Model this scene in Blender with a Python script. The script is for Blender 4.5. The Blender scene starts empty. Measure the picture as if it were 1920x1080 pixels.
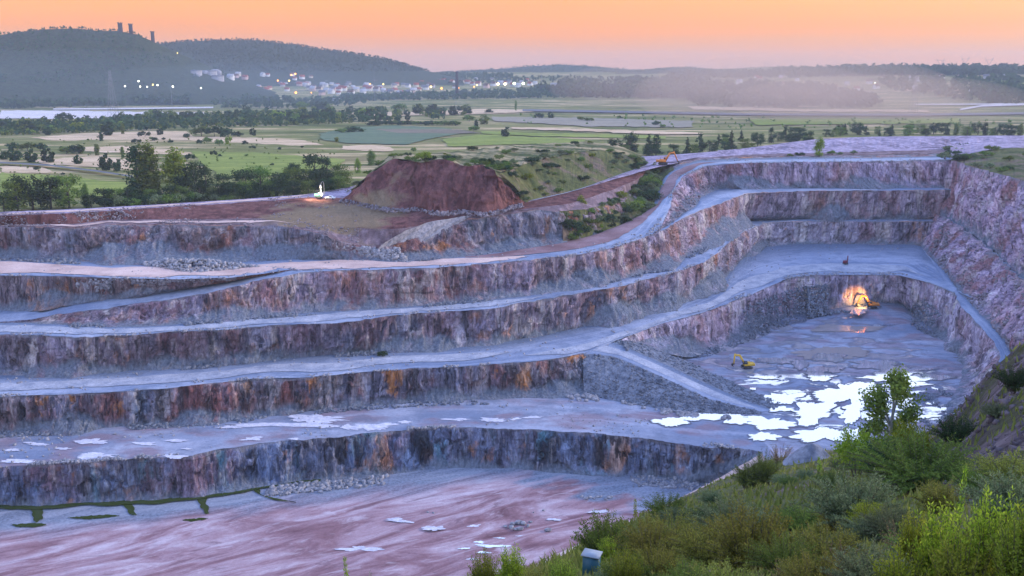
import bpy, math, random
import numpy as np
from mathutils import Vector, Matrix

random.seed(7)
RNG = np.random.default_rng(7)
scene = bpy.context.scene
COL = scene.collection

# ------------------------------------------------------------------ camera
F, PITCH, H = 1800.0, math.atan(400 / 1800.0), 170.0
cam_d = bpy.data.cameras.new("camera")
cam_d.sensor_width = 36.0
cam_d.lens = 36.0 * F / 1920.0
cam_d.clip_start, cam_d.clip_end = 0.5, 60000
cam = bpy.data.objects.new("camera", cam_d)
COL.objects.link(cam)
cam.location = (0, 0, H)
cam.rotation_euler = (math.pi / 2 - PITCH, 0, 0)
scene.camera = cam

# ------------------------------------------------------------------ sky, sun, exposure
SUN_AZ, SUN_EL = math.radians(80), math.radians(20)      # azimuth clockwise from +Y
world = bpy.data.worlds.new("World")
scene.world = world
world.use_nodes = True
wt = world.node_tree
wt.nodes.clear()
def wn(kind, **kw):
    n = wt.nodes.new(kind)
    for k, v in kw.items():
        setattr(n, k, v)
    return n
w_out = wn("ShaderNodeOutputWorld")
w_sky = wn("ShaderNodeTexSky", sky_type='NISHITA', sun_disc=False)
w_sky.sun_elevation, w_sky.sun_rotation = SUN_EL, SUN_AZ
w_sky.altitude, w_sky.dust_density, w_sky.air_density = 300, 2.0, 1.2
w_bg1 = wn("ShaderNodeBackground"); w_bg1.inputs[1].default_value = 0.05
wt.links.new(w_sky.outputs[0], w_bg1.inputs[0])
# afterglow: orange band over the horizon, pale above it, blue overhead
w_tc = wn("ShaderNodeTexCoord")
w_sep = wn("ShaderNodeSeparateXYZ")
wt.links.new(w_tc.outputs['Generated'], w_sep.inputs[0])
w_map = wn("ShaderNodeMapping"); w_map.inputs['Scale'].default_value = (1.6, 1.6, 26)
wt.links.new(w_tc.outputs['Generated'], w_map.inputs[0])
w_noise = wn("ShaderNodeTexNoise"); w_noise.inputs['Scale'].default_value = 1.6; w_noise.inputs['Detail'].default_value = 4
wt.links.new(w_map.outputs[0], w_noise.inputs['Vector'])
w_m0 = wn("ShaderNodeMath", operation='MULTIPLY_ADD'); w_m0.inputs[1].default_value = 0.045; w_m0.inputs[2].default_value = -0.0225
wt.links.new(w_noise.outputs['Fac'], w_m0.inputs[0])
w_m1 = wn("ShaderNodeMath", operation='ADD')
wt.links.new(w_sep.outputs['Z'], w_m1.inputs[0]); wt.links.new(w_m0.outputs[0], w_m1.inputs[1])
w_ramp = wn("ShaderNodeValToRGB")
cr = w_ramp.color_ramp
SKY = [(0.0, (0.60, 0.33, 0.28)), (0.022, (0.74, 0.27, 0.10)), (0.045, (0.90, 0.235, 0.005)), (0.075, (1.04, 0.305, 0.0)),
       (0.13, (1.4, 0.85, 0.5)), (0.22, (1.5, 1.58, 1.85)), (0.42, (1.05, 1.42, 2.3)), (0.65, (0.52, 0.78, 1.6)), (1.0, (0.45, 0.58, 1.2))]
cr.elements[0].position = 0; cr.elements[1].position = 1
for p, c in SKY[1:-1]:
    cr.elements.new(p)
for e, (p, c) in zip(cr.elements, SKY):
    e.position = p; e.color = (*c, 1)
wt.links.new(w_m1.outputs[0], w_ramp.inputs[0])
w_bg2 = wn("ShaderNodeBackground"); w_bg2.inputs[1].default_value = 0.86
wt.links.new(w_ramp.outputs[0], w_bg2.inputs[0])
w_add = wn("ShaderNodeAddShader")
wt.links.new(w_bg1.outputs[0], w_add.inputs[0]); wt.links.new(w_bg2.outputs[0], w_add.inputs[1])
wt.links.new(w_add.outputs[0], w_out.inputs[0])

sun_d = bpy.data.lights.new("sun", 'SUN')
sun_d.energy, sun_d.angle, sun_d.color = 2.2, math.radians(12), (1.0, 0.84, 0.72)
sun = bpy.data.objects.new("sun", sun_d)
COL.objects.link(sun)
sv = Vector((math.sin(SUN_AZ) * math.cos(SUN_EL), math.cos(SUN_AZ) * math.cos(SUN_EL), math.sin(SUN_EL)))
sun.rotation_euler = (-sv).to_track_quat('-Z', 'Y').to_euler()
scene.view_settings.view_transform = 'Standard'
scene.view_settings.look = 'None'
scene.view_settings.exposure = 0.27
scene.cycles.max_bounces = 6
scene.cycles.volume_bounces = 0
scene.cycles.transparent_max_bounces = 8

# ------------------------------------------------------------------ maths
CP, SP = math.cos(PITCH), math.sin(PITCH)
def ray(x, y):
    x = np.asarray(x, float); y = np.asarray(y, float)
    dx = (x - 960) / F; dy = (540 - y) / F
    return np.stack([dx, CP + dy * SP, -SP + dy * CP], -1)
def un(x, y, z):
    """point of the level plane z seen at photograph pixel (x, y)"""
    d = ray(x, y)
    k = (np.asarray(z, float) - H) / d[..., 2]
    return np.stack([d[..., 0] * k, d[..., 1] * k, np.broadcast_to(np.asarray(z, float), k.shape)], -1)
def pix(p):
    p = np.asarray(p, float) - np.array([0, 0, H])
    dep = p[..., 1] * CP - p[..., 2] * SP
    up = p[..., 1] * SP + p[..., 2] * CP
    return 960 + F * p[..., 0] / dep, 540 - F * up / dep

def hash3(ix, iy, iz, seed=0):
    with np.errstate(over='ignore'):
        h = (ix.astype(np.uint32) * np.uint32(374761393) + iy.astype(np.uint32) * np.uint32(668265263)
             + iz.astype(np.uint32) * np.uint32(2147483647 - 58) + np.uint32(seed * 7919 + 13) * np.uint32(2654435761))
        h = (h ^ (h >> np.uint32(13))) * np.uint32(1274126177)
        h = (h ^ (h >> np.uint32(16))) * np.uint32(2246822519)
        h ^= h >> np.uint32(15)
    return h.astype(np.float64) / 4294967295.0
def vnoise(p, seed=0):
    p = np.asarray(p, float)
    i = np.floor(p).astype(np.int64); f = p - i; f = f * f * (3 - 2 * f)
    r = 0
    for a in (0, 1):
        for b in (0, 1):
            for c in (0, 1):
                w = (f[..., 0] if a else 1 - f[..., 0]) * (f[..., 1] if b else 1 - f[..., 1]) * (f[..., 2] if c else 1 - f[..., 2])
                r = r + w * hash3(i[..., 0] + a, i[..., 1] + b, i[..., 2] + c, seed)
    return r * 2 - 1
def fbm(p, oct=4, seed=0, gain=0.5):
    p = np.asarray(p, float); r = 0; a = 1.0; t = 0
    for o in range(oct):
        r = r + a * vnoise(p, seed + o); t += a; a *= gain; p = p * 2.03 + 7.1
    return r / t
def smooth(a, b, x):
    t = np.clip((np.asarray(x, float) - a) / (b - a), 0, 1)
    return t * t * (3 - 2 * t)
def interp(x, pts):
    pts = np.asarray(pts, float)
    return np.interp(x, pts[:, 0], pts[:, 1])

# ------------------------------------------------------------------ mesh helpers
def new_mesh(name, v, f, mats=None, fm=None, uv=None, smooth_sh=False):
    """v (N,3); f (M,3|4) int array or list of arrays"""
    me = bpy.data.meshes.new(name)
    v = np.asarray(v, np.float32)
    if isinstance(f, np.ndarray):
        f = np.asarray(f, np.int32)
        n, k = f.shape
        starts = np.arange(n, dtype=np.int32) * k; loops = f.ravel(); tot = np.full(n, k, np.int32)
    else:
        tot = np.array([len(q) for q in f], np.int32)
        loops = np.array([i for q in f for i in q], np.int32)
        starts = np.concatenate([[0], np.cumsum(tot)[:-1]]).astype(np.int32); n = len(f)
    me.vertices.add(len(v)); me.vertices.foreach_set('co', v.ravel())
    me.loops.add(len(loops)); me.loops.foreach_set('vertex_index', loops)
    me.polygons.add(n); me.polygons.foreach_set('loop_start', starts)
    try:
        me.polygons.foreach_set('loop_total', tot)
    except Exception:
        pass
    for m in (mats or []):
        me.materials.append(m)
    if fm is not None:
        me.polygons.foreach_set('material_index', np.asarray(fm, np.int32))
    if uv is not None:
        l = me.uv_layers.new(name='UVMap')
        l.data.foreach_set('uv', np.asarray(uv, np.float32)[loops].ravel())
    me.update(calc_edges=True)
    me.validate()
    if smooth_sh:
        me.polygons.foreach_set('use_smooth', np.ones(n, bool))
    return me
REG = []            # (object, base label, group) for the final labelling
def tag(o, label=None, cat=None, group=None, kind=None):
    if label: o['label'] = label
    if cat: o['category'] = cat
    if group: o['group'] = group
    if kind: o['kind'] = kind
    return o
def link(name, me, parent=None, loc=None, rz=0, sc=None):
    o = bpy.data.objects.new(name, me)
    COL.objects.link(o)
    if parent: o.parent = parent
    if loc is not None: o.location = loc
    if rz: o.rotation_euler = (0, 0, rz)
    if sc is not None: o.scale = sc if hasattr(sc, '__len__') else (sc, sc, sc)
    return o
def struct(name, me, label, cat=None):
    return tag(link(name, me), label, cat or name.replace('_', ' '), kind='structure')
def stuff(name, me, label, cat=None):
    return tag(link(name, me), label, cat or name.replace('_', ' '), kind='stuff')
def thing(name, label, cat, loc, rz=0, group=None, sc=None):
    o = bpy.data.objects.new(name, None); COL.objects.link(o)
    o.empty_display_size = 0.5
    o.location = loc; o.rotation_euler = (0, 0, rz)
    if sc is not None: o.scale = (sc, sc, sc)
    tag(o, label, cat, group)
    REG.append(o)
    return o
def dup(root, loc, rz=0, sc=None, label=None, group=None):
    r = root.copy(); COL.objects.link(r)
    r.location = loc; r.rotation_euler = (0, 0, rz)
    if sc is not None: r.scale = sc if hasattr(sc, '__len__') else (sc, sc, sc)
    if label: r['label'] = label
    if group: r['group'] = group
    for ch in list(root.children):
        c = ch.copy(); COL.objects.link(c); c.parent = r
        for g in ch.children:
            d = g.copy(); COL.objects.link(d); d.parent = c
    REG.append(r)
    return r

# ------------------------------------------------------------------ node helpers
class NT:
    def __init__(s, name):
        s.m = bpy.data.materials.new(name); s.m.use_nodes = True
        s.t = s.m.node_tree; s.t.nodes.clear()
        s.out = s.t.nodes.new("ShaderNodeOutputMaterial")
    def n(s, kind, **kw):
        n = s.t.nodes.new(kind)
        for k, v in kw.items(): setattr(n, k, v)
        return n
    def l(s, a, b): s.t.links.new(a, b)
    def coord(s, scale=(1, 1, 1), which='Object'):
        tc = s.n("ShaderNodeTexCoord"); mp = s.n("ShaderNodeMapping")
        mp.inputs['Scale'].default_value = scale
        s.l(tc.outputs[which], mp.inputs[0]); return mp.outputs[0]
    def noise(s, scale, sc=1.0, det=4, rough=0.55, which='Object', dist=0.0):
        nz = s.n("ShaderNodeTexNoise"); nz.inputs['Scale'].default_value = sc
        nz.inputs['Detail'].default_value = det; nz.inputs['Roughness'].default_value = rough
        nz.inputs['Distortion'].default_value = dist
        s.l(s.coord(scale, which), nz.inputs['Vector']); return nz.outputs['Fac']
    def ramp(s, fac, stops):
        r = s.n("ShaderNodeValToRGB"); e = r.color_ramp.elements
        for i, (p, c) in enumerate(stops):
            el = e[i] if i < 2 else e.new(p)
        for el, (p, c) in zip(sorted(e, key=lambda q: q.position), stops): pass
        for i, (p, c) in enumerate(stops):
            e[i].position = p
            e[i].color = (c, c, c, 1) if not hasattr(c, '__len__') else (*c, 1)
        s.l(fac, r.inputs[0]); return r.outputs[0]
    def mix(s, fac, a, b, mode='MIX'):
        m = s.n("ShaderNodeMix", data_type='RGBA', blend_type=mode)
        for sock, val in ((m.inputs[0], fac), (m.inputs[6], a), (m.inputs[7], b)):
            if hasattr(val, 'is_linked') or hasattr(val, 'links'): s.l(val, sock)
            elif hasattr(val, '__len__'): sock.default_value = (*val, 1)
            else: sock.default_value = val
        return m.outputs[2]
    def math(s, op, a, b=None, c=None):
        m = s.n("ShaderNodeMath", operation=op)
        for i, val in enumerate((a, b, c)):
            if val is None: continue
            if hasattr(val, 'links'): s.l(val, m.inputs[i])
            else: m.inputs[i].default_value = val
        return m.outputs[0]
    def bsdf(s, col, rough=0.9, bump=None, bstr=0.5, bdist=1.0, spec=0.2, metal=0.0):
        b = s.n("ShaderNodeBsdfPrincipled")
        if hasattr(col, 'links'): s.l(col, b.inputs['Base Color'])
        else: b.inputs['Base Color'].default_value = (*col, 1)
        if hasattr(rough, 'links'): s.l(rough, b.inputs['Roughness'])
        else: b.inputs['Roughness'].default_value = rough
        b.inputs['Specular IOR Level'].default_value = spec
        b.inputs['Metallic'].default_value = metal
        if bump is not None:
            bp = s.n("ShaderNodeBump"); bp.inputs['Strength'].default_value = bstr; bp.inputs['Distance'].default_value = bdist
            s.l(bump, bp.inputs['Height']); s.l(bp.outputs[0], b.inputs['Normal'])
        s.l(b.outputs[0], s.out.inputs[0]); return b
def plain(name, col, rough=0.6, spec=0.3, metal=0.0, var=0.12, vs=2.0):
    t = NT(name)
    f = t.noise((vs, vs, vs), 1, 3)
    c = t.mix(f, tuple(x * (1 - var) for x in col), tuple(min(1, x * (1 + var)) for x in col))
    t.bsdf(c, rough, spec=spec, metal=metal)
    return t.m
def emit(name, col, strength):
    t = NT(name); e = t.n("ShaderNodeEmission"); e.inputs[0].default_value = (*col, 1); e.inputs[1].default_value = strength
    t.l(e.outputs[0], t.out.inputs[0]); return t.m

# ------------------------------------------------------------------ rock, bench and floor materials
def rock(name, tint=(1, 1, 1), red=0.35, ochre=0.3, pale=0.3, dark=0.5, teal=0.0, seed=0.0):
    t = NT(name)
    o = seed * 37.0
    def nz(scale, sc, det, rough=0.6, dist=0.0):
        tc = t.n("ShaderNodeTexCoord"); mp = t.n("ShaderNodeMapping")
        mp.inputs['Scale'].default_value = scale; mp.inputs['Location'].default_value = (o, o * 0.7, o * 0.3)
        t.l(tc.outputs['Object'], mp.inputs[0])
        n = t.n("ShaderNodeTexNoise"); n.inputs['Scale'].default_value = sc; n.inputs['Detail'].default_value = det
        n.inputs['Roughness'].default_value = rough; n.inputs['Distortion'].default_value = dist
        t.l(mp.outputs[0], n.inputs['Vector']); return n.outputs['Fac']
    streak = nz((0.16, 0.16, 0.024), 1, 6, 0.72, 0.5)
    crack = nz((0.42, 0.42, 0.03), 1, 5, 0.65, 0.5)
    blocks = nz((0.10, 0.10, 0.07), 1, 5, 0.62, 0.6)
    fine = nz((0.8, 0.8, 0.45), 1, 5, 0.7)
    k = 0.74
    tn = lambda c: tuple(k * a * b for a, b in zip(c, tint))
    def pal(a, b, c_, d): return t.ramp(streak, [(0.35, tn(a)), (0.46, tn(b)), (0.56, tn(c_)), (0.66, tn(d))])
    cool = pal((0.07, 0.075, 0.105), (0.19, 0.20, 0.27), (0.30, 0.31, 0.39), (0.56, 0.55, 0.62))
    warm = pal((0.07, 0.05, 0.05), (0.21, 0.145, 0.14), (0.31, 0.23, 0.22), (0.54, 0.44, 0.41))
    lil = pal((0.13, 0.11, 0.15), (0.30, 0.26, 0.33), (0.44, 0.39, 0.46), (0.68, 0.62, 0.66))
    def patch(scale, lo, hi, amt, sc=1.0, det=4):
        f = t.ramp(nz(scale, sc, det), [(lo, 0.0), (hi, 1.0)])
        return t.math('MULTIPLY', f, amt)
    c = t.mix(patch((0.016, 0.016, 0.014), 0.44, 0.54, min(1, 0.35 + red)), cool, warm, )
    c = t.mix(patch((0.019, 0.019, 0.012), 0.47, 0.58, min(1, 0.25 + pale), 1.4), c, lil)
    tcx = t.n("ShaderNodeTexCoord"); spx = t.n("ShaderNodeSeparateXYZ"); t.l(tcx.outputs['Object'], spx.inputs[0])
    east_light = t.ramp(t.math('ADD', t.math('MULTIPLY', spx.outputs['X'], 0.0028), t.math('MULTIPLY', blocks, 0.8)), [(0.35, 0.0), (0.85, 0.85)])  # paler eastward: light on the right-hand walls is put into the colour
    c = t.mix(t.math('MULTIPLY', east_light, min(1, 0.3 + pale)), c, pal((0.16, 0.14, 0.18), (0.42, 0.37, 0.44), (0.60, 0.54, 0.60), (0.88, 0.80, 0.82)))
    c = t.mix(patch((0.040, 0.040, 0.018), 0.50, 0.60, red), c, (0.25, 0.085, 0.065))
    c = t.mix(patch((0.050, 0.050, 0.026), 0.555, 0.62, min(1, ochre * 1.3), 1.31), c, (0.46, 0.19, 0.06))
    c = t.mix(patch((0.055, 0.055, 0.012), 0.54, 0.63, min(1, pale * 1.1), 1.7), c, (0.58, 0.52, 0.50))
    if teal: c = t.mix(patch((0.07, 0.07, 0.012), 0.53, 0.66, teal, 0.9), c, (0.08, 0.24, 0.31))
    c = t.mix(patch((0.20, 0.20, 0.018), 0.52, 0.61, dark, 0.77), c, (0.018, 0.017, 0.026))
    c = t.mix(t.math('MULTIPLY', t.ramp(nz((0.05, 0.05, 0.35), 1, 4, 0.6, 0.8), [(0.33, 1.0), (0.42, 0.0)]), 0.5), c, (0.03, 0.027, 0.035))
    c = t.mix(t.math('MULTIPLY', t.ramp(crack, [(0.36, 1.0), (0.47, 0.0)]), 0.75), c, (0.02, 0.018, 0.024))
    c = t.mix(t.math('MULTIPLY', t.ramp(crack, [(0.56, 0.0), (0.68, 1.0)]), 0.35), c, (0.55, 0.5, 0.5))
    c = t.mix(t.ramp(blocks, [(0.36, 0.45), (0.56, 1.0)]), t.mix(0.6, c, (0.03, 0.027, 0.035)), c)
    c = t.mix(0.6, c, t.ramp(fine, [(0.3, 0.22), (0.7, 0.95)]), 'OVERLAY')
    # loose gravel gathered at the foot, dust on the lip
    uv = t.n("ShaderNodeUVMap"); sp = t.n("ShaderNodeSeparateXYZ"); t.l(uv.outputs[0], sp.inputs[0])
    vv = t.math('ADD', sp.outputs['Y'], t.math('MULTIPLY', t.math('SUBTRACT', blocks, 0.5), 0.7))
    foot = t.ramp(vv, [(0.0, 0.95), (0.20, 0.0)])
    grav = t.ramp(fine, [(0.3, (0.09, 0.115, 0.155)), (0.7, (0.25, 0.28, 0.34))])
    c = t.mix(foot, c, grav)
    lip = t.ramp(vv, [(0.93, 0.0), (1.03, 0.75)])
    c = t.mix(lip, c, (0.19, 0.19, 0.22))
    h = t.math('ADD', t.math('MULTIPLY', t.math('ADD', streak, crack), 1.5), t.math('ADD', blocks, t.math('MULTIPLY', fine, 0.5)))
    t.bsdf(c, 0.92, h, 0.9, 1.6, spec=0.1)
    return t.m
def bench_mat(name, base=(0.155, 0.20, 0.305), light=(0.31, 0.345, 0.445), dark=(0.075, 0.10, 0.15), warm=None, wet=0.0, pools=None):
    t = NT(name)
    big = t.noise((0.02, 0.02, 0.02), 1, 5, 0.6)
    gravel = t.noise((0.75, 0.75, 0.75), 1, 5, 0.75)
    uv = t.n("ShaderNodeUVMap"); sp = t.n("ShaderNodeSeparateXYZ"); t.l(uv.outputs[0], sp.inputs[0])
    cb = t.n("ShaderNodeCombineXYZ")
    t.l(t.math('MULTIPLY', sp.outputs['X'], 0.012), cb.inputs[0]); t.l(t.math('MULTIPLY', sp.outputs['Y'], 9.0), cb.inputs[1])
    tr = t.n("ShaderNodeTexNoise"); tr.inputs['Scale'].default_value = 1.0; tr.inputs['Detail'].default_value = 4
    t.l(cb.outputs[0], tr.inputs['Vector'])
    c = t.mix(t.ramp(big, [(0.40, 0.0), (0.58, 1.0)]), base, light)
    c = t.mix(t.math('MULTIPLY', t.ramp(tr.outputs['Fac'], [(0.45, 0.0), (0.65, 1.0)]), 0.6), c, light)
    if warm: c = t.mix(t.math('MULTIPLY', t.ramp(t.noise((0.03, 0.05, 0.03), 1.3, 5), [(0.48, 0.0), (0.6, 1.0)]), 0.75), c, warm)
    cb2 = t.n("ShaderNodeCombineXYZ"); t.l(t.math('MULTIPLY', sp.outputs['X'], 0.006), cb2.inputs[0]); t.l(t.math('MULTIPLY', sp.outputs['Y'], 42.0), cb2.inputs[1])
    tr2 = t.n("ShaderNodeTexNoise"); tr2.inputs['Scale'].default_value = 1.0; tr2.inputs['Detail'].default_value = 3; t.l(cb2.outputs[0], tr2.inputs['Vector'])
    c = t.mix(t.math('MULTIPLY', t.ramp(tr2.outputs['Fac'], [(0.52, 0.0), (0.66, 1.0)]), 0.5), c, tuple(min(1, x * 1.25) for x in light))
    c = t.mix(t.math('MULTIPLY', t.ramp(tr2.outputs['Fac'], [(0.30, 1.0), (0.42, 0.0)]), 0.4), c, tuple(x * 1.3 for x in dark))
    blot = t.noise((0.09, 0.09, 0.09), 1, 5, 0.65)
    c = t.mix(t.math('MULTIPLY', t.ramp(blot, [(0.38, 1.0), (0.5, 0.0)]), 0.45), c, tuple(x * 1.5 for x in dark))
    # gravel fallen from the face behind
    back = t.ramp(t.math('ADD', sp.outputs['Y'], t.math('MULTIPLY', t.math('SUBTRACT', big, 0.5), 0.9)), [(0.62, 0.0), (0.95, 0.85)])
    c = t.mix(back, c, t.ramp(gravel, [(0.3, dark), (0.72, tuple(x * 1.9 for x in dark))]))
    c = t.mix(0.35, c, t.ramp(gravel, [(0.25, 0.25), (0.75, 0.8)]), 'OVERLAY')
    ro = 0.9
    if wet:
        wf = t.ramp(t.noise((0.05, 0.09, 0.05), 1, 5, 0.6), [(0.5, 0.9), (0.64, 0.9 - wet)]); ro = wf
    b = t.bsdf(c, ro, gravel, 0.45, 0.6, spec=0.2)
    if pools:
        cx_, cy_, rx_, ry_, th = pools
        tc = t.n("ShaderNodeTexCoord"); mp = t.n("ShaderNodeMapping")
        mp.inputs['Location'].default_value = (-cx_ / rx_, -cy_ / ry_, 0); mp.inputs['Scale'].default_value = (1 / rx_, 1 / ry_, 0)
        t.l(tc.outputs['Object'], mp.inputs[0]); ln = t.n("ShaderNodeVectorMath", operation='LENGTH'); t.l(mp.outputs[0], ln.inputs[0])
        fall = t.math('MULTIPLY', t.math('MAXIMUM', t.math('SUBTRACT', ln.outputs['Value'], 0.55), 0.0), 0.35)
        wv = t.math('SUBTRACT', t.noise((0.045, 0.075, 0.05), 1, 6, 0.62, dist=0.8), fall)
        mud = t.ramp(wv, [(th - 0.07, 0.0), (th - 0.01, 0.8)])
        t.l(t.mix(mud, c, (0.11, 0.11, 0.145)), b.inputs['Base Color'])
        d = t.n("ShaderNodeBsdfDiffuse"); d.inputs[0].default_value = (0.42, 0.41, 0.45, 1)
        g = t.n("ShaderNodeBsdfGlossy"); g.inputs['Roughness'].default_value = 0.06; g.inputs[0].default_value = (0.96, 0.96, 0.97, 1)
        m = t.n("ShaderNodeMixShader"); m.inputs[0].default_value = 0.55; t.l(d.outputs[0], m.inputs[1]); t.l(g.outputs[0], m.inputs[2])
        m2 = t.n("ShaderNodeMixShader"); t.l(t.ramp(wv, [(th - 0.006, 0.0), (th + 0.022, 1.0)]), m2.inputs[0])
        t.l(b.outputs[0], m2.inputs[1]); t.l(m.outputs[0], m2.inputs[2]); t.l(m2.outputs[0], t.out.inputs[0])
    return t.m
def dirt(name, a, b, sc=0.12, spk=0.3, stretch=(1, 1, 1), rough=0.93):
    t = NT(name)
    f = t.noise(tuple(sc * s for s in stretch), 1, 6, 0.65)
    g = t.noise((1.1, 1.1, 1.1), 1, 4, 0.7)
    c = t.mix(t.ramp(f, [(0.35, 0.0), (0.65, 1.0)]), a, b)
    c = t.mix(spk, c, t.ramp(g, [(0.25, 0.2), (0.75, 0.85)]), 'OVERLAY')
    t.bsdf(c, rough, g, 0.4, 0.6, spec=0.12)
    return t.m
M = {}
M['rock_low'] = rock('rock_low', (0.72, 0.92, 1.18), red=0.4, ochre=0.5, pale=0.3, dark=0.85, teal=1.0, seed=1)
M['rock_second'] = rock('rock_second', (0.88, 0.95, 1.12), red=0.8, ochre=0.75, pale=0.35, dark=0.75, teal=0.3, seed=2)
M['rock_third'] = rock('rock_third', (1.02, 1.0, 1.1), red=0.42, ochre=0.4, pale=0.6, dark=0.45, seed=3)
M['rock_fourth'] = rock('rock_fourth', (1.12, 1.03, 1.12), red=0.5, ochre=0.25, pale=0.6, dark=0.4, seed=4)
M['rock_inner_lit'] = rock('rock_inner_lit', (1.3, 1.25, 1.42), red=0.35, ochre=0.15, pale=0.8, dark=0.45, seed=8)  # lightened copy: brightness for this shadowed face is painted into its tint
M['rock_upper'] = rock('rock_upper', (0.95, 0.92, 0.95), red=0.6, ochre=0.55, pale=0.25, dark=0.4, teal=0.2, seed=5)
M['rock_back'] = rock('rock_back', (1.25, 1.12, 1.32), red=0.55, ochre=0.1, pale=0.3, dark=0.25, seed=6)
M['rock_right'] = rock('rock_right', (1.5, 1.22, 1.38), red=0.7, ochre=0.12, pale=0.4, dark=0.15, seed=7)
M['bench'] = bench_mat('bench')
M['pit'] = bench_mat('pit', (0.165, 0.20, 0.29), (0.33, 0.345, 0.425), (0.085, 0.10, 0.14), warm=(0.225, 0.15, 0.175), pools=(172, 500, 95, 145, 0.532))
M['pink_floor'] = bench_mat('pink_floor', (0.33, 0.165, 0.18), (0.62, 0.45, 0.47), (0.085, 0.115, 0.165), warm=(0.17, 0.07, 0.08), pools=(10, 300, 60, 45, 0.60))
def lowest_floor():
    t = NT('lowest_floor')
    a, b = un(200., 1020., 0.), un(700., 915., 0.); th = math.atan2(b[1] - a[1], b[0] - a[0])
    def rot(scale, det, sc=1.0, dist=0.0):
        tc = t.n("ShaderNodeTexCoord"); r1 = t.n("ShaderNodeMapping"); r1.inputs['Rotation'].default_value = (0, 0, -th); t.l(tc.outputs['Object'], r1.inputs[0])
        r2 = t.n("ShaderNodeMapping"); r2.inputs['Scale'].default_value = scale; t.l(r1.outputs[0], r2.inputs[0])
        z = t.n("ShaderNodeTexNoise"); z.inputs['Scale'].default_value = sc; z.inputs['Detail'].default_value = det; z.inputs['Roughness'].default_value = 0.62; z.inputs['Distortion'].default_value = dist
        t.l(r2.outputs[0], z.inputs['Vector']); return z.outputs['Fac'], r1.outputs[0]
    s1, rc = rot((0.016, 0.062, 0.05), 6, dist=1.4); s2, _ = rot((0.035, 0.13, 0.1), 5, 1.3, 1.0); big, _ = rot((0.018, 0.03, 0.03), 4, 1.7)
    gravel = t.noise((0.8, 0.8, 0.8), 1, 5, 0.75)
    c = t.ramp(s1, [(0.33, (0.15, 0.07, 0.08)), (0.44, (0.25, 0.135, 0.15)), (0.53, (0.36, 0.235, 0.26)), (0.66, (0.50, 0.40, 0.435))])
    c = t.mix(t.math('MULTIPLY', t.ramp(s2, [(0.56, 0.0), (0.68, 1.0)]), 0.5), c, (0.62, 0.53, 0.57))
    c = t.mix(t.math('MULTIPLY', t.ramp(s2, [(0.34, 1.0), (0.42, 0.0)]), 0.6), c, (0.15, 0.075, 0.09))
    # grey gravel apron along the face, its edge running across the floor
    p0 = un(0., 1010., 0.); p1 = un(720., 925., 0.); p2 = un(1300., 940., 0.)
    sp = t.n("ShaderNodeSeparateXYZ"); tc = t.n("ShaderNodeTexCoord"); t.l(tc.outputs['Object'], sp.inputs[0])
    sl = (p1[1] - p0[1]) / (p1[0] - p0[0])
    line = t.math('SUBTRACT', sp.outputs['Y'], t.math('MULTIPLY_ADD', sp.outputs['X'], sl, p0[1] - sl * p0[0]))
    line2 = t.math('SUBTRACT', sp.outputs['Y'], t.math('MULTIPLY_ADD', sp.outputs['X'], -0.62, p2[1] + 0.62 * p2[0] - 20))
    ln = t.math('ADD', t.math('MINIMUM', line, 60.0), t.math('MULTIPLY', t.math('SUBTRACT', big, 0.5), 34.0))
    ln = t.math('MAXIMUM', ln, t.math('ADD', line2, t.math('MULTIPLY', t.math('SUBTRACT', big, 0.5), 110.0)))
    g = t.ramp(gravel, [(0.3, (0.10, 0.125, 0.175)), (0.7, (0.25, 0.28, 0.35))]); g = t.mix(t.ramp(s1, [(0.45, 0.0), (0.6, 0.7)]), g, (0.33, 0.35, 0.42))
    c = t.mix(t.ramp(t.math('MULTIPLY_ADD', ln, 0.03, 0.5), [(0.30, 0.0), (0.75, 1.0)]), c, g)
    c = t.mix(0.35, c, t.ramp(gravel, [(0.25, 0.25), (0.75, 0.8)]), 'OVERLAY')
    t.bsdf(c, t.ramp(s2, [(0.5, 0.9), (0.66, 0.55)]), gravel, 0.4, 0.5, spec=0.2)
    return t.m
M['lowest_floor'] = lowest_floor()
M['silt'] = dirt('silt', (0.44, 0.44, 0.52), (0.68, 0.65, 0.71), 0.35, 0.3)
M['road'] = dirt('road', (0.235, 0.26, 0.33), (0.43, 0.435, 0.485), 0.12, 0.5)
M['road_pale'] = dirt('road_pale', (0.44, 0.305, 0.27), (0.68, 0.50, 0.44), 0.06)
M['road_red'] = dirt('road_red', (0.17, 0.095, 0.10), (0.30, 0.20, 0.215), 0.06)
M['rubble'] = dirt('rubble', (0.085, 0.10, 0.135), (0.23, 0.25, 0.30), 0.3, 0.5)
M['stone'] = dirt('stone', (0.16, 0.165, 0.195), (0.40, 0.39, 0.42), 0.5, 0.3)
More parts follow.
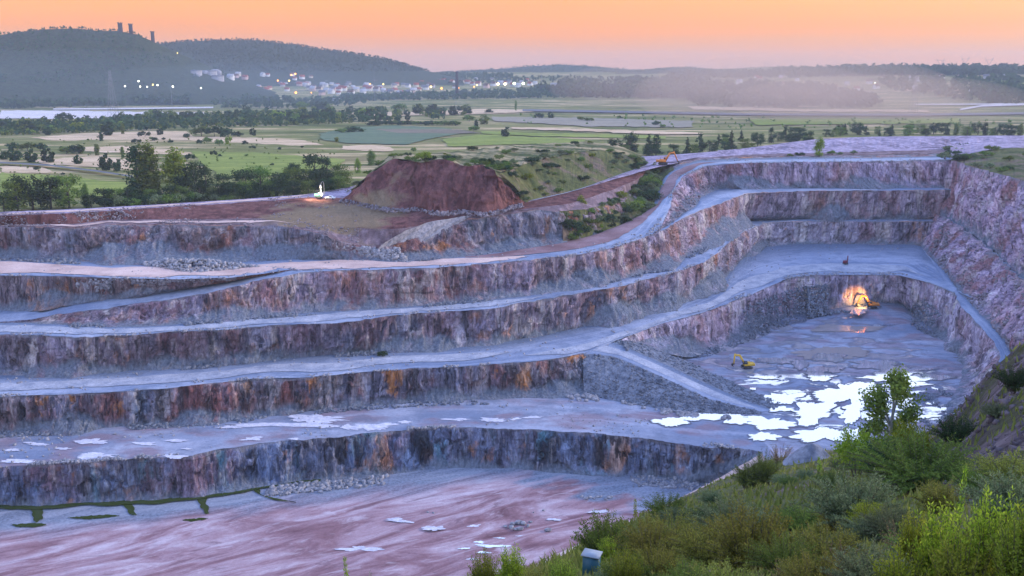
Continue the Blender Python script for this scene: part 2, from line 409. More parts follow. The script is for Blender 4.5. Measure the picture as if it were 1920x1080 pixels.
def soil(name, a, b, sc, stretch):
    """rim earth with the olive sand pocket that lies under the drilling rig"""
    t = NT(name)
    f = t.noise(tuple(sc * q for q in stretch), 1, 6, 0.65); g = t.noise((0.7, 0.7, 0.5), 1, 5, 0.7); st = t.noise((0.22, 0.22, 0.02), 1, 5, 0.65)
    c = t.mix(t.ramp(f, [(0.36, 0.0), (0.62, 1.0)]), a, b)
    c = t.mix(t.math('MULTIPLY', t.ramp(st, [(0.48, 0.0), (0.64, 1.0)]), 0.55), c, tuple(min(1, q * 1.8) for q in b))
    tc = t.n("ShaderNodeTexCoord"); mp = t.n("ShaderNodeMapping")
    mp.inputs['Location'].default_value = (105 / 46.0, -562 / 40.0, 0); mp.inputs['Scale'].default_value = (1 / 46.0, 1 / 40.0, 0)
    t.l(tc.outputs['Object'], mp.inputs[0])
    ln = t.n("ShaderNodeVectorMath", operation='LENGTH'); t.l(mp.outputs[0], ln.inputs[0])
    mk = t.ramp(t.math('ADD', ln.outputs['Value'], t.math('MULTIPLY', t.math('SUBTRACT', t.noise((0.05, 0.05, 0.1), 1, 4), 0.5), 1.6)), [(0.75, 1.0), (0.98, 0.0)])
    c = t.mix(mk, c, t.mix(f, (0.13, 0.09, 0.05), (0.26, 0.19, 0.125)))
    c = t.mix(0.5, c, t.ramp(g, [(0.25, 0.2), (0.75, 0.85)]), 'OVERLAY')
    t.bsdf(c, 0.94, t.math('ADD', g, st), 0.6, 1.0, spec=0.08)
    return t.m
M['waste'] = soil('waste', (0.135, 0.11, 0.15), (0.34, 0.285, 0.37), 0.05, (1, 1, 0.6))
M['rim_soil'] = soil('rim_soil', (0.085, 0.052, 0.058), (0.19, 0.14, 0.155), 0.07, (1, 1, 0.4))
M['red_soil'] = soil('red_soil', (0.062, 0.023, 0.023), (0.15, 0.068, 0.062), 0.09, (1, 1, 0.15))
M['scree'] = dirt('scree', (0.14, 0.12, 0.14), (0.28, 0.25, 0.28), 0.2, 0.5)

# ------------------------------------------------------------------ quarry curves: (pixel x, pixel y, level z)
NS = 1300
def L(pts, z):
    return [(x, y, z) if len(q) == 2 else tuple(q) for q in pts for x, y in [q[:2]]]
def curve(pts, n=NS, jit=0.8, jsc=7.0, seed=0, sm=5, zj=0.0):
    a = np.asarray(pts, float)
    s = np.concatenate([[0], np.cumsum(np.hypot(np.diff(a[:, 0]), np.diff(a[:, 1])))])
    u = np.linspace(0, s[-1], n)
    c = np.stack([np.interp(u, s, a[:, k]) for k in range(3)], -1)
    if sm > 0:
        k = np.exp(-0.5 * (np.arange(-3 * sm, 3 * sm + 1) / sm) ** 2); k /= k.sum()
        pad = np.pad(c, ((3 * sm, 3 * sm), (0, 0)), mode='edge')
        pad[:3 * sm] = 2 * c[0] - c[3 * sm:0:-1]; pad[-3 * sm:] = 2 * c[-1] - c[-2:-3 * sm - 2:-1]
        c = np.stack([np.convolve(pad[:, j], k, 'valid') for j in range(3)], -1)
    w = un(c[:, 0], c[:, 1], c[:, 2])
    if jit:
        q = w / jsc; q[:, 2] = seed * 3.3
        q2 = w / 38.0; q2[:, 2] = seed * 1.7
        big = 2.6 * min(1.0, jit)
        w[:, 0] += 1.25 * jit * fbm(q, 4, seed, 0.6) + big * fbm(q2, 2, seed + 50); w[:, 1] += 1.25 * jit * fbm(q + 31.7, 4, seed + 5, 0.6) + big * fbm(q2 + 9.3, 2, seed + 60)
        if zj: w[:, 2] += zj * fbm(q * 1.3 + 11, 3, seed + 9)
    return w
def sub(c, i0, i1, n=NS):
    u = np.linspace(i0, i1, n); i = np.arange(len(c))
    return np.stack([np.interp(u, i, c[:, k]) for k in range(3)], -1)
def grid_faces(r, c):
    i = np.arange(r * c).reshape(r, c)
    return np.stack([i[:-1, :-1], i[:-1, 1:], i[1:, 1:], i[1:, :-1]], -1).reshape(-1, 4)
def ulen(c):
    return np.concatenate([[0], np.cumsum(np.hypot(np.diff(c[:, 0]), np.diff(c[:, 1])))])
def face(name, toe, crest, mat, label, rows=24, amp=2.3, prof='cliff', seed=0, cat='rock face', csc=1.0, dry=0.0):
    n = len(toe); v = np.linspace(0, 1, rows)
    if prof == 'cliff':
        hz = np.interp(v, [0, 0.10, 0.22, 0.85, 1], [0, 0.30, 0.50, 0.86, 1.0])
        vt = np.interp(v, [0, 0.10, 0.22, 0.85, 1], [0, 0.10, 0.24, 0.90, 1.0])
    else:
        hz = v; vt = v
    d = crest - toe
    P = np.empty((rows, n, 3))
    P[..., :2] = toe[None, :, :2] + d[None, :, :2] * hz[:, None, None]
    P[..., 2] = toe[None, :, 2] + d[None, :, 2] * vt[:, None]
    mid = (toe + crest) / 2
    tal = np.zeros(n)
    if prof == 'cliff':
        um = ulen(mid); tal = np.clip(0.10 + 0.75 * fbm(np.stack([um / 30, um * 0, um * 0 + seed], -1), 3, seed + 70), 0.0, 0.5) * (smooth(dry, dry + 0.12, um / um[-1]) if dry else 1)
    tg = np.gradient(mid[:, :2], axis=0)
    tg = np.stack([np.convolve(np.pad(tg[:, k], 8, mode='edge'), np.ones(17) / 17, 'valid') for k in (0, 1)], -1)
    nn = np.stack([tg[:, 1], -tg[:, 0]], -1); nn /= np.linalg.norm(nn, axis=1, keepdims=True) + 1e-9
    hgt = np.clip(np.abs(d[:, 2]) / 14, 0, 1)
    uu = np.broadcast_to(ulen(mid)[None], (rows, n)) * csc; zz = P[..., 2] * csc
    wn_ = np.stack([uu / 9, zz / 7, np.full_like(uu, seed)], -1)
    wu, wz = fbm(wn_, 3, seed + 20), fbm(wn_ + 5.5, 3, seed + 30)
    def blocks_(bw, bh, sd):
        a = uu / bw + 0.9 * wu + 0.25 * zz / bw * vnoise(np.stack([uu / 40, 0 * uu, 0 * uu + sd], -1), sd)
        ia = np.floor(a).astype(np.int64)
        off = hash3(ia, ia * 0, ia * 0, sd + 1)
        b = zz / bh + 1.2 * wz + off * 3
        return hash3(ia, np.floor(b).astype(np.int64), ia * 0, sd) * 2 - 1
    e = 0.85 * fbm(P * np.array([0.10, 0.10, 0.02]) * csc, 3, seed) + 0.55 * blocks_(7.0, 11.0, seed + 40) + 0.42 * blocks_(3.0, 5.0, seed + 41) + 0.22 * blocks_(1.5, 2.2, seed + 42)
    e = e + 0.22 * fbm(P * np.array([0.7, 0.7, 0.5]) * csc, 2, seed + 8)
    win = np.sin(np.pi * np.clip(v, 0, 1)) ** 0.6
    win[0] = win[-1] = 0
    dsp = amp * e * win[:, None] * hgt[None]
    P[..., 0] += nn[:, 0] * dsp; P[..., 1] += nn[:, 1] * dsp
    P[..., 2] += 0.25 * dsp
    Vv = np.broadcast_to(v[:, None], (rows, n))
    if prof == 'cliff':
        hh_ = np.abs(d[:, 2]); tt = np.clip(1 - v[:, None] / np.maximum(tal[None], 1e-3), 0, 1)
        push = tt * tal[None] * hh_[None] * 1.05 * (1 + 0.25 * fbm(P / 3.0, 2, seed + 71))
        P[..., 0] += nn[:, 0] * push; P[..., 1] += nn[:, 1] * push
        P[0, :, 2] -= 0.35 * (tal > 0.02)
        Vv = np.clip((v[:, None] - 0.9 * tal[None]) / (1 - 0.9 * tal[None]), 0, 1)
    U = np.broadcast_to(ulen(mid)[None], (rows, n)); V = Vv
    me = new_mesh(name, P.reshape(-1, 3), grid_faces(rows, n), [M[mat]], uv=np.stack([U, V], -1).reshape(-1, 2))
    return struct(name, me, label, cat)
def bgrid(front, back, f0=0.0, f1=1.0, rows=12, lift=0.0, bump=0.35, wob=0.0, berm=0.0):
    n = len(front); v = np.linspace(0, 1, rows)
    if berm: v = np.concatenate([[0, 0.012, 0.026, 0.045], np.linspace(0.075, 1, rows - 4)])
    fr = f0 + (f1 - f0) * v
    fr = np.broadcast_to(fr[:, None], (rows, n)).copy()
    P = front[None] + (back - front)[None] * fr[..., None]
    if wob:
        wv = fbm(np.stack([ulen(front) / 30, np.zeros(n), np.zeros(n)], -1), 3, 4) * wob
        P = P + (back - front)[None] * wv[None, :, None] * np.array([1, 1, 1])
        fr = fr + wv[None]
    q = P / 16.0; q[..., 2] = 0.5
    w = np.clip(np.minimum(fr, 1 - fr) * 6, 0, 1)
    P[..., 2] += bump * fbm(q, 2, 77) * w + lift
    if bump: q5 = P / 4.5; q5[..., 2] = 0.7; P[..., 2] += 0.35 * bump * fbm(q5, 3, 78) * w
    if berm:
        um = ulen(front); P[..., 2] += berm * np.exp(-((fr - 0.022) / 0.016) ** 2) * np.clip(0.35 + 1.1 * fbm(np.stack([um / 12, um * 0, um * 0], -1), 4, 79), 0, 1.5)[None]
    return P, fr
def bench(name, front, back, mat, label, rows=12, cat='bench', bump=0.35):
    if name == 'bench': rows += 10
    P, fr = bgrid(front, back, rows=rows, bump=bump, berm=1.1 if name == 'bench' else 0.0)
    n = len(front)
    U = np.broadcast_to(ulen(front)[None], (rows, n))
    me = new_mesh(name, P.reshape(-1, 3), grid_faces(rows, n), [M[mat]], uv=np.stack([U, fr], -1).reshape(-1, 2), smooth_sh=True)
    return struct(name, me, label, cat)
def roadstrip(front, back, f0, f1, mat, label, i0=0.0, i1=1.0, rows=7, lift=0.26, wob=0.05, bump=0.35):
    n = len(front)
    P, fr = bgrid(front, back, f0, f1, rows, lift, bump, wob)
    P = P[:, int(i0 * (n - 1)):int(i1 * (n - 1)) + 1]
    m_ = P.shape[1]; tp = smooth(0, 60, np.minimum(np.arange(m_) + (500 if i0 <= 0.02 else 0), m_ - 1 - np.arange(m_))) * 0.97 + 0.03
    mid_ = P.mean(0, keepdims=True); P = mid_ + (P - mid_) * tp[None, :, None]
    me = new_mesh('haul_road', P.reshape(-1, 3), grid_faces(rows, P.shape[1]), [M[mat]], smooth_sh=True)
    return struct('haul_road', me, label, 'road')

T1 = curve(L([(-160, 955), (0, 952), (60, 953), (150, 946), (230, 942), (300, 938), (370, 935), (440, 925), (500, 912), (560, 905), (640, 899), (700, 893), (780, 881), (850, 876), (950, 878), (1010, 883), (1100, 892), (1160, 894), (1220, 893), (1290, 898), (1340, 894), (1400, 872), (1425, 851)], 0) [:-2] + [(1400, 872, 9), (1425, 852, 16.8)], jit=1.0, seed=1)
K1 = curve(L([(-160, 884), (0, 878), (60, 874), (130, 869), (200, 863), (300, 858), (360, 854), (400, 844), (480, 832), (560, 826), (640, 820), (700, 812), (780, 803), (850, 801), (950, 803), (1040, 806), (1100, 810), (1200, 820), (1260, 830), (1320, 838), (1400, 843), (1428, 850)], 17), jit=1.6, seed=2, zj=0.5)
T2 = curve(L([(-160, 816), (0, 813), (100, 809), (200, 802), (300, 797), (400, 791), (500, 781), (600, 769), (700, 759), (800, 751), (900, 748), (1000, 745), (1060, 740), (1093, 737)], 17), jit=1.2, seed=3)
K2 = curve(L([(-160, 745), (0, 741), (150, 738), (200, 736), (300, 729), (400, 719), (470, 712), (560, 708), (640, 701), (700, 696), (800, 691), (900, 684), (1000, 676), (1060, 669), (1093, 662)], 33), jit=1.6, seed=4, zj=0.5)
F5C = [(1165, 636, 33.6), (1190, 625, 34), (1220, 613, 34.5), (1250, 604, 35), (1275, 598, 35.3), (1340, 577, 37), (1400, 555, 39), (1450, 533, 40.5), (1488, 519, 42), (1530, 516, 42), (1560, 515, 42), (1600, 515, 42.3), (1650, 516, 42.5), (1690, 517, 43), (1745, 531, 43), (1790, 549, 43)]
L2F = curve(L([(-160, 745), (0, 741), (150, 738), (200, 736), (300, 729), (400, 719), (470, 712), (560, 708), (640, 701), (700, 696), (800, 691), (900, 684), (1000, 676), (1060, 669), (1093, 662), (1120, 655), (1150, 642, 33.3)], 33) + F5C, jit=1.0, seed=4)
T3 = curve(L([(-160, 708), (0, 705), (100, 703), (200, 697), (300, 690), (400, 684), (500, 675), (600, 664), (700, 658), (800, 655), (900, 648), (950, 641), (1000, 632), (1060, 620, 34), (1150, 600, 35), (1200, 587, 36), (1275, 569, 38), (1357, 526, 41), (1382, 490, 43), (1428, 462, 43.5), (1500, 458, 44), (1600, 458, 44), (1725, 459, 44), (1740, 478, 44), (1768, 505, 43.5), (1793, 540, 43)], 33), jit=1.2, seed=5)
n_wall = 25
K3 = curve(L([(-160, 634), (0, 627), (100, 629), (150, 632), (250, 627), (330, 622), (430, 617), (500, 610), (640, 605), (700, 597), (840, 583), (900, 580, 52), (973, 568, 53), (1073, 553, 54), (1173, 536, 55), (1200, 526, 55), (1271, 510, 57), (1324, 491, 58.5), (1352, 470, 59.5), (1378, 442, 60.5), (1432, 417, 61), (1500, 415, 61), (1600, 415, 61), (1795, 415, 61)], 51), jit=1.6, seed=6, zj=0.5)
T3W = curve(L([(-160, 708), (0, 705), (100, 703), (200, 697), (300, 690), (400, 684), (500, 675), (600, 664), (700, 658), (800, 655), (900, 648), (950, 641), (1000, 632), (1060, 620, 34), (1150, 600, 35), (1200, 587, 36), (1275, 569, 38), (1357, 526, 41), (1382, 490, 43), (1428, 462, 43.5), (1500, 458, 44), (1600, 458, 44), (1765, 459, 44)], 33), jit=1.2, seed=5)
T4 = curve(L([(-160, 606), (0, 604), (60, 606), (100, 608), (200, 612), (300, 612), (400, 602), (460, 598), (540, 590), (640, 583), (750, 576), (840, 567, 51.5), (973, 557, 53), (1073, 542, 54), (1173, 522, 55), (1210, 511, 55), (1267, 504, 57), (1292, 482, 58.5), (1327, 463, 59.5), (1352, 444, 60.5), (1402, 414, 61), (1500, 411, 61), (1600, 411, 61), (1800, 411, 61)], 51), jit=1.2, seed=7)
A_ = [(-160, 604, 51.2), (0, 602, 51.4), (60, 598, 52), (100, 590, 53.5), (200, 577, 56.5), (300, 563, 60), (400, 547, 64), (480, 527, 67.5), (560, 511, 70)]
K4R = L([(620, 508), (700, 506), (800, 503), (900, 497), (1033, 484, 71), (1117, 473, 72), (1183, 454, 73.5), (1205, 446, 74), (1233, 436, 75.5), (1275, 415, 78), (1301, 400, 79.5), (1350, 381, 82), (1395, 363, 84), (1500, 358, 84), (1600, 357, 84), (1815, 357, 84)], 70)
K4 = curve(A_ + K4R, jit=1.6, seed=8, zj=0.5)
iK = 0.0
def frac_at_x(c, x):
    px, _ = pix(c); i = int(np.argmax(px > x)); return i
iA = frac_at_x(K4, 590)
B_ = curve([(-160, 582, 52), (0, 583, 52.5), (60, 580, 53.5), (100, 573, 55), (200, 560, 58), (300, 549, 61), (400, 532, 65), (470, 520, 68), (560, 505, 70.2)], jit=0.6, seed=9)
B_[-30:] += (K4[iA] + np.array([0, 1.0, 0.1]) - B_[-30:]) * np.linspace(0, 1, 30)[:, None]
C_ = curve(L([(-160, 516), (0, 516), (120, 518), (230, 521), (330, 523), (430, 522), (500, 512), (560, 502, 70.4)], 70), jit=1.0, seed=10)
C_[-30:] += (K4[iA] + np.array([0, 2.0, 0.2]) - C_[-30:]) * np.linspace(0, 1, 30)[:, None]
def ifrac(c, x): return frac_at_x(c, x) / (len(c) - 1)
def join(a, b, n=NS):
    c = np.concatenate([a, b]); s = ulen(c); u = np.linspace(0, s[-1], n)
    return np.stack([np.interp(u, s, c[:, k]) for k in range(3)], -1)
L4F = join(C_, K4[iA + 4:])
iU = frac_at_x(L4F, 1226); iU4 = frac_at_x(K4, 1226)
TU = curve([(1226, 440, 75), (1264, 415, 77), (1290, 396, 79), (1310, 384, 80), (1313, 371, 81.5), (1347, 354, 83), (1395, 353, 84), (1500, 353, 84), (1600, 353, 84), (1818, 353, 84)], jit=0.8, seed=11)
KU = curve([(1226, 438, 75.1), (1238, 425, 76.5), (1256, 387, 83), (1261, 360, 88), (1282, 330, 95), (1327, 311, 101), (1395, 306, 103), (1500, 304, 104), (1600, 303, 104), (1790, 300, 104.5)], jit=0.8, seed=12, zj=0.25)
R4F = join(L4F[:iU], KU)              # front of the upper haul road surface
T5 = curve(L([(-160, 474), (0, 481), (100, 488), (200, 493), (300, 493), (400, 492), (500, 485), (600, 482), (680, 486), (760, 491), (850, 484), (950, 472), (1050, 461, 70.5), (1150, 438, 72), (1213, 411, 75.5), (1227, 387, 81), (1227, 360, 86), (1240, 335, 92), (1262, 317, 97), (1300, 303, 101), (1395, 298, 103.4), (1600, 296, 104.5), (1790, 294, 105)], 70), jit=1.0, seed=13)
K5 = curve([(-160, 424, 87), (0, 425, 87), (140, 427, 87), (220, 421, 87), (330, 421, 87), (430, 424, 87), (520, 425, 87), (560, 431, 86), (610, 442, 84), (650, 455, 79), (690, 462, 77), (735, 461, 77), (770, 448, 79.5), (800, 430, 84), (850, 416, 87), (900, 409, 88), (960, 399, 90), (1010, 393, 91), (1045, 397, 90), (1100, 393, 88.5), (1150, 377, 88.5), (1195, 350, 89), (1215, 325, 92), (1232, 312, 95), (1262, 309, 99), (1300, 299, 102), (1395, 294, 104), (1600, 291, 105), (1790, 288, 106)], jit=1.8, seed=14, zj=0.7)
T6 = curve([(-160, 424, 87.3), (0, 422, 87.3), (140, 420, 87.5), (200, 412, 88), (330, 411, 88), (430, 410, 88), (500, 409, 88), (560, 415, 87.5), (600, 422, 86.5), (640, 425, 86), (690, 428, 85.5), (740, 430, 85.5), (780, 424, 86), (820, 418, 87), (850, 411, 88), (900, 404, 89), (960, 394, 91), (1010, 388, 92), (1060, 383, 92.5), (1100, 373, 93), (1160, 352, 93.5), (1195, 337, 94.5), (1215, 318, 96), (1235, 308, 98), (1264, 306, 99.5), (1300, 297, 102), (1395, 290, 104), (1600, 285, 106), (1800, 280, 107)], jit=0.8, seed=15)
K6 = curve([(-160, 407, 93), (0, 405, 93), (140, 399, 93), (250, 392, 93), (400, 383, 93), (500, 376, 93), (580, 370, 93), (640, 371, 92.5), (700, 384, 92), (760, 390, 91.5), (800, 393, 91.5), (900, 396, 91.5), (970, 383, 93), (1040, 366, 94), (1100, 352, 95), (1165, 327, 97), (1200, 316, 98), (1222, 309, 99), (1240, 304, 100), (1268, 303, 101), (1310, 294, 103), (1395, 286, 105), (1600, 276, 108), (1800, 270, 110)], jit=0.8, seed=16, zj=0.3)
K7 = curve([(-160, 399, 93.5), (0, 397, 93.5), (140, 392, 93.5), (250, 386, 93.5), (400, 377, 93.5), (500, 370, 93.5), (580, 364, 93.5), (640, 355, 93.5), (700, 340, 93), (800, 325, 93), (950, 312, 93), (1100, 300, 96), (1200, 294, 98), (1260, 290, 100), (1340, 284, 103), (1400, 278, 105), (1470, 268, 107), (1540, 260, 109), (1640, 256, 110), (1900, 254, 113), (2150, 254, 113)], jit=0.8, seed=17)

# lower pit: floors
c0 = curve([(-160, 1500, 0), (500, 1500, 0), (1150, 1500, 0), (1400, 1150, 0), (1600, 1000, 0)], jit=0, sm=40)
T1x = T1.copy(); T1x[:, 2] = 0
bench('pit_floor', c0, T1x, 'lowest_floor', 'pink and grey lowest quarry floor with pale mud patches', rows=60, cat='quarry floor', bump=0.5)
backf = np.stack([np.linspace(-420, 420, NS), np.full(NS, 640.0), np.full(NS, 17.0)], -1)
K1x = join(K1, un(np.array([1440, 1470, 1560, 1800, 2100]), np.array([868, 905, 960, 1000, 1000]), 17.0)); K1x[:, 2] = np.where(np.arange(NS) < NS, 17, 17)
P_, fr_ = bgrid(K1x, backf, rows=80, bump=0.0)
q = P_ / 14; P_[..., 2] += 0.18 * fbm(q, 3, 5) * np.clip(fr_ * 20, 0, 1)
me = new_mesh('pit_floor', P_.reshape(-1, 3), grid_faces(80, NS), [M['pit']], uv=np.stack([np.broadcast_to(ulen(K1x)[None], (80, NS)), fr_ * 0.55], -1).reshape(-1, 2), smooth_sh=True)
struct('pit_floor', me, 'wide grey quarry floor dotted with white rain puddles', 'quarry floor')

face('rock_face', T1, K1, 'rock_low', 'lowest dark streaked rock face above the pink quarry floor', seed=1, dry=0.86)
face('rock_face', T2, K2, 'rock_second', 'second rock face from the bottom, brown and orange patched', seed=2)
bench('bench', L2F, T3, 'bench', 'wide grey blue bench below the middle rock face', rows=16)
face('rock_face', T3W, K3, 'rock_third', 'third rock face from the bottom, curving round to the back wall', seed=3, rows=24)
bench('bench', K3, T4, 'bench', 'narrow grey bench halfway up the quarry wall')
face('rock_face', T4, K4, 'rock_fourth', 'fourth rock face with pale columns curving to the back wall', seed=4, rows=24)
iAc = sub(K4, 0, iA)
bench('ramp', iAc, B_, 'bench', 'grey ramp climbing from the hairpin to the pale road', rows=8, cat='ramp')
face('rock_face', B_, C_, 'rock_upper', 'low rust stained face between the ramp and the pale road', seed=5, rows=14)
bench('bench', R4F, T5, 'bench', 'upper bench carrying the long pale haul road', rows=14)
bench('bench', sub(K4, iU4, NS - 1), TU, 'bench', 'high grey bench cut round the back of the quarry', rows=6)
face('rock_face', TU, KU, 'rock_back', 'highest lavender rock face along the back of the quarry', seed=6, rows=18)
face('rock_face', T5, K5, 'rock_upper', 'upper rock face of red and blue grey stone above the pale road', seed=7, rows=24, amp=2.4)
bench('bench', K5, T6, 'rim_soil', 'rough purple terrace below the rim track', rows=10, bump=0.8)
eT, eK = frac_at_x(T6, 1238), frac_at_x(K6, 1240)
face('earth_bank', sub(T6, 0, eT), sub(K6, 0, eK), 'red_soil', 'low dark red earth bank below the rim track', seed=8, rows=14, amp=1.3, prof='slope', cat='earth bank')
face('spoil_bank', sub(T6, eT, NS - 1, 500), sub(K6, eK, NS - 1, 500), 'waste', 'low lavender bank along the back rim', seed=8, rows=10, amp=0.9, prof='slope', cat='earth bank')
bench('rim_track', K6, K7, 'waste', 'dusty rim plateau round the top of the quarry', rows=14, cat='track', bump=0.5)

gv = np.array([(-900, -60, -3), (900, -60, -3), (900, 900, -3), (-900, 900, -3)], float)
struct('ground', new_mesh('ground', gv, [[0, 1, 2, 3]], [M['rubble']]), 'bare ground below the quarry floors', 'ground')
# front spur of the inner pit, its ramp and the path along the right wall
R1 = curve([(1092, 662, 33), (1150, 668, 31), (1200, 688, 28), (1260, 715, 24.5), (1330, 748, 20), (1425, 773, 17.2)], 300, jit=0.5, seed=20)
R0 = curve(L([(1093, 737), (1160, 753), (1240, 767), (1320, 776), (1428, 775)], 17), 300, jit=0.8, seed=21)
RR = curve([(1150, 642, 33.4), (1200, 662, 31), (1260, 688, 27), (1330, 722, 22), (1400, 754, 18.5), (1450, 770, 17.1)], 300, jit=0.5, seed=22)
RT = curve([(1165, 638, 33.4), (1200, 646, 29), (1240, 658, 23.5), (1290, 678, 18), (1370, 713, 17), (1462, 756, 17)], 300, jit=0.8, seed=23)
face('scree_slope', R0, R1, 'rubble', 'dark gravel slope below the descending ramp', rows=14, amp=0.8, prof='slope', cat='scree')
bench('ramp', R1, RR, 'bench', 'ramp descending from the junction to the wet floor', rows=8, cat='ramp', bump=0.1)
face('scree_slope', RT, RR, 'rubble', 'gravel bank beside the ramp on the inner side', rows=10, amp=0.7, prof='slope', cat='scree')
roadstrip(R1, RR, 0.25, 0.72, 'road', 'pale wheel track down the middle of the descending ramp', bump=0.1, wob=0.04, lift=0.12)
FT = curve([(1165, 640, 33.3), (1190, 647, 30), (1220, 655, 26), (1250, 661, 22), (1275, 665, 18), (1340, 652, 17), (1400, 629, 17), (1450, 607, 17), (1490, 588, 17), (1530, 596, 17), (1560, 604, 17), (1600, 608, 17), (1650, 594, 17), (1690, 578, 17), (1730, 600, 17), (1775, 640, 17), (1800, 668, 17), (1806, 692, 17), (1795, 722, 17), (1775, 765, 17)], 700, jit=1.0, seed=24)
FC = curve(F5C[:14] + [(1745, 531, 43), (1790, 549, 43), (1803, 576, 41), (1835, 608, 39), (1866, 645, 36), (1878, 668, 35), (1866, 692, 34), (1850, 730, 32)], 700, jit=1.0, seed=25, zj=0.2)
# match the two curves key by key, not by length
def keyed(pts, m):
    a = np.asarray(pts, float); u = np.linspace(0, len(a) - 1, m); i = np.arange(len(a))
    return np.stack([np.interp(u, i, a[:, k]) for k in range(3)], -1)
kT = [(1165, 640, 33.3), (1190, 647, 30), (1220, 655, 26), (1250, 661, 22), (1275, 665, 18), (1340, 652, 17), (1400, 629, 17), (1450, 607, 17), (1490, 588, 17), (1522, 586, 18.5), (1556, 580, 20), (1600, 572, 22.5), (1650, 567, 23.5), (1690, 568, 22), (1718, 594, 18), (1752, 622, 17), (1778, 645, 17), (1795, 664, 17), (1806, 690, 17), (1802, 712, 17), (1790, 735, 17), (1770, 770, 17)]
kC = F5C[:14] + [(1745, 531, 43), (1790, 549, 43), (1803, 576, 41), (1835, 608, 39), (1866, 645, 36), (1878, 668, 35), (1866, 692, 34), (1850, 730, 32)]
FT = curve(keyed(kT, 700), 700, jit=1.0, seed=24); FC = curve(keyed(kC, 700), 700, jit=1.0, seed=25, zj=0.2)
def keyc(pts, seed, jit=1.0, zj=0.2, n=700):
    a = keyed(pts, n); k = np.exp(-0.5 * (np.arange(-12, 13) / 5.0) ** 2); k /= k.sum()
    pad = np.pad(a, ((12, 12), (0, 0)), mode='edge')
    a = np.stack([np.convolve(pad[:, j], k, 'valid') for j in range(3)], -1)
    w = un(a[:, 0], a[:, 1], a[:, 2]); q = w / 7.0; q[:, 2] = seed
    w[:, 0] += jit * fbm(q, 3, seed); w[:, 1] += jit * fbm(q + 31, 3, seed + 4); w[:, 2] += zj * fbm(q + 13, 3, seed + 6)
    return w
FT = keyc(kT, 24); FC = keyc(kC, 25)
kAP = [(1478, 596, 16.9), (1500, 604, 16.9), (1522, 608, 16.9), (1560, 612, 16.9), (1600, 614, 16.9), (1650, 612, 16.9), (1690, 608, 16.9), (1722, 612, 16.9), (1752, 626, 16.9)]
bench('bench', keyc(kAP, 26), keyc([(1490, 587, 17.2), (1505, 587, 17.8)] + kT[9:15] + [(1752, 621, 17.2)], 24), 'pit', 'stony apron where the lit excavator works', rows=10, cat='quarry floor', bump=0.2)
face('rock_face', FT, FC, 'rock_inner_lit', 'inner rock face with white columns round the flooded pit floor', seed=9, rows=24, amp=2.2)
kWB = [(1725, 460, 44), (1740, 478, 44), (1768, 505, 43.5), (1793, 540, 43), (1815, 565, 41), (1850, 600, 39), (1884, 640, 36), (1897, 662, 35), (1895, 690, 34), (1910, 730, 33), (1990, 800, 30)]
kWM = [(1752, 400, 66), (1770, 405, 66), (1795, 420, 65), (1830, 445, 64), (1860, 470, 62), (1895, 505, 60), (1935, 540, 58), (1960, 570, 57), (1990, 590, 57), (2040, 620, 57), (2150, 680, 55)]
kWT = [(1782, 301, 105), (1797, 303, 105), (1812, 309, 105), (1832, 315, 105), (1852, 321, 105), (1882, 329, 105), (1930, 341, 105), (1975, 352, 105), (2020, 362, 105), (2080, 375, 106), (2200, 400, 108)]
WB = keyc(kWB, 30); WM = keyc(kWM, 31, 3.0, 1.5); WT = keyc(kWT, 32, 2.0, 0.5)
kPO = [(1735, 474, 44), (1745, 485, 44), (1765, 520, 43.5), (1790, 549, 43), (1803, 576, 41), (1835, 608, 39), (1866, 645, 36), (1878, 668, 35), (1866, 692, 34), (1850, 730, 32), (1850, 800, 30)]
PO = keyc(kPO, 25)
bench('path', PO, WB, 'bench', 'narrow pale path along the foot of the right wall', rows=5, cat='path', bump=0.1)
face('rock_face', WB, WM, 'rock_right', 'lower half of the rough pink right hand quarry wall', seed=10, rows=44, amp=3.6, prof='slope', csc=0.6)
wd = (WT - WB)[:, :2]; wd /= np.linalg.norm(wd, axis=1)[:, None]; WM2 = WM.copy(); WM2[:, :2] += wd * (6 + 4 * fbm(WM / 20, 2, 7))[:, None]; WM2[:, 2] -= 1.0
WMm = (WB * 0.5 + WM * 0.5) ; WMm[:, 2] += 2.0 * fbm(WMm / 15, 2, 9)
bench('bench', WM, WM2, 'bench', 'broken ledge halfway up the right wall', rows=4, bump=0.6)
face('rock_face', WM2, WT, 'rock_right', 'upper half of the rough pink right hand quarry wall', seed=11, rows=44, amp=4.0, prof='slope', csc=0.6)

cp = np.array([(1660, 475), (1660, 452), (1790, 452), (1815, 500), (1825, 560), (1770, 535)], float); cw = un(cp[:, 0], cp[:, 1], 42.6)
struct('bench', new_mesh('bench', cw, [list(range(6))[::-1]], [M['bench']]), 'corner of the back terrace under the right wall', 'bench')
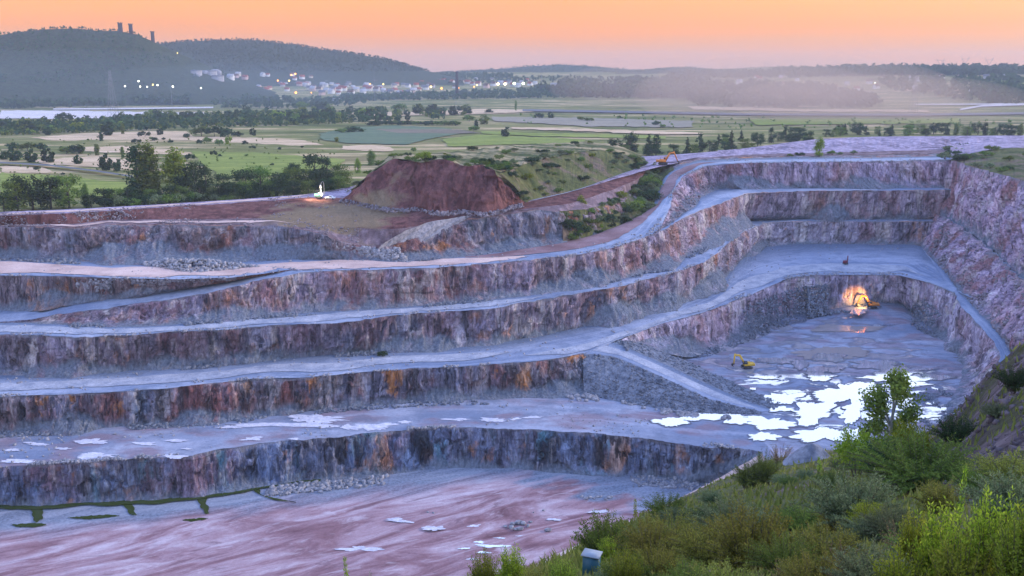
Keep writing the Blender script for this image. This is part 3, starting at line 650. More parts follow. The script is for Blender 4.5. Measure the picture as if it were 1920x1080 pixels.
# haul roads laid on the benches
roadstrip(R4F, T5, 0.10, 0.66, 'road_pale', 'long pale haul road along the upper bench', 0.0, 0.45, wob=0.12)
roadstrip(R4F, T5, 0.22, 0.82, 'road_red', 'reddish haul road climbing to the rim', 0.44, 0.78, wob=0.05)
roadstrip(L2F, T3, 0.25, 0.62, 'road', 'pale dusty track along the middle bench', 0.0, 0.56, wob=0.12)
roadstrip(L2F, T3, 0.10, 0.34, 'road', 'pale track from the junction up to the back terrace', 0.57, 0.97, wob=0.08)
roadstrip(K5, T6, 0.35, 0.62, 'road_pale', 'pale track on the terrace below the rim bank', 0.0, 0.36, wob=0.1, bump=0.8, lift=0.3)
roadstrip(K3, T4, 0.2, 0.75, 'road', 'thin pale track on the narrow bench', 0.02, 0.6, wob=0.1)
roadstrip(K6, K7, 0.15, 0.55, 'road_pale', 'pale rim track along the top edge of the quarry', 0.0, 0.38, wob=0.06, bump=0.5)
#@@PART2@@
# ------------------------------------------------------------------ vegetation and meadow materials
def leafmat(name, a, b, transl=0.35, warm=None):
    t = NT(name)
    g = t.n("ShaderNodeNewGeometry")
    oi = t.n("ShaderNodeObjectInfo")
    c = t.mix(g.outputs['Random Per Island'], a, b)
    if warm:
        c = t.mix(t.ramp(t.noise((0.5, 0.5, 0.5), 1, 3), [(0.5, 0.0), (0.7, 0.8)]), c, warm)
    hs = t.n("ShaderNodeHueSaturation")
    t.l(t.math('MULTIPLY_ADD', oi.outputs['Random'], 0.05, 0.475), hs.inputs['Hue'])
    t.l(t.math('MULTIPLY_ADD', oi.outputs['Random'], 0.5, 0.75), hs.inputs['Value'])
    t.l(c, hs.inputs['Color'])
    d = t.n("ShaderNodeBsdfDiffuse"); tr = t.n("ShaderNodeBsdfTranslucent"); m = t.n("ShaderNodeMixShader")
    t.l(hs.outputs[0], d.inputs[0]); t.l(hs.outputs[0], tr.inputs[0]); m.inputs[0].default_value = transl
    t.l(d.outputs[0], m.inputs[1]); t.l(tr.outputs[0], m.inputs[2]); t.l(m.outputs[0], t.out.inputs[0])
    return t.m
M['leaf_dark'] = leafmat('leaf_dark', (0.022, 0.045, 0.02), (0.06, 0.10, 0.036))
M['leaf_mid'] = leafmat('leaf_mid', (0.075, 0.125, 0.024), (0.18, 0.25, 0.055))
M['leaf_light'] = leafmat('leaf_light', (0.12, 0.18, 0.02), (0.28, 0.34, 0.05), 0.45)
M['leaf_lime'] = leafmat('leaf_lime', (0.13, 0.21, 0.018), (0.37, 0.45, 0.05), 0.5)
M['leaf_olive'] = leafmat('leaf_olive', (0.125, 0.145, 0.026), (0.30, 0.31, 0.07), 0.4)
M['leaf_birch'] = leafmat('leaf_birch', (0.11, 0.16, 0.03), (0.27, 0.34, 0.075), 0.5)
M['leaf_grey'] = leafmat('leaf_grey', (0.095, 0.135, 0.06), (0.23, 0.28, 0.14), 0.35)
M['leaf_dry'] = leafmat('leaf_dry', (0.15, 0.10, 0.05), (0.33, 0.22, 0.12), 0.35)
M['grass_green'] = leafmat('grass_green', (0.10, 0.13, 0.025), (0.25, 0.27, 0.07), 0.4, (0.20, 0.17, 0.08))
M['bark'] = plain('bark', (0.09, 0.075, 0.06), 0.9, 0.1)
M['bark_birch'] = plain('bark_birch', (0.42, 0.40, 0.37), 0.8, 0.1, var=0.35)

t = NT('scrub_ground')
f1 = t.noise((0.05, 0.05, 0.05), 1, 6, 0.65); f2 = t.noise((0.35, 0.35, 0.35), 1, 5, 0.7); f3 = t.noise((0.02, 0.035, 0.02), 1.7, 4)
c = t.mix(t.ramp(f1, [(0.35, 0.0), (0.62, 1.0)]), (0.045, 0.062, 0.02), (0.12, 0.125, 0.05))
c = t.mix(t.math('MULTIPLY', t.ramp(f3, [(0.5, 0.0), (0.62, 1.0)]), 0.75), c, (0.16, 0.115, 0.10))
c = t.mix(0.6, c, t.ramp(f2, [(0.3, 0.15), (0.7, 0.85)]), 'OVERLAY')
t.bsdf(c, 0.95, f2, 0.8, 0.6, spec=0.05); M['scrub_ground'] = t.m
t = NT('straw_scrub')
f1 = t.noise((0.02, 0.06, 0.05), 1, 5, 0.65); f2 = t.noise((0.3, 0.3, 0.3), 1, 5, 0.7)
c = t.mix(t.ramp(f1, [(0.42, 0.0), (0.58, 1.0)]), (0.06, 0.08, 0.028), (0.36, 0.29, 0.17))
c = t.mix(0.5, c, t.ramp(f2, [(0.3, 0.15), (0.7, 0.85)]), 'OVERLAY')
t.bsdf(c, 0.95, f2, 0.8, 0.6, spec=0.05); M['straw_scrub'] = t.m
t = NT('rocky_slope')
f1 = t.noise((0.12, 0.12, 0.12), 1, 6, 0.65); f2 = t.noise((0.6, 0.6, 0.6), 1, 6, 0.75); f3 = t.noise((0.05, 0.05, 0.05), 1.3, 4)
c = t.mix(t.ramp(f1, [(0.38, 0.0), (0.6, 1.0)]), (0.055, 0.042, 0.048), (0.20, 0.155, 0.17))
c = t.mix(t.math('MULTIPLY', t.ramp(f3, [(0.42, 0.0), (0.56, 1.0)]), 0.85), c, (0.06, 0.068, 0.025))
c = t.mix(0.7, c, t.ramp(f2, [(0.3, 0.1), (0.7, 0.9)]), 'OVERLAY')
t.bsdf(c, 0.95, f2, 1.0, 1.0, spec=0.08); M['rocky_slope'] = t.m
# open meadow: strips of grass, straw and fallow running across the valley
t = NT('meadow')
w1 = t.noise((0.0035, 0.010, 0.01), 1, 5, 0.6, dist=0.3); w2 = t.noise((0.006, 0.03, 0.02), 1, 6, 0.65, dist=0.4); w3 = t.noise((0.05, 0.08, 0.05), 1, 5, 0.7)
c = t.ramp(w1, [(0.32, (0.05, 0.068, 0.02)), (0.45, (0.12, 0.135, 0.036)), (0.55, (0.18, 0.18, 0.055)), (0.7, (0.22, 0.18, 0.08))])
c = t.mix(t.math('MULTIPLY', t.ramp(w2, [(0.53, 0.0), (0.60, 1.0)]), 0.85), c, (0.52, 0.38, 0.22))
c = t.mix(0.45, c, t.ramp(w3, [(0.3, 0.2), (0.7, 0.8)]), 'OVERLAY')
t.bsdf(c, 0.95, spec=0.05); M['meadow'] = t.m
def fieldmat(name, a, b, st=(0.01, 0.06, 0.02)):
    t = NT(name)
    f = t.noise(st, 1, 4, 0.6); g = t.noise((0.12, 0.12, 0.1), 1, 4, 0.7)
    c = t.mix(t.ramp(f, [(0.35, 0.0), (0.65, 1.0)]), a, b)
    c = t.mix(0.35, c, t.ramp(g, [(0.3, 0.25), (0.7, 0.75)]), 'OVERLAY')
    t.bsdf(c, 0.95, spec=0.05); M[name] = t.m
fieldmat('field_straw', (0.42, 0.30, 0.17), (0.66, 0.49, 0.32))
fieldmat('field_green', (0.15, 0.195, 0.04), (0.255, 0.285, 0.065))
fieldmat('field_teal', (0.09, 0.14, 0.085), (0.14, 0.18, 0.10))
fieldmat('field_brown', (0.15, 0.13, 0.09), (0.22, 0.18, 0.13))
fieldmat('field_pale', (0.50, 0.46, 0.44), (0.66, 0.60, 0.58))
fieldmat('field_grey', (0.22, 0.20, 0.15), (0.31, 0.27, 0.20))
M['asphalt'] = plain('asphalt', (0.11, 0.11, 0.12), 0.8, 0.2, vs=0.3)
t = NT('forest_floor')
f = t.noise((0.02, 0.02, 0.02), 1, 6, 0.7); g = t.noise((0.08, 0.08, 0.08), 1, 4, 0.7)
c = t.mix(f, (0.02, 0.032, 0.015), (0.05, 0.065, 0.025)); c = t.mix(0.6, c, t.ramp(g, [(0.3, 0.1), (0.7, 0.9)]), 'OVERLAY')
t.bsdf(c, 0.95, g, 1, 8, spec=0.03); M['forest_floor'] = t.m

# ------------------------------------------------------------------ the plain and the hills
def pxaz(p):
    """pixel column of a far point, from its bearing (at the horizon)"""
    return 960 + F * p[..., 0] / np.maximum(p[..., 1], 1e-3) / math.cos(PITCH) * 1.0 * 1.0
def G(p):
    p = np.asarray(p, float)
    d = np.hypot(p[..., 0], p[..., 1])
    az = pxaz(p)
    z = 85 + 0.04 * (np.clip(d, 2600, 5000) - 2600)
    z = z + 26 * smooth(1180, 1500, az) * smooth(2300, 4300, d)
    z = z + 3.0 * fbm(np.stack([p[..., 0] / 400, p[..., 1] / 400, 0 * d], -1), 3, 21) * smooth(2200, 3200, d)
    return z - 0.03 * np.clip(d - 5200, 0, None)
def onG(x, y):
    """first point of the plain seen at pixel (x, y)"""
    x = np.atleast_1d(np.asarray(x, float)); y = np.atleast_1d(np.asarray(y, float))
    r = ray(x, y); r = r / np.hypot(r[..., 0], r[..., 1])[..., None]
    ds = np.geomspace(500, 12000, 900)
    P = r[:, None, :] * ds[None, :, None]
    zz = H + P[..., 2]; g = G(P)
    below = zz <= g
    i = np.where(below.any(1), below.argmax(1), len(ds) - 1)
    i0 = np.maximum(i - 1, 0); k = np.arange(len(x))
    a = (zz - g)[k, i0]; b = (g - zz)[k, i]; tt = np.clip(a / np.maximum(a + b, 1e-6), 0, 1)
    d = ds[i0] + (ds[i] - ds[i0]) * tt
    Q = r * d[:, None]; Q[:, 2] = G(Q)
    return Q
# rim edge prolonged left and right, then rings out to the horizon
rim = np.concatenate([un(np.linspace(-1500, -180, 40), np.full(40, 404.0), 93.5), K7[::3], un(np.linspace(2180, 3200, 30), np.full(30, 254.0), 113.0)])
rd = np.hypot(rim[:, 0], rim[:, 1]); rdir = rim[:, :2] / rd[:, None]
rows = [rim]
for k, (dd, zz) in enumerate([(6, -2.0), (18, 0), (40, 0)]):
    q = np.empty_like(rim); q[:, :2] = rdir * (rd + dd)[:, None]
    q[:, 2] = rim[:, 2] + (G(q) - rim[:, 2]) * (dd / 40.0); rows.append(q)
for s in np.geomspace(1.0, 30, 110)[1:]:
    dd = (rd + 40) * (s if s < 1e9 else 1)
    q = np.empty_like(rim); q[:, :2] = rdir * dd[:, None]; q[:, 2] = G(q); rows.append(q)
Pp = np.stack(rows)
me = new_mesh('meadow_ground', Pp.reshape(-1, 3), grid_faces(Pp.shape[0], Pp.shape[1]), [M['meadow']], smooth_sh=True)
struct('ground', me, 'broad valley floor of meadow and straw coloured strips beyond the quarry', 'ground')

def field(name, pts, mat, label, lift=0.25, rag=2.2, cat='field'):
    a = np.asarray(pts + pts[:1], float)
    s = np.concatenate([[0], np.cumsum(np.hypot(np.diff(a[:, 0]), 3 * np.diff(a[:, 1])))])
    n = max(24, int(s[-1] / 4)); u = np.linspace(0, s[-1], n, endpoint=False)
    x = np.interp(u, s, a[:, 0]); y = np.interp(u, s, a[:, 1])
    nz = fbm(np.stack([u / 14, u * 0 + len(REG) + a[0, 0], u * 0], -1), 3, 3)
    x = x + nz * rag * 3; y = y + np.roll(nz, 5) * rag * 0.5
    w = onG(x, y); w[:, 2] += lift
    me = new_mesh(name, w, [list(range(n))], [M[mat]])
    return struct(name, me, label, cat)
FLD = [
 ('field_straw', [(60, 258), (150, 250), (260, 247), (350, 246), (360, 256), (460, 258), (560, 262), (610, 272), (560, 273), (450, 268), (330, 263), (200, 262), (100, 264)], 'straw stubble strip below the hedgerow'),
 ('field_straw', [(150, 276), (240, 274), (330, 281), (362, 288), (350, 291), (250, 288), (160, 284)], 'narrow straw stubble strip between green meadow'),
 ('field_straw', [(0, 312), (70, 311), (100, 322), (90, 326), (0, 323)], 'straw patch at the left edge of the meadow'),
 ('field_straw', [(60, 300), (130, 296), (190, 292), (250, 302), (240, 318), (150, 312), (80, 308)], 'straw patch among scattered bushes'),
 ('field_straw', [(640, 275), (690, 272), (735, 277), (735, 284), (690, 284), (645, 281)], 'small straw mound of stubble near the red bank'),
 ('field_green', [(360, 285), (480, 287), (600, 296), (650, 300), (620, 318), (540, 328), (420, 335), (380, 310)], 'bright green meadow behind the rim trees'),
 ('field_green', [(0, 325), (100, 330), (240, 345), (245, 368), (100, 372), (0, 372)], 'green meadow behind the bushes at the left edge'),
 ('field_green', [(830, 262), (900, 253), (1000, 258), (1100, 262), (1100, 268), (960, 272), (840, 276)], 'vivid green field behind the red spoil bank'),
 ('field_green', [(905, 247), (1000, 250), (1250, 256), (1250, 262), (1000, 256), (905, 252)], 'thin green strip in front of the pale fields'),
 ('field_teal', [(600, 252), (660, 240), (740, 236), (850, 242), (870, 250), (800, 262), (760, 272), (650, 270), (600, 262)], 'blue green field beside the dark hedge'),
 ('field_brown', [(700, 243), (860, 244), (900, 250), (860, 252), (740, 250)], 'brownish ploughed strip behind the blue green field'),
 ('field_pale', [(0, 208), (100, 208), (240, 210), (400, 212), (400, 217), (250, 222), (120, 224), (0, 223)], 'pale bare field left of the valley'),
 ('field_grey', [(920, 220), (1100, 222), (1300, 228), (1300, 240), (1100, 238), (930, 228)], 'grey fallow field in the middle of the valley'),
 ('field_straw', [(960, 240), (1100, 243), (1280, 249), (1330, 253), (1250, 254), (1080, 247), (960, 243)], 'long pale straw strip across the valley'),
 ('field_straw', [(640, 213), (760, 211), (900, 205), (1000, 207), (1000, 211), (860, 216), (700, 219)], 'far pale strip beyond the hedges'),
 ('field_straw', [(1290, 200), (1500, 205), (1740, 207), (1740, 211), (1500, 210), (1300, 206)], 'pale strip in front of the dusty wood'),
 ('field_green', [(1400, 225), (1600, 224), (1800, 224), (1800, 233), (1600, 234), (1420, 236)], 'pale green meadow behind the back rim trees'),
 ('field_green', [(1860, 152), (1930, 146), (1930, 160), (1880, 163)], 'light green field on the far right hillside'),
 ('field_straw', [(1700, 165), (1760, 166), (1850, 168), (1850, 172), (1700, 171)], 'tan field on the far right hillside'),
]
for k_, (mt, pts, lab) in enumerate(FLD):
    field('field', pts, mt, lab, lift=0.2 + 0.09 * k_)
def farroad(pts, wpx, mat, label):
    a = np.asarray(pts, float)
    top = [(x, y - wpx / 2) for x, y in a]; bot = [(x, y + wpx / 2) for x, y in a]
    n = 120; s = np.linspace(0, len(a) - 1, n); i = np.arange(len(a))
    w0 = onG(np.interp(s, i, a[:, 0]), np.interp(s, i, a[:, 1]) + wpx / 2); w1 = onG(np.interp(s, i, a[:, 0]), np.interp(s, i, a[:, 1]) - wpx / 2)
    P = np.stack([w0, w1]); P[..., 2] += 2.3
    struct('road', new_mesh('road', P.reshape(-1, 3), grid_faces(2, n), [M[mat]]), label, 'road')
farroad([(980, 208), (1150, 211), (1400, 216), (1700, 217), (1930, 214)], 4, 'asphalt', 'grey road crossing the valley behind the quarry')
farroad([(0, 309), (90, 314), (180, 325), (250, 336)], 3, 'asphalt', 'narrow grey lane through the left meadow')
farroad([(100, 206), (250, 205), (400, 203)], 2.5, 'field_pale', 'pale road below the castle hill')
farroad([(1715, 197), (1800, 197), (1930, 196)], 2, 'field_pale', 'thin pale lane in front of the far right hillside')
farroad([(1800, 207), (1840, 200), (1930, 197)], 3, 'field_pale', 'curving pale track by the dark mound')

def hill(label, sil, d0, d1, d2, mat, amp=4.0, seed=0):
    a = np.asarray(sil, float); xs = np.linspace(a[0, 0], a[-1, 0], 420); ys = np.interp(xs, a[:, 0], a[:, 1])
    r = ray(xs, np.full_like(xs, 140.0)); rh = r[:, :2] / np.hypot(r[:, 0], r[:, 1])[:, None]
    top = H + d1 * (140 - ys) / F
    v = np.linspace(0, 1, 46); R = []
    for q in v:
        if q < 0.7: s = q / 0.7; dd = d0 + (d1 - d0) * s; w = s ** 1.25 * (1 - 0.0) if True else s
        else: s = (q - 0.7) / 0.3; dd = d1 + (d2 - d1) * s; w = 1 - smooth(0, 1, s)
        p = np.empty((len(xs), 3)); p[:, :2] = rh * dd
        g = G(p); p[:, 2] = g + np.maximum(top - g, -6) * (w if q < 0.7 else w) - (1.5 if q in (0.0,) else 0)
        nz = fbm(np.stack([p[:, 0] / 160, p[:, 1] / 160, p[:, 2] * 0], -1), 4, seed)
        p[:, 2] += amp * nz * min(1, w * 3) * (1 if q < 0.66 else 0.15)
        R.append(p)
    P = np.stack(R)
    struct('hill', new_mesh('hill', P.reshape(-1, 3), grid_faces(P.shape[0], P.shape[1]), [M[mat]], smooth_sh=True), label, 'hill')
    return P
hill_c = hill('wooded hill carrying the ruined castle', [(-400, 150), (-200, 108), (-80, 88), (0, 78), (40, 72), (100, 66), (150, 64), (180, 66), (190, 68), (225, 67), (260, 72), (290, 83), (315, 94), (350, 108), (390, 124), (430, 143), (470, 156), (520, 172)], 2750, 3400, 4100, 'forest_floor', 9, 1)
hill_r = hill('long wooded ridge behind the castle hill', [(230, 110), (300, 88), (340, 84), (400, 81), (480, 80), (540, 86), (600, 95), (660, 102), (720, 111), (760, 122), (800, 133), (830, 140), (870, 147)], 3700, 4500, 5300, 'forest_floor', 8, 2)
hill_m = hill('low far hill in the middle of the horizon', [(780, 140), (860, 134), (930, 130), (990, 125), (1050, 122), (1110, 125), (1180, 131), (1260, 138)], 5200, 6200, 7200, 'forest_floor', 5, 3)
hill_q = hill('low far rise on the horizon', [(1130, 139), (1200, 133), (1260, 128), (1290, 127), (1340, 133), (1400, 134), (1480, 138)], 4800, 5600, 6400, 'forest_floor', 5, 4)

# ------------------------------------------------------------------ spoil mound, scrub slopes and rim heaps
kMT = [(640, 372, 92.6), (700, 385, 92), (740, 392, 91.6), (785, 390, 91.8), (825, 399, 91.4), (870, 394, 91.7), (910, 400, 91.4), (950, 390, 92.5), (972, 384, 93), (986, 380, 93.2)]
kMC = [(648, 364, 95), (690, 331, 107), (738, 297, 118.5), (785, 304, 117.5), (830, 300, 119), (872, 314, 115.5), (905, 309, 116.5), (935, 326, 112.5), (970, 366, 97.5), (986, 379, 93.6)]
MT = keyc(kMT, 40, 0.8, 0.1, 400); MC = keyc(kMC, 41, 4.0, 1.2, 400)
face('earth_bank', MT, MC, 'red_soil', 'big dark red spoil bank tipped below the green mound', seed=20, rows=40, amp=3.4, prof='slope', cat='earth bank', csc=0.45)
kFB = [(986, 379, 93.2), (1030, 369, 93.6), (1060, 362, 94.2), (1100, 350, 95.2), (1165, 326, 97.2), (1200, 314, 98.7), (1212, 309, 99.7)]
kFC = [(935, 326, 112.5), (1000, 303, 113), (1060, 290, 113), (1110, 282, 113), (1150, 282, 111), (1185, 294, 106), (1206, 307, 100.5)]
FB = keyc(kFB, 42, 0.6, 0.1, 300); FCR = keyc(kFC, 43, 1.5, 0.6, 300)
face('mound_side', FB, FCR, 'scrub_ground', 'scrubby flank of the green mound above the track', seed=21, rows=20, amp=1.6, prof='slope', cat='mound', csc=0.5)
gi_ = frac_at_x(MC, 925); g0 = sub(MC, gi_, 399, 60); g1 = FCR[0] + (FB[0] - FCR[0]) * np.linspace(0, 1, 60)[:, None] + np.array([1.5, 2.0, -0.2])
bench('mound_side', g0, g1, 'scrub_ground', 'weedy edge between the red bank and the mound', rows=4, cat='mound', bump=0.0)
kTF = kMC[:8] + kFC[1:]
kTB = [(655, 358, 95.5), (695, 322, 107), (735, 288, 118.6), (800, 287, 118), (875, 282, 117), (930, 275, 116.5), (980, 271, 116), (1040, 268, 115), (1100, 266, 114), (1155, 271, 111.5), (1190, 285, 106.5), (1212, 299, 101)]
TF = keyc(kTF, 44, 2.5, 0.9, 400); TB = keyc(kTB, 45, 1.5, 0.8, 400)
bench('mound_top', TF, TB, 'straw_scrub', 'grassy top of the green mound with straw patches', rows=14, cat='mound', bump=1.2)
TBk = TB.copy(); dn = TBk[:, :2] / np.hypot(TBk[:, 0], TBk[:, 1])[:, None]; TBk[:, :2] += dn * 55; TBk[:, 2] = 84
bench('mound_back', TB, TBk, 'scrub_ground', 'far side of the green mound falling to the meadow', rows=8, cat='mound', bump=0.5)
roadstrip(MT, MC, 0, 0.01, 'road', 'x') if False else None
kPF = [(960, 384, 92.6), (1000, 377, 93.2), (1060, 364, 94.0), (1100, 352, 95), (1140, 337, 96.2), (1165, 328, 97), (1200, 316, 98.6), (1225, 308, 99.6)]
PF = keyc(kPF, 46, 0.2, 0, 200); PB = PF.copy(); PB[:, 1] += 5.5; PB[:, 0] += 1.5
Pt = np.stack([PF, PB]); Pt[..., 2] += 0.55
struct('track', new_mesh('track', Pt.reshape(-1, 3), grid_faces(2, 200), [M['road']]), 'pale track along the foot of the green mound', 'track')
# scrub bank right of the upper face
iT, iK5 = frac_at_x(T5, 1055), frac_at_x(K5, 1048)
face('scrub_bank', sub(T5, iT, frac_at_x(T5, 1262), 400) + np.array([0, -0.6, 0.3]), sub(K5, iK5, frac_at_x(K5, 1262), 400) + np.array([0, -0.6, 0.3]), 'scrub_ground', 'overgrown bank between the haul road and the mound', seed=23, rows=22, amp=1.4, prof='slope', cat='bank', csc=0.5)
kGT = [(690, 487, 70.5), (715, 483, 70.6), (745, 482, 70.6), (765, 478, 71.5)]
kGC = [(715, 459, 78.2), (760, 432, 85), (810, 415, 88.6), (890, 402, 90.4)]
face('spoil_heap', keyc(kGT, 49, 0.5, 0.1, 160), keyc(kGC, 50, 0.7, 0.3, 160), 'stone', 'pale grey tongue of crushed stone beside the upper face', seed=25, rows=14, amp=0.6, prof='slope', cat='spoil heap')
def drape(A, B, us, fs, wid, mat, label):
    m = 60; u = np.interp(np.linspace(0, 1, m), np.linspace(0, 1, len(us)), us); f = np.interp(np.linspace(0, 1, m), np.linspace(0, 1, len(fs)), fs)
    i_ = u * (len(A) - 1); k_ = np.arange(len(A)); P0 = np.stack([np.interp(i_, k_, A[:, c_]) for c_ in range(3)], -1); P1 = np.stack([np.interp(i_, k_, B[:, c_]) for c_ in range(3)], -1)
    p = P0 + (P1 - P0) * f[:, None]; p[:, 2] += 0.9
    tg = np.gradient(p[:, :2], axis=0); tg /= np.linalg.norm(tg, axis=1)[:, None]; nn = np.stack([-tg[:, 1], tg[:, 0], 0 * tg[:, 0]], -1) * wid / 2
    struct('track', new_mesh('track', np.stack([p - nn, p + nn]).reshape(-1, 3), grid_faces(2, m), [M[mat]]), label, 'track')
# right rim: scrub slope over the wall and spoil heaps behind
kVT = [(1782, 298, 106), (1797, 297, 106.5), (1812, 291, 108), (1832, 285, 110), (1852, 281, 111), (1882, 278, 112), (1930, 276, 113), (1975, 276, 114), (2020, 278, 114), (2080, 282, 114), (2200, 290, 114)]
VT = keyc(kVT, 51, 1.0, 0.5)
bench('scrub_slope', WT, VT, 'scrub_ground', 'dark green scrub slope over the right hand wall', rows=14, cat='slope', bump=1.5)
kVB = [(1782, 272, 110), (1797, 270, 110), (1812, 266, 110.5), (1832, 262, 111), (1852, 259, 112), (1882, 257, 113), (1930, 255, 113), (1975, 254, 113), (2020, 254, 113), (2080, 254, 113), (2200, 254, 113)]
bench('rim_track', VT, keyc(kVB, 52, 1.0, 0.2), 'waste', 'pale lavender spoil ground behind the right rim', rows=10, cat='track', bump=0.8)
kHT = [(1340, 291, 103.5), (1400, 287, 104.6), (1480, 284, 105.2), (1560, 282, 106.2), (1640, 280, 107), (1720, 277, 108), (1800, 274, 109), (1860, 272, 110)]
kHC = [(1345, 283, 105.5), (1400, 277, 107.5), (1480, 272, 109), (1555, 262, 111.5), (1640, 259, 112.8), (1720, 262, 112.8), (1790, 259, 113.5), (1870, 256, 114.5)]
face('spoil_heap', keyc(kHT, 53, 1.5, 0.1, 400), keyc(kHC, 54, 3.0, 0.8, 400), 'waste', 'long lavender spoil heap along the back rim', seed=26, rows=24, amp=3.6, prof='slope', cat='spoil heap', csc=0.9)

# ------------------------------------------------------------------ the camera's own hillside
HK = [(300, [(1900, 10), (1700, 22), (1560, 34), (1450, 48), (1360, 62)]),
      (560, [(1600, 9), (1400, 17), (1290, 27), (1210, 40), (1150, 56)]),
      (870, [(1600, 6.5), (1270, 13), (1180, 22), (1125, 36), (1092, 55)]),
      (1000, [(1600, 6), (1230, 12.5), (1135, 24), (1085, 38), (1058, 62)]),
      (1100, [(1600, 5.6), (1200, 12), (1100, 25), (1048, 42), (1015, 75)]),
      (1180, [(1600, 5.4), (1190, 12), (1090, 25), (1025, 50), (982, 120)]),
      (1250, [(1600, 5.2), (1180, 12), (1080, 25), (1005, 60), (950, 185)]),
      (1340, [(1600, 5), (1165, 11.5), (1065, 25), (980, 75), (905, 225)]),
      (1420, [(1600, 5), (1150, 11), (1050, 25), (955, 85), (868, 245)]),
      (1520, [(1600, 4.8), (1138, 10.5), (1040, 25), (938, 82), (848, 260)]),
      (1600, [(1600, 4.6), (1125, 10), (1025, 24), (920, 78), (846, 230)]),
      (1700, [(1600, 4.4), (1110, 9.5), (1010, 22), (905, 75), (826, 185)]),
      (1780, [(1600, 4.2), (1100, 9), (990, 21), (880, 74), (788, 158)]),
      (1850, [(1600, 4.1), (1085, 8.6), (970, 20), (850, 70), (705, 142)]),
      (1920, [(1600, 4), (1070, 8.2), (950, 19), (825, 66), (642, 132)]),
      (2200, [(1600, 4), (1030, 8), (900, 18), (760, 60), (470, 120)])]
hx = np.array([k for k, _ in HK], float)
hk = np.array([p for _, p in HK], float)            # (n,5,2)
def hill_prof(x):
    x = np.atleast_1d(np.asarray(x, float))
    return np.stack([np.stack([np.interp(x, hx, hk[:, j, c]) for c in (0, 1)], -1) for j in range(5)], 1)
def hill_ray(x, y, d):
    r = ray(x, y); r = r / np.hypot(r[..., 0], r[..., 1])[..., None]
    p = r * np.asarray(d)[..., None]; p[..., 2] += H
    return p
def hill_y(x, s):
    """profile parameter s in 0..4 -> world point of the hillside"""
    pr = hill_prof(x); i = np.clip(np.floor(s).astype(int), 0, 3); f = s - i; k = np.arange(len(s))
    # interpolate in log distance / pixel row so that the ground is smooth in both
    y = pr[k, i, 0] * (1 - f) + pr[k, i + 1, 0] * f
    d = np.exp(np.log(pr[k, i, 1]) * (1 - f) + np.log(pr[k, i + 1, 1]) * f)
    p = hill_ray(np.atleast_1d(x), y, d)
    q = p.copy(); q[:, 2] = 0
    p[:, 2] += np.clip(d * 0.012, 0.02, 1.0) * fbm(q / np.clip(d, 8, 60)[:, None] * 3.0, 3, 15)
    return p
def on_hill(x, y):
    pr = hill_prof(np.array([float(x)]))[0]
    s = np.interp(-y, -pr[:, 0], np.arange(5.0))
    return hill_y(np.array([float(x)]), np.array([s]))[0]
xs = np.linspace(300, 2200, 500); ss = np.concatenate([np.linspace(0, 3, 70), np.linspace(3, 4, 70)[1:]])
Hh = np.stack([hill_y(xs, np.full(len(xs), s)) for s in ss])
edge = Hh[-1]
sk = []
for dd, dz in ((4, -5), (25, -22), (75, -60), (160, -140)):
    q = edge.copy(); e = q[:, :2] / np.hypot(q[:, 0], q[:, 1])[:, None]; q[:, :2] += e * dd; q[:, 2] = np.maximum(q[:, 2] + dz, -2); sk.append(q)
Hs = np.concatenate([Hh, np.stack(sk)])
# the same hill carried on round both sides and behind the viewpoint
def turned(col, a):
    q = col.copy(); c_, s_ = math.cos(a), math.sin(a); q[:, 0] = col[:, 0] * c_ + col[:, 1] * s_; q[:, 1] = -col[:, 0] * s_ + col[:, 1] * c_
    dd_ = np.hypot(q[:, 0], q[:, 1]); q[:, 2] += np.clip(dd_ * 0.02, 0, 2.0) * fbm(q * np.array([1, 1, 0]) / np.clip(dd_, 6, 40)[:, None] * 2, 3, 44); return q
rt_ = [turned(Hs[:, -1], a) for a in np.radians(np.linspace(1.5, 146, 90))]; lt_ = [turned(Hs[:, 0], -a) for a in np.radians(np.linspace(1.5, 160, 90))]
Hs = np.concatenate([np.stack(lt_[::-1], 1), Hs, np.stack(rt_, 1)], 1)
inner = Hs[:1].copy(); inner[..., :2] *= 0.05; Hs = np.concatenate([inner, Hs])
cx = np.concatenate([np.full(90, 300.0), xs, np.full(90, 2200.0)])[None].repeat(len(Hs), 0)
fm = (smooth(1690, 1780, cx + 40 * fbm(Hs / 12, 3, 8)) * np.concatenate([[0.0], smooth(2.3, 2.9, ss), np.ones(len(sk))])[:, None] > 0.5)
fm = fm[:-1, :-1].ravel().astype(int)
me = new_mesh('hillside', Hs.reshape(-1, 3), grid_faces(*Hs.shape[:2]), [M['scrub_ground'], M['rocky_slope']], fm=fm, smooth_sh=True)
struct('hillside', me, 'overgrown hillside falling away from the viewpoint, rocky on its right', 'hillside')
# pale path round the end of the lowest face, down to the lowest floor
kQ0 = [(1432, 848, 17.1), (1350, 896, 12), (1270, 935, 7.5), (1200, 968, 4), (1120, 1003, 1.5), (1000, 1060, 0.2), (900, 1120, 0.1)]
kQ1 = [(1470, 852, 17.1), (1400, 905, 12), (1310, 950, 7.5), (1240, 985, 4), (1170, 1020, 1.5), (1080, 1080, 0.2), (980, 1150, 0.1)]
Q0, Q1 = keyc(kQ0, 60, 0.8, 0.1, 200), keyc(kQ1, 61, 0.8, 0.1, 200)
Qt = np.stack([Q0 + (Q0 - Q1) * 0.25 - np.array([0, 0, 4.0]), Q0, Q1]); Qt[..., 2] += 0.1
struct('path', new_mesh('path', Qt.reshape(-1, 3), grid_faces(3, 200), [M['road_pale']], smooth_sh=False), 'pale path curving down past the end of the lowest face', 'path')
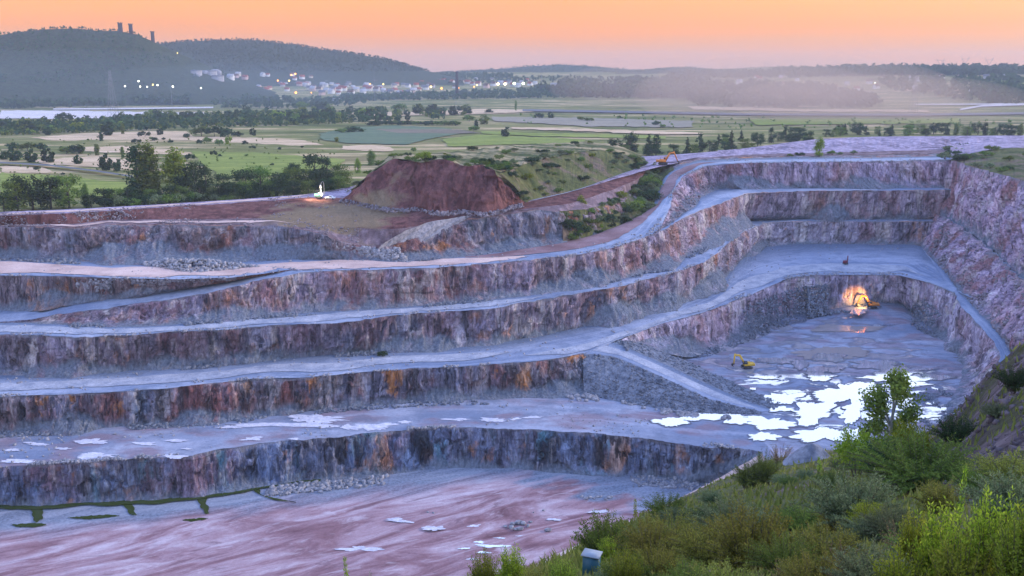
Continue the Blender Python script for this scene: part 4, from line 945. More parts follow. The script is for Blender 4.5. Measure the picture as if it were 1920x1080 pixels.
#@@PART3@@
# ------------------------------------------------------------------ stones
def chunk_mesh(pos, size, seed=0):
    """many loose angular stones in one mesh"""
    r = np.random.default_rng(seed); n = len(pos)
    c = np.array([[x, y, z] for x in (-1, 1) for y in (-1, 1) for z in (-1, 1)], float) * 0.5
    v = c[None] * r.uniform(0.55, 1.25, (n, 8, 1)) * r.uniform(0.6, 1.2, (n, 1, 3)) + r.uniform(-0.12, 0.12, (n, 8, 3))
    a = r.uniform(0, 6.28, n); b = r.uniform(-0.6, 0.6, n)
    ca, sa, cb, sb = np.cos(a), np.sin(a), np.cos(b), np.sin(b); Z = np.zeros(n); O = np.ones(n)
    R = np.stack([np.stack([ca, -sa, Z], -1), np.stack([sa, ca, Z], -1), np.stack([Z, Z, O], -1)], 1)
    R2 = np.stack([np.stack([O, Z, Z], -1), np.stack([Z, cb, -sb], -1), np.stack([Z, sb, cb], -1)], 1)
    v = np.einsum('nij,nkj->nki', R @ R2, v) * size[:, None, None] + pos[:, None, :]
    q = np.array([[0, 1, 3, 2], [4, 6, 7, 5], [0, 4, 5, 1], [2, 3, 7, 6], [0, 2, 6, 4], [1, 5, 7, 3]])
    f = (q[None] + (np.arange(n) * 8)[:, None, None]).reshape(-1, 4)
    return v.reshape(-1, 3), f
def rubble(front, back, i0, i1, f0, f1, n, smin, smax, label, mat='rubble', seed=0, heap=0.0, pw=2.2, clump=0.0):
    r = np.random.default_rng(seed + 100)
    m = len(front); u = i0 + (i1 - i0) * r.random(n * (3 if clump else 1)); w = r.random(len(u))
    i = u * (m - 1); k = np.arange(m)
    A = np.stack([np.interp(i, k, front[:, c]) for c in range(3)], -1); B = np.stack([np.interp(i, k, back[:, c]) for c in range(3)], -1)
    f = f0 + (f1 - f0) * w
    p = A + (B - A) * f[:, None]
    if clump:
        keep = fbm(p / clump, 3, seed) > 0.05; p, w, u = p[keep][:n], w[keep][:n], u[keep][:n]
    s = smin + (smax - smin) * r.random(len(p)) ** pw
    if heap:
        e = np.clip(1 - ((u - (i0 + i1) / 2) / ((i1 - i0) / 2)) ** 2, 0, 1) * np.clip(1 - (2 * w - 1) ** 2, 0, 1)
        p[:, 2] += heap * e * r.random(len(p)) ** 0.4
    p[:, 2] += s * 0.15
    v, fc = chunk_mesh(p, s, seed)
    return stuff('rubble', new_mesh('rubble', v, fc, [M[mat]]), label, 'rubble')
rubble(L2F, T3, 0.0, 0.55, 0.80, 1.02, 1500, 0.4, 2.0, 'small stones fallen along the foot of the third face', seed=1, clump=25)
rubble(K3, T4, 0.05, 0.9, 0.70, 1.03, 1300, 0.4, 1.9, 'small stones fallen along the foot of the fourth face', seed=2, clump=25)
rubble(R4F, T5, 0.0, 0.14, 0.75, 1.1, 700, 0.4, 2.2, 'broken stone at the foot of the upper face, at the left edge', seed=3)
rubble(R4F, T5, ifrac(R4F, 415), ifrac(R4F, 560), 0.30, 0.95, 900, 0.5, 2.2, 'heap of grey blocks tipped on the pale haul road', seed=4, heap=4.0, mat='stone')
rubble(B_, C_, 0.42, 0.83, 0.02, 0.9, 1400, 0.5, 2.0, 'slide of grey blocks above the climbing ramp', seed=5, mat='stone', heap=1.2)
rubble(T5, K5, ifrac(T5, 590), ifrac(T5, 765), -0.25, 0.75, 1300, 0.5, 2.2, 'spread of grey blocks beside the upper face', seed=6, mat='stone', heap=1.5)
rubble(R0, R1, 0.0, 1.0, 0.0, 0.98, 2200, 0.3, 1.2, 'gravel lying on the slope of the descending ramp', seed=7)
rubble(RT, RR, 0.0, 1.0, 0.0, 0.95, 1000, 0.3, 1.3, 'gravel lying on the inner bank of the descending ramp', seed=8)
rubble(K1, T2, 0.60, 0.83, 0.84, 1.0, 300, 0.5, 1.6, 'row of blocks at the foot of the second face', seed=9)
rubble(np.stack([R0 + np.array([2, -9, 0])])[0], R0, 0.0, 0.8, 0.2, 1.0, 500, 0.5, 2.0, 'row of blocks along the foot of the gravel slope', seed=10, mat='stone', clump=9)
Tin = T1.copy(); Tin[:, 1] -= 12
rubble(Tin, T1, ifrac(T1, 505), ifrac(T1, 725), 0.1, 0.9, 520, 0.5, 2.3, 'bank of pale blocks at the foot of the lowest face', seed=11, mat='stone')
rubble(Tin, T1, ifrac(T1, 1180), ifrac(T1, 1360), 0.0, 0.9, 420, 0.4, 1.7, 'stones below the right end of the lowest face', seed=12, mat='stone')
Fin = FT.copy(); dv = (FC - FT)[:, :2]; dv /= np.linalg.norm(dv, axis=1)[:, None]; Fin[:, :2] -= dv * 14
rubble(Fin, FC, 0.60, 0.74, 0.0, 0.55, 700, 0.4, 1.5, 'gravel spilled down the inner face right of the lit excavator', seed=23)
rubble(Fin, FC, 0.28, 0.47, 0.0, 0.75, 1500, 0.4, 1.5, 'gravel spilled down the inner face behind the lit excavator', seed=13)
rubble(Fin, FT, 0.0, 1.0, 0.0, 1.1, 1500, 0.3, 1.4, 'stones along the foot of the inner face', seed=14, clump=18)
rg0 = un(np.linspace(1690, 1800, 40), np.full(40, 800.), 17.0); rg1 = un(np.linspace(1690, 1800, 40), np.full(40, 738.), 17.0)
rubble(rg0, rg1, 0, 1, 0, 1, 1200, 0.3, 1.2, 'dark gravel spread on the wet floor below the right wall', seed=15, clump=10)
rubble(MT + np.array([0, -8, -0.3]), MT, 0, 0.95, -0.6, 1.0, 900, 0.3, 1.5, 'stones scattered below the red spoil bank', seed=16, mat='scree')
rubble(WB, WM, 0.1, 0.7, 0.0, 0.9, 1200, 0.4, 2.0, 'loose stones on the right hand wall', seed=17, mat='scree', clump=14)
rubble(K1, T2, 0.0, 0.62, 0.86, 1.02, 900, 0.4, 1.6, 'small stones along the foot of the second face', seed=19, clump=20)
rubble(R4F, T5, 0.30, 0.62, 0.86, 1.04, 800, 0.4, 1.8, 'stones along the foot of the upper red face', seed=21, clump=16)
rubble(TU, KU, 0.0, 0.25, 0.0, 0.5, 300, 0.4, 1.5, 'stones below the climbing haul road', seed=18, mat='scree')
r = np.random.default_rng(55); n = 2600
xx = r.uniform(1690, 2000, n); s_ = r.uniform(2.3, 4.0, n)
p = hill_y(xx, s_); keep = (xx > 1700 + 60 * (4 - s_)) & (fbm(p / 9, 3, 2) > -0.15); p = p[keep]
sz = (0.12 + 0.9 * r.random(len(p)) ** 3) * np.clip(np.hypot(p[:, 0], p[:, 1]) / 150, 0.12, 1)
M['scree_dark'] = dirt('scree_dark', (0.06, 0.048, 0.055), (0.17, 0.14, 0.155), 0.4, 0.5)
v, fc = chunk_mesh(p, sz, 5); stuff('rubble', new_mesh('rubble', v, fc, [M['scree_dark']]), 'grey pink stones littering the rocky near slope', 'rubble')

import bmesh
for C_a, C_b, f0_, f1_, n_, lab, sd, mt in ((L2F, T3, 0.05, 0.9, 700, 'stones scattered over the middle bench', 41, 'stone'), (K3, T4, 0.05, 0.95, 500, 'stones scattered over the narrow bench', 42, 'stone'), (R4F, T5, 0.05, 0.95, 700, 'stones scattered beside the upper haul road', 43, 'stone'), (K1, T2, 0.05, 0.9, 600, 'stones scattered on the ledge over the lowest face', 44, 'stone'), (K5, T6, 0.0, 1.0, 1100, 'stones scattered on the rim terrace', 45, 'scree'), (T6, K6, 0.05, 1.0, 1100, 'stones scattered on the rim bank', 46, 'scree'), (K6, K7, 0.0, 0.5, 700, 'stones scattered along the rim track', 47, 'scree')):
    rubble(C_a, C_b, 0.0, 0.97 if sd < 45 else 0.42, f0_, f1_, n_, 0.2, 1.2, lab, seed=sd, clump=14, mat=mt, pw=3.2)
for C_a, C_b, lab, sd in ((K1, T2, 'stones along the lip of the lowest face', 31), (L2F, T3, 'stones along the lip of the second and inner faces', 32), (K3, T4, 'stones along the lip of the third face', 33), (R4F, T5, 'stones along the lip of the upper haul road', 34)):
    rubble(C_a, C_b, 0.0, 0.97, -0.01, 0.07 if sd != 33 else 0.16, 1000, 0.35, 1.3, lab, seed=sd, clump=20, mat='stone')
def boulder_mesh(seed):
    bm = bmesh.new(); bmesh.ops.create_icosphere(bm, subdivisions=3, radius=0.5)
    v = np.array([q.co[:] for q in bm.verts]); f = np.array([[w.index for w in q.verts] for q in bm.faces]); bm.free()
    rr = np.random.default_rng(seed)
    for k in range(9):          # broken flat sides
        nrm = rr.normal(size=3); nrm /= np.linalg.norm(nrm); cut = rr.uniform(0.27, 0.42)
        ex = np.clip(v @ nrm - cut, 0, None); v = v - ex[:, None] * nrm
    v *= 1 + 0.08 * fbm(v * 4 + seed, 3, seed)[:, None]
    v *= np.array([1.15, 0.9, 0.8])
    return new_mesh('boulder', v, f, [M['stone']])
BM = [boulder_mesh(i) for i in range(5)]
def boulder(x, y, z, w, label, group):
    """w: width in photograph pixels"""
    p = un(x, y, z); s = w * np.linalg.norm(p - [0, 0, H]) / F
    o = link('boulder', random.choice(BM), None, (p[0], p[1], z + s * 0.22), random.uniform(0, 6), (s, s * random.uniform(0.8, 1), s * random.uniform(0.75, 1)))
    tag(o, label, 'boulder', group); REG.append(o)
for x, y, w in [(948, 989, 9), (958, 991, 11), (966, 994, 10), (975, 994, 14), (972, 983, 15), (982, 984, 13), (990, 988, 10), (994, 980, 8), (962, 984, 12)]:
    boulder(x, y, 0, w, 'grey boulder in the loose pile on the pink floor', 'boulders piled on the pink floor')
boulder(1028, 996, 0, 13, 'lone round boulder on the pink floor beside the boulder pile', 'boulders piled on the pink floor')
for x, y, w in [(803, 962, 6), (812, 963, 7), (1019, 958, 6), (1000, 962, 5)]:
    boulder(x, y, 0, w, 'small loose stone lying out on the pink floor', 'stones out on the pink floor')
for x in (1091, 1098, 1106, 1112, 1120, 1127, 1135, 1142, 1146):
    boulder(x, 935 + random.uniform(-4, 3), 0, random.uniform(7, 11), 'grey block in the row below the right end of the lowest face', 'row of blocks on the lowest floor')
for x, y, w in [(1064, 745, 10), (1072, 748, 12), (1080, 744, 13), (1086, 750, 11), (1094, 746, 12), (1099, 752, 9), (1206, 766, 9), (1230, 769, 7), (1256, 772, 8)]:
    boulder(x, y, 17, w, 'grey block by the end of the second face and gravel slope', 'blocks along the gravel slope')
for x, y, w in [(602, 924, 11), (578, 921, 13), (540, 925, 8), (655, 912, 9)]:
    boulder(x, y, 0, w, 'big pale block lying in front of the pale stone bank', 'blocks before the pale stone bank')
for x, y, z, w in [(1312, 767, 17, 11), (1691, 562, 17, 6), (1700, 516, 43, 6)]:
    boulder(x, y, z, w, {1312: 'brown boulder at the foot of the descending ramp', 1691: 'dark boulder right of the lit excavator', 1700: 'small dark block on the edge of the back terrace'}[x], None)

# ------------------------------------------------------------------ rain puddles
def watermat(name, deep, gl, rough=0.03):
    t = NT(name)
    d = t.n("ShaderNodeBsdfDiffuse"); d.inputs[0].default_value = (*deep, 1)
    g = t.n("ShaderNodeBsdfGlossy"); g.inputs['Roughness'].default_value = rough; g.inputs[0].default_value = (0.96, 0.96, 0.97, 1)
    bp = t.n("ShaderNodeBump"); bp.inputs['Strength'].default_value = 0.02
    t.l(t.noise((0.5, 0.5, 0.5), 1, 2), bp.inputs['Height']); t.l(bp.outputs[0], g.inputs['Normal'])
    m = t.n("ShaderNodeMixShader"); m.inputs[0].default_value = gl
    t.l(d.outputs[0], m.inputs[1]); t.l(g.outputs[0], m.inputs[2]); t.l(m.outputs[0], t.out.inputs[0])
    M[name] = t.m
watermat('water', (0.45, 0.45, 0.48), 0.62)
watermat('water_thin', (0.56, 0.53, 0.58), 0.58, 0.08)
watermat('water_mud', (0.34, 0.29, 0.28), 0.25, 0.08)
watermat('water_green', (0.04, 0.058, 0.012), 0.04, 0.15)
M['wet_mud'] = dirt('wet_mud', (0.10, 0.10, 0.135), (0.19, 0.18, 0.22), 0.15, 0.3, rough=0.5)
PUD = 0
def puddle(x, y, rx, ry, z=17.0, mat='water', label=None, ring=True, lobes=0.45, lift=0.30, seed=None):
    global PUD; PUD += 1
    n = 200; a = np.linspace(0, 2 * np.pi, n, endpoint=False)
    def outline(k, sd, am):
        q = np.stack([np.cos(a) * 1.5 + sd * 9.1, np.sin(a) * 1.5, np.full(n, PUD * 3.7)], -1)
        rr = 1 + am * fbm(q, 3, 17) * 1.6
        q2 = q * 3.5; rr = rr + 0.22 * fbm(q2, 2, 23) + 0.16 * fbm(q2 * 4.2, 3, 29)
        rr = np.clip(rr, 0.35, 2) * k
        return un(x + rx * rr * np.cos(a), y + ry * rr * np.sin(a), z)
    if ring:
        w = outline(1.12, 0, lobes); w[:, 2] += lift - 0.06 - 0.0004 * PUD
        struct('mud', new_mesh('mud', w, [list(range(n))[::-1]], [M['wet_mud']]), 'dark wet mud round ' + (label or 'a puddle'), 'mud')
    w = outline(1.0, 0, lobes); w[:, 2] += lift + 0.0004 * PUD
    struct('puddle', new_mesh('puddle', w, [list(range(n))[::-1]], [M[mat]]), label or 'rain puddle', 'puddle')
puddle(1565, 662, 68, 12, mat='water_mud', label='long brown muddy pond', ring=False, lift=0.2)
puddle(1587, 615, 55, 7, mat='water_mud', label='brown pool below the lit excavator', ring=False)
for x, y, rx, ry, lab in [
    (1553, 670, 26, 7, 'bright pool at the front of the brown pond'), (1465, 677, 38, 5, 'long white puddle beside the digging excavator'), (1500, 685, 16, 7, 'white puddle at the end of a long one'),
    (1532, 692, 19, 6, 'oval white puddle'), (1570, 692, 14, 6, 'small oval white puddle'), (1535, 706, 24, 8, 'white puddle with ragged rim'),
    (1640, 684, 45, 7, 'ragged white sheet of water, far part'), (1690, 696, 62, 10, 'ragged white sheet of water, right part'), (1660, 708, 50, 7, 'ragged white sheet of water, near part'), (1745, 709, 42, 6, 'ragged white sheet of water by the right wall'), (1700, 722, 36, 6, 'thin white water near the birch top'),
    (1590, 737, 52, 19, 'biggest white puddle of the flooded floor'), (1603, 765, 22, 16, 'lower lobe of the biggest white puddle'), (1517, 777, 42, 18, 'broad round white puddle in the middle'), (1590, 783, 17, 11, 'round white puddle left of the birch'),
    (1470, 748, 38, 10, 'ragged white puddle above the ramp foot'), (1465, 768, 22, 5, 'thin puddle joining two bigger ones'), (1307, 782, 38, 6, 'long white puddle at the foot of the gravel slope'), (1375, 785, 55, 8, 'long white puddle before the ramp foot'), (1440, 795, 42, 12, 'broad white puddle before the ramp foot'),
    (1427, 819, 28, 7, 'small white puddle near the face end'), (1547, 815, 44, 12, 'white puddle above the dark gravel heap'), (1600, 815, 20, 10, 'white water behind the lime bush'), (1730, 782, 36, 4, 'thin white puddle right of the birch'), (1747, 757, 13, 3, 'tiny white puddle by the right wall'),
    (1437, 708, 24, 4, 'faint puddle below the digging excavator'), (1412, 730, 5, 2, 'tiny puddle on the grey floor'), (1255, 792, 34, 9, 'white puddle near the lip of the lowest face')]:
    puddle(x, y, rx, ry, label=lab, lobes=0.6)
for x, y, rx, ry, lab in [(1610, 585, 15, 7, 'small pool before the lit excavator')]:
    puddle(x, y, rx, ry, z=22.2 if y > 560 else 43, label=lab, mat='water_thin', ring=False)
for i, (x, y, rx, ry) in enumerate([(177, 828, 24, 6), (67, 833, 14, 3), (267, 833, 15, 3), (330, 827, 18, 2.5), (433, 802, 26, 3), (473, 823, 15, 4), (590, 786, 48, 8), (530, 797, 60, 4), (615, 800, 22, 4), (550, 823, 7, 3), (30, 866, 25, 4), (183, 855, 34, 7), (322, 856, 15, 5), (350, 842, 8, 2),
        (703, 800, 28, 7), (653, 801, 16, 6), (860, 787, 20, 4), (927, 788, 20, 5), (963, 786, 10, 3), (760, 792, 14, 3), (1000, 783, 16, 3), (120, 842, 14, 2), (30, 845, 14, 2)]):
    puddle(x, y, rx * 1.15, ry * 0.8, label='pale dried silt patch on the ledge over the lowest face', mat='silt', ring=False, lift=0.2, lobes=0.8)
for i, (x, y, rx, ry) in enumerate([(813, 992, 22, 6), (747, 977, 30, 6), (927, 1026, 30, 4), (900, 1018, 12, 3), (870, 1030, 14, 3), (937, 1010, 10, 2), (1037, 975, 13, 4), (1123, 960, 26, 4), (890, 987, 12, 3), (673, 1030, 42, 8), (910, 1037, 14, 3), (885, 1050, 10, 3), (975, 1006, 8, 2)]):
    puddle(x, y, rx * 0.85, ry * 0.62, z=0, label='pale wet silt patch on the pink lowest floor', mat='water' if i in (2, 3, 4, 5, 10) else 'silt', ring=False, lobes=0.8)
# green water standing along the foot of the lowest face
def polyw(pts, z, mat, label, name='water', lift=0.35):
    a = np.asarray(list(pts) + [pts[0]], float); ss_ = np.concatenate([[0], np.cumsum(np.hypot(np.diff(a[:, 0]), np.diff(a[:, 1])))]); u_ = np.linspace(0, ss_[-1], 70, endpoint=False)
    x_ = np.interp(u_, ss_, a[:, 0]); y_ = np.interp(u_, ss_, a[:, 1]); k_ = np.ones(7) / 7
    x_ = np.convolve(np.concatenate([x_[-3:], x_, x_[:3]]), k_, 'valid'); y_ = np.convolve(np.concatenate([y_[-3:], y_, y_[:3]]), k_, 'valid')
    nz_ = fbm(np.stack([u_ / 5, u_ * 0 + a[0, 0], u_ * 0], -1), 3, 5); x_ = x_ + 4 * nz_; y_ = y_ + 1.5 * np.roll(nz_, 9)
    w = un(x_, y_, z); w[:, 2] += lift
    return struct(name, new_mesh(name, w, [list(range(70))], [M[mat]]), label, 'water')
gi = np.linspace(0, frac_at_x(T1, 600), 160).astype(int)
gw = np.stack([T1[gi] + np.array([0, 2.0, 0]), T1[gi] + np.stack([np.zeros(160), -2.6 + 1.6 * fbm(np.stack([T1[gi, 0] / 9, T1[gi, 0] * 0, T1[gi, 0] * 0], -1), 2, 3) + 1.5 * smooth(350, 600, np.linspace(0, 600, 160)), np.zeros(160)], -1)]); gw[..., 2] = 0.55
struct('water', new_mesh('water', gw.reshape(-1, 3), grid_faces(2, 160), [M['water_green']]), 'dark green water along the foot of the lowest face', 'water')
for pts, lab in [([(55, 950), (82, 950), (80, 975), (66, 983), (62, 968)], 'green channel at the left'), ([(215, 940), (240, 939), (252, 955), (258, 968), (246, 968), (238, 955)], 'middle green channel'), ([(368, 935), (392, 932), (386, 945), (394, 962), (384, 967), (378, 952)], 'green channel right of the others'), ([(20, 985), (60, 982), (90, 984), (70, 989), (30, 990)], 'olive algae patch at the left edge'), ([(120, 972), (200, 966), (228, 968), (170, 975)], 'olive algae streak between the channels'), ([(340, 976), (380, 972), (392, 974), (360, 980)], 'olive algae streak below the right channel'), ([(472, 918), (490, 913), (484, 928), (520, 936), (560, 944), (500, 936)], 'thin green channel by the stone bank')]:
    polyw(pts, 0, 'water_green', lab)

# ------------------------------------------------------------------ trees and shrubs
def leaves(P, N, size, rng, asp=1.5):
    """leaf quads at P, roughly facing N"""
    n = len(P)
    a = rng.normal(size=(n, 3)); t = np.cross(N, a); t /= np.linalg.norm(t, axis=1)[:, None] + 1e-9
    b = np.cross(N, t); b /= np.linalg.norm(b, axis=1)[:, None] + 1e-9
    s = (size * rng.uniform(0.6, 1.3, n))[:, None]
    v = np.stack([P - t * s * asp * 0.5, P + b * s * 0.42, P + t * s * asp * 0.5, P - b * s * 0.42], 1)
    return v.reshape(-1, 3), np.arange(n * 4).reshape(n, 4)
def crown(clumps, n, size, rng, gap=0.0):
    c = np.asarray(clumps, float); w = (c[:, 3] * c[:, 4] * c[:, 5]) ** 0.7; w /= w.sum()
    k = rng.choice(len(c), n, p=w)
    d = rng.normal(size=(n, 3)); d /= np.linalg.norm(d, axis=1)[:, None]
    rr = rng.random(n) ** 0.42 * (1 + 0.18 * rng.normal(size=n))
    P = c[k, :3] + d * c[k, 3:] * rr[:, None]
    if gap:
        keep = fbm(P * 5.0 / max(1e-6, np.ptp(P[:, 2])), 2, int(rng.integers(99))) > gap; P, d = P[keep], d[keep]
    N = d + rng.normal(size=P.shape) * 0.7 + np.array([0, 0, 0.35]); N /= np.linalg.norm(N, axis=1)[:, None]
    return leaves(P, N, size, rng)
def tube(pts, rad, sides=6):
    pts = np.asarray(pts, float); m = len(pts); V = []
    for i in range(m):
        t = pts[min(i + 1, m - 1)] - pts[max(i - 1, 0)]; t = t / (np.linalg.norm(t) + 1e-9)
        a = np.cross(t, [0.3, 0.9, 0.1] if abs(t[1]) < 0.8 else [1, 0, 0]); a /= np.linalg.norm(a); b = np.cross(t, a)
        an = np.linspace(0, 2 * np.pi, sides, endpoint=False)
        V.append(pts[i] + rad[i] * (np.cos(an)[:, None] * a + np.sin(an)[:, None] * b))
    V = np.concatenate(V); Fc = []
    for i in range(m - 1):
        for j in range(sides):
            Fc.append((i * sides + j, i * sides + (j + 1) % sides, (i + 1) * sides + (j + 1) % sides, (i + 1) * sides + j))
    return V, np.array(Fc)
def merge(parts):
    V, Fc, o = [], [], 0
    for v, f in parts:
        V.append(v); Fc.append(np.asarray(f) + o); o += len(v)
    return np.concatenate(V), np.concatenate(Fc)
def clumps_for(kind, rng):
    c = []
    if kind == 'round':
        for i in range(16):
            a = rng.uniform(0, 6.28); h = rng.uniform(0.12, 0.86); r = 0.34 * math.sqrt(max(0.05, 1 - ((h - 0.5) / 0.5) ** 2)) * rng.uniform(0.5, 1.1)
            s = rng.uniform(0.14, 0.23); c.append((r * math.cos(a), r * math.sin(a), h, s, s, s * 0.9))
    elif kind == 'tall':
        for i in range(18):
            h = 0.08 + 0.86 * i / 17; r = 0.10 * (1 - abs(h - 0.5)) * rng.uniform(0, 1.2); a = rng.uniform(0, 6.28)
            s = (0.17 if h < 0.75 else 0.11) * rng.uniform(0.7, 1.1); c.append((r * math.cos(a), r * math.sin(a), h, s, s, s * 1.2))
    elif kind == 'conifer':
        for i in range(11):
            h = 0.12 + 0.82 * i / 10; R = 0.24 * (1 - h) + 0.03
            for j in range(3):
                a = rng.uniform(0, 6.28); c.append((R * 0.55 * math.cos(a), R * 0.55 * math.sin(a), h, R * 0.6, R * 0.6, 0.06))
    elif kind == 'bush':
        for i in range(15):
            a = rng.uniform(0, 6.28); r = 0.52 * math.sqrt(rng.random()); h = 0.62 * math.sqrt(max(0, 1 - (r / 0.62) ** 2)) * rng.uniform(0.4, 1.0) + 0.12
            s = rng.uniform(0.17, 0.30); c.append((r * math.cos(a), r * math.sin(a), h, s, s, s * 0.8))
    elif kind == 'birch':
        for i in range(34):
            h = rng.uniform(0.16, 0.95); R = 0.34 * math.sin(min(1, (1.05 - h) / 0.6) * math.pi / 2); a = i * 2.4 + rng.uniform(-0.5, 0.5); r = R * rng.uniform(0.35, 1.1)
            s = rng.uniform(0.06, 0.115); c.append((r * math.cos(a), r * math.sin(a), h, s, s, s * 1.35))
    return c
def make_tree(kind, leaf, n, size, seed, name='tree', bark='bark', gap=-0.25, trunk=True):
    """unit height tree: Empty > crown, trunk"""
    rng = np.random.default_rng(seed); cl = clumps_for(kind, rng)
    root = bpy.data.objects.new(name, None); COL.objects.link(root); root['category'] = 'tree' if kind != 'bush' else 'shrub'
    v, f = crown(cl, n, size, rng, gap)
    v[:, 2] = np.maximum(v[:, 2], 0.0); v /= max(1e-6, np.quantile(v[:, 2], 0.998))
    link('crown' if kind != 'bush' else 'foliage', new_mesh('crown', v, f, [M[leaf]]), root)
    tb = []
    if kind == 'bush':
        for i in range(7):
            c = cl[rng.integers(len(cl))]
            tb.append(tube([(0.03 * math.cos(i), 0.03 * math.sin(i), -0.04), (c[0] * 0.5, c[1] * 0.5, c[2] * 0.6), c[:3]], [0.022, 0.014, 0.005], 4))
    else:
        hh = 0.9
        tb.append(tube([(0, 0, -0.03), (0.006, 0.004, 0.25), (-0.006, 0.006, 0.55), (0, 0, hh)], [0.026, 0.02, 0.013, 0.003], 7))
        for i in range(9):
            c = cl[rng.integers(len(cl))]; z0 = max(0.12, c[2] * rng.uniform(0.5, 0.8))
            tb.append(tube([(0, 0, z0), ((c[0]) * 0.5, c[1] * 0.5, (z0 + c[2]) / 2 + 0.02), c[:3]], [0.011, 0.007, 0.002], 4))
    v, f = merge(tb)
    link('trunk' if kind != 'bush' else 'stem', new_mesh('trunk', v, f, [M[bark]]), root)
    return root
def make_far(kind, leaf, seed, n=260, name='tree'):
    """distant tree, one mesh"""
    rng = np.random.default_rng(seed); cl = clumps_for(kind, rng)
    v, f = crown(cl, n, 0.17 if kind != 'tall' else 0.12, rng); v /= np.quantile(v[:, 2], 0.995)
    tv, tf = tube([(0, 0, -0.05), (0, 0, 0.5)], [0.035, 0.015], 4)
    V, Fc = merge([(v, f), (tv, tf)])
    return new_mesh(name, V, Fc, [M[leaf], M['bark']], fm=np.concatenate([np.zeros(len(f)), np.ones(len(tf))]))
PROTO_Y = -4000.0
def proto_hide(o):      # the first of a kind is itself moved into place by its first use
    o['unused'] = 1
class Kind:
    def __init__(s, roots): s.roots = roots; s.used = [False] * len(roots); s.k = 0
    def place(s, loc, h, w=None, label='', group=None, cat=None, which=None):
        i = (s.k if which is None else which) % len(s.roots); s.k += 1
        sx = h * (w if w else 1.0)
        rz = random.uniform(0, 6.28)
        if not s.used[i]:
            s.used[i] = True; o = s.roots[i]; o.location = loc; o.rotation_euler = (0, 0, rz); o.scale = (sx, sx, h); REG.append(o)
        else:
            o = dup(s.roots[i], loc, rz, (sx, sx, h))
        o['label'] = label
        if group: o['group'] = group
        if cat: o['category'] = cat
        return o
    def done(s):
        for u, o in zip(s.used, s.roots):
            if not u:
                for c in list(o.children): bpy.data.objects.remove(c)
                bpy.data.objects.remove(o)
class FarKind:
    def __init__(s, meshes, name='tree'): s.m = meshes; s.name = name
    def place(s, loc, h, w=1.0, label='', group=None, cat='tree'):
        sx = h * w
        o = link(s.name, random.choice(s.m), None, loc, random.uniform(0, 6.28), (sx, sx, h))
        tag(o, label, cat, group); REG.append(o); return o
K = {
 'tall': Kind([make_tree('tall', 'leaf_dark', 2600, 0.035, 1), make_tree('tall', 'leaf_mid', 2600, 0.035, 2)]),
 'lime_tall': Kind([make_tree('tall', 'leaf_light', 2600, 0.035, 3)]),
 'round': Kind([make_tree('round', 'leaf_dark', 2600, 0.04, 4), make_tree('round', 'leaf_dark', 2600, 0.04, 5), make_tree('round', 'leaf_mid', 2600, 0.04, 6)]),
 'conifer': Kind([make_tree('conifer', 'leaf_dark', 1800, 0.035, 7, 'pine_tree'), make_tree('conifer', 'leaf_dark', 1800, 0.035, 8, 'pine_tree')]),
 'shrub': Kind([make_tree('bush', 'leaf_dark', 1500, 0.075, 9, 'shrub'), make_tree('bush', 'leaf_mid', 1500, 0.075, 10, 'shrub'), make_tree('bush', 'leaf_grey', 1500, 0.075, 11, 'shrub')]),
 'lime_shrub': Kind([make_tree('bush', 'leaf_light', 1500, 0.075, 12, 'shrub')]),
}
FK = {'round': FarKind([make_far('round', 'leaf_dark', 20), make_far('round', 'leaf_dark', 21), make_far('round', 'leaf_mid', 22)]),
      'bush': FarKind([make_far('bush', 'leaf_dark', 23, name='bush'), make_far('bush', 'leaf_mid', 24, name='bush'), make_far('bush', 'leaf_dark', 25, name='bush')], 'bush'),
      'tall': FarKind([make_far('tall', 'leaf_dark', 26), make_far('tall', 'leaf_mid', 27)]),
      'lime': FarKind([make_far('round', 'leaf_light', 28), make_far('bush', 'leaf_light', 29)])}
def mpp(p): return float(np.linalg.norm(np.asarray(p) - [0, 0, H])) / F      # metres per photograph pixel
def plain_tree(kind, x, y, h, w=None, label='', group='', far=False):
    p = onG(x, y)[0]; s = h * mpp(p); p[2] -= 0.02 * s
    (FK if far else K)[kind].place(p, s, (w if w else 1.0), label, group)
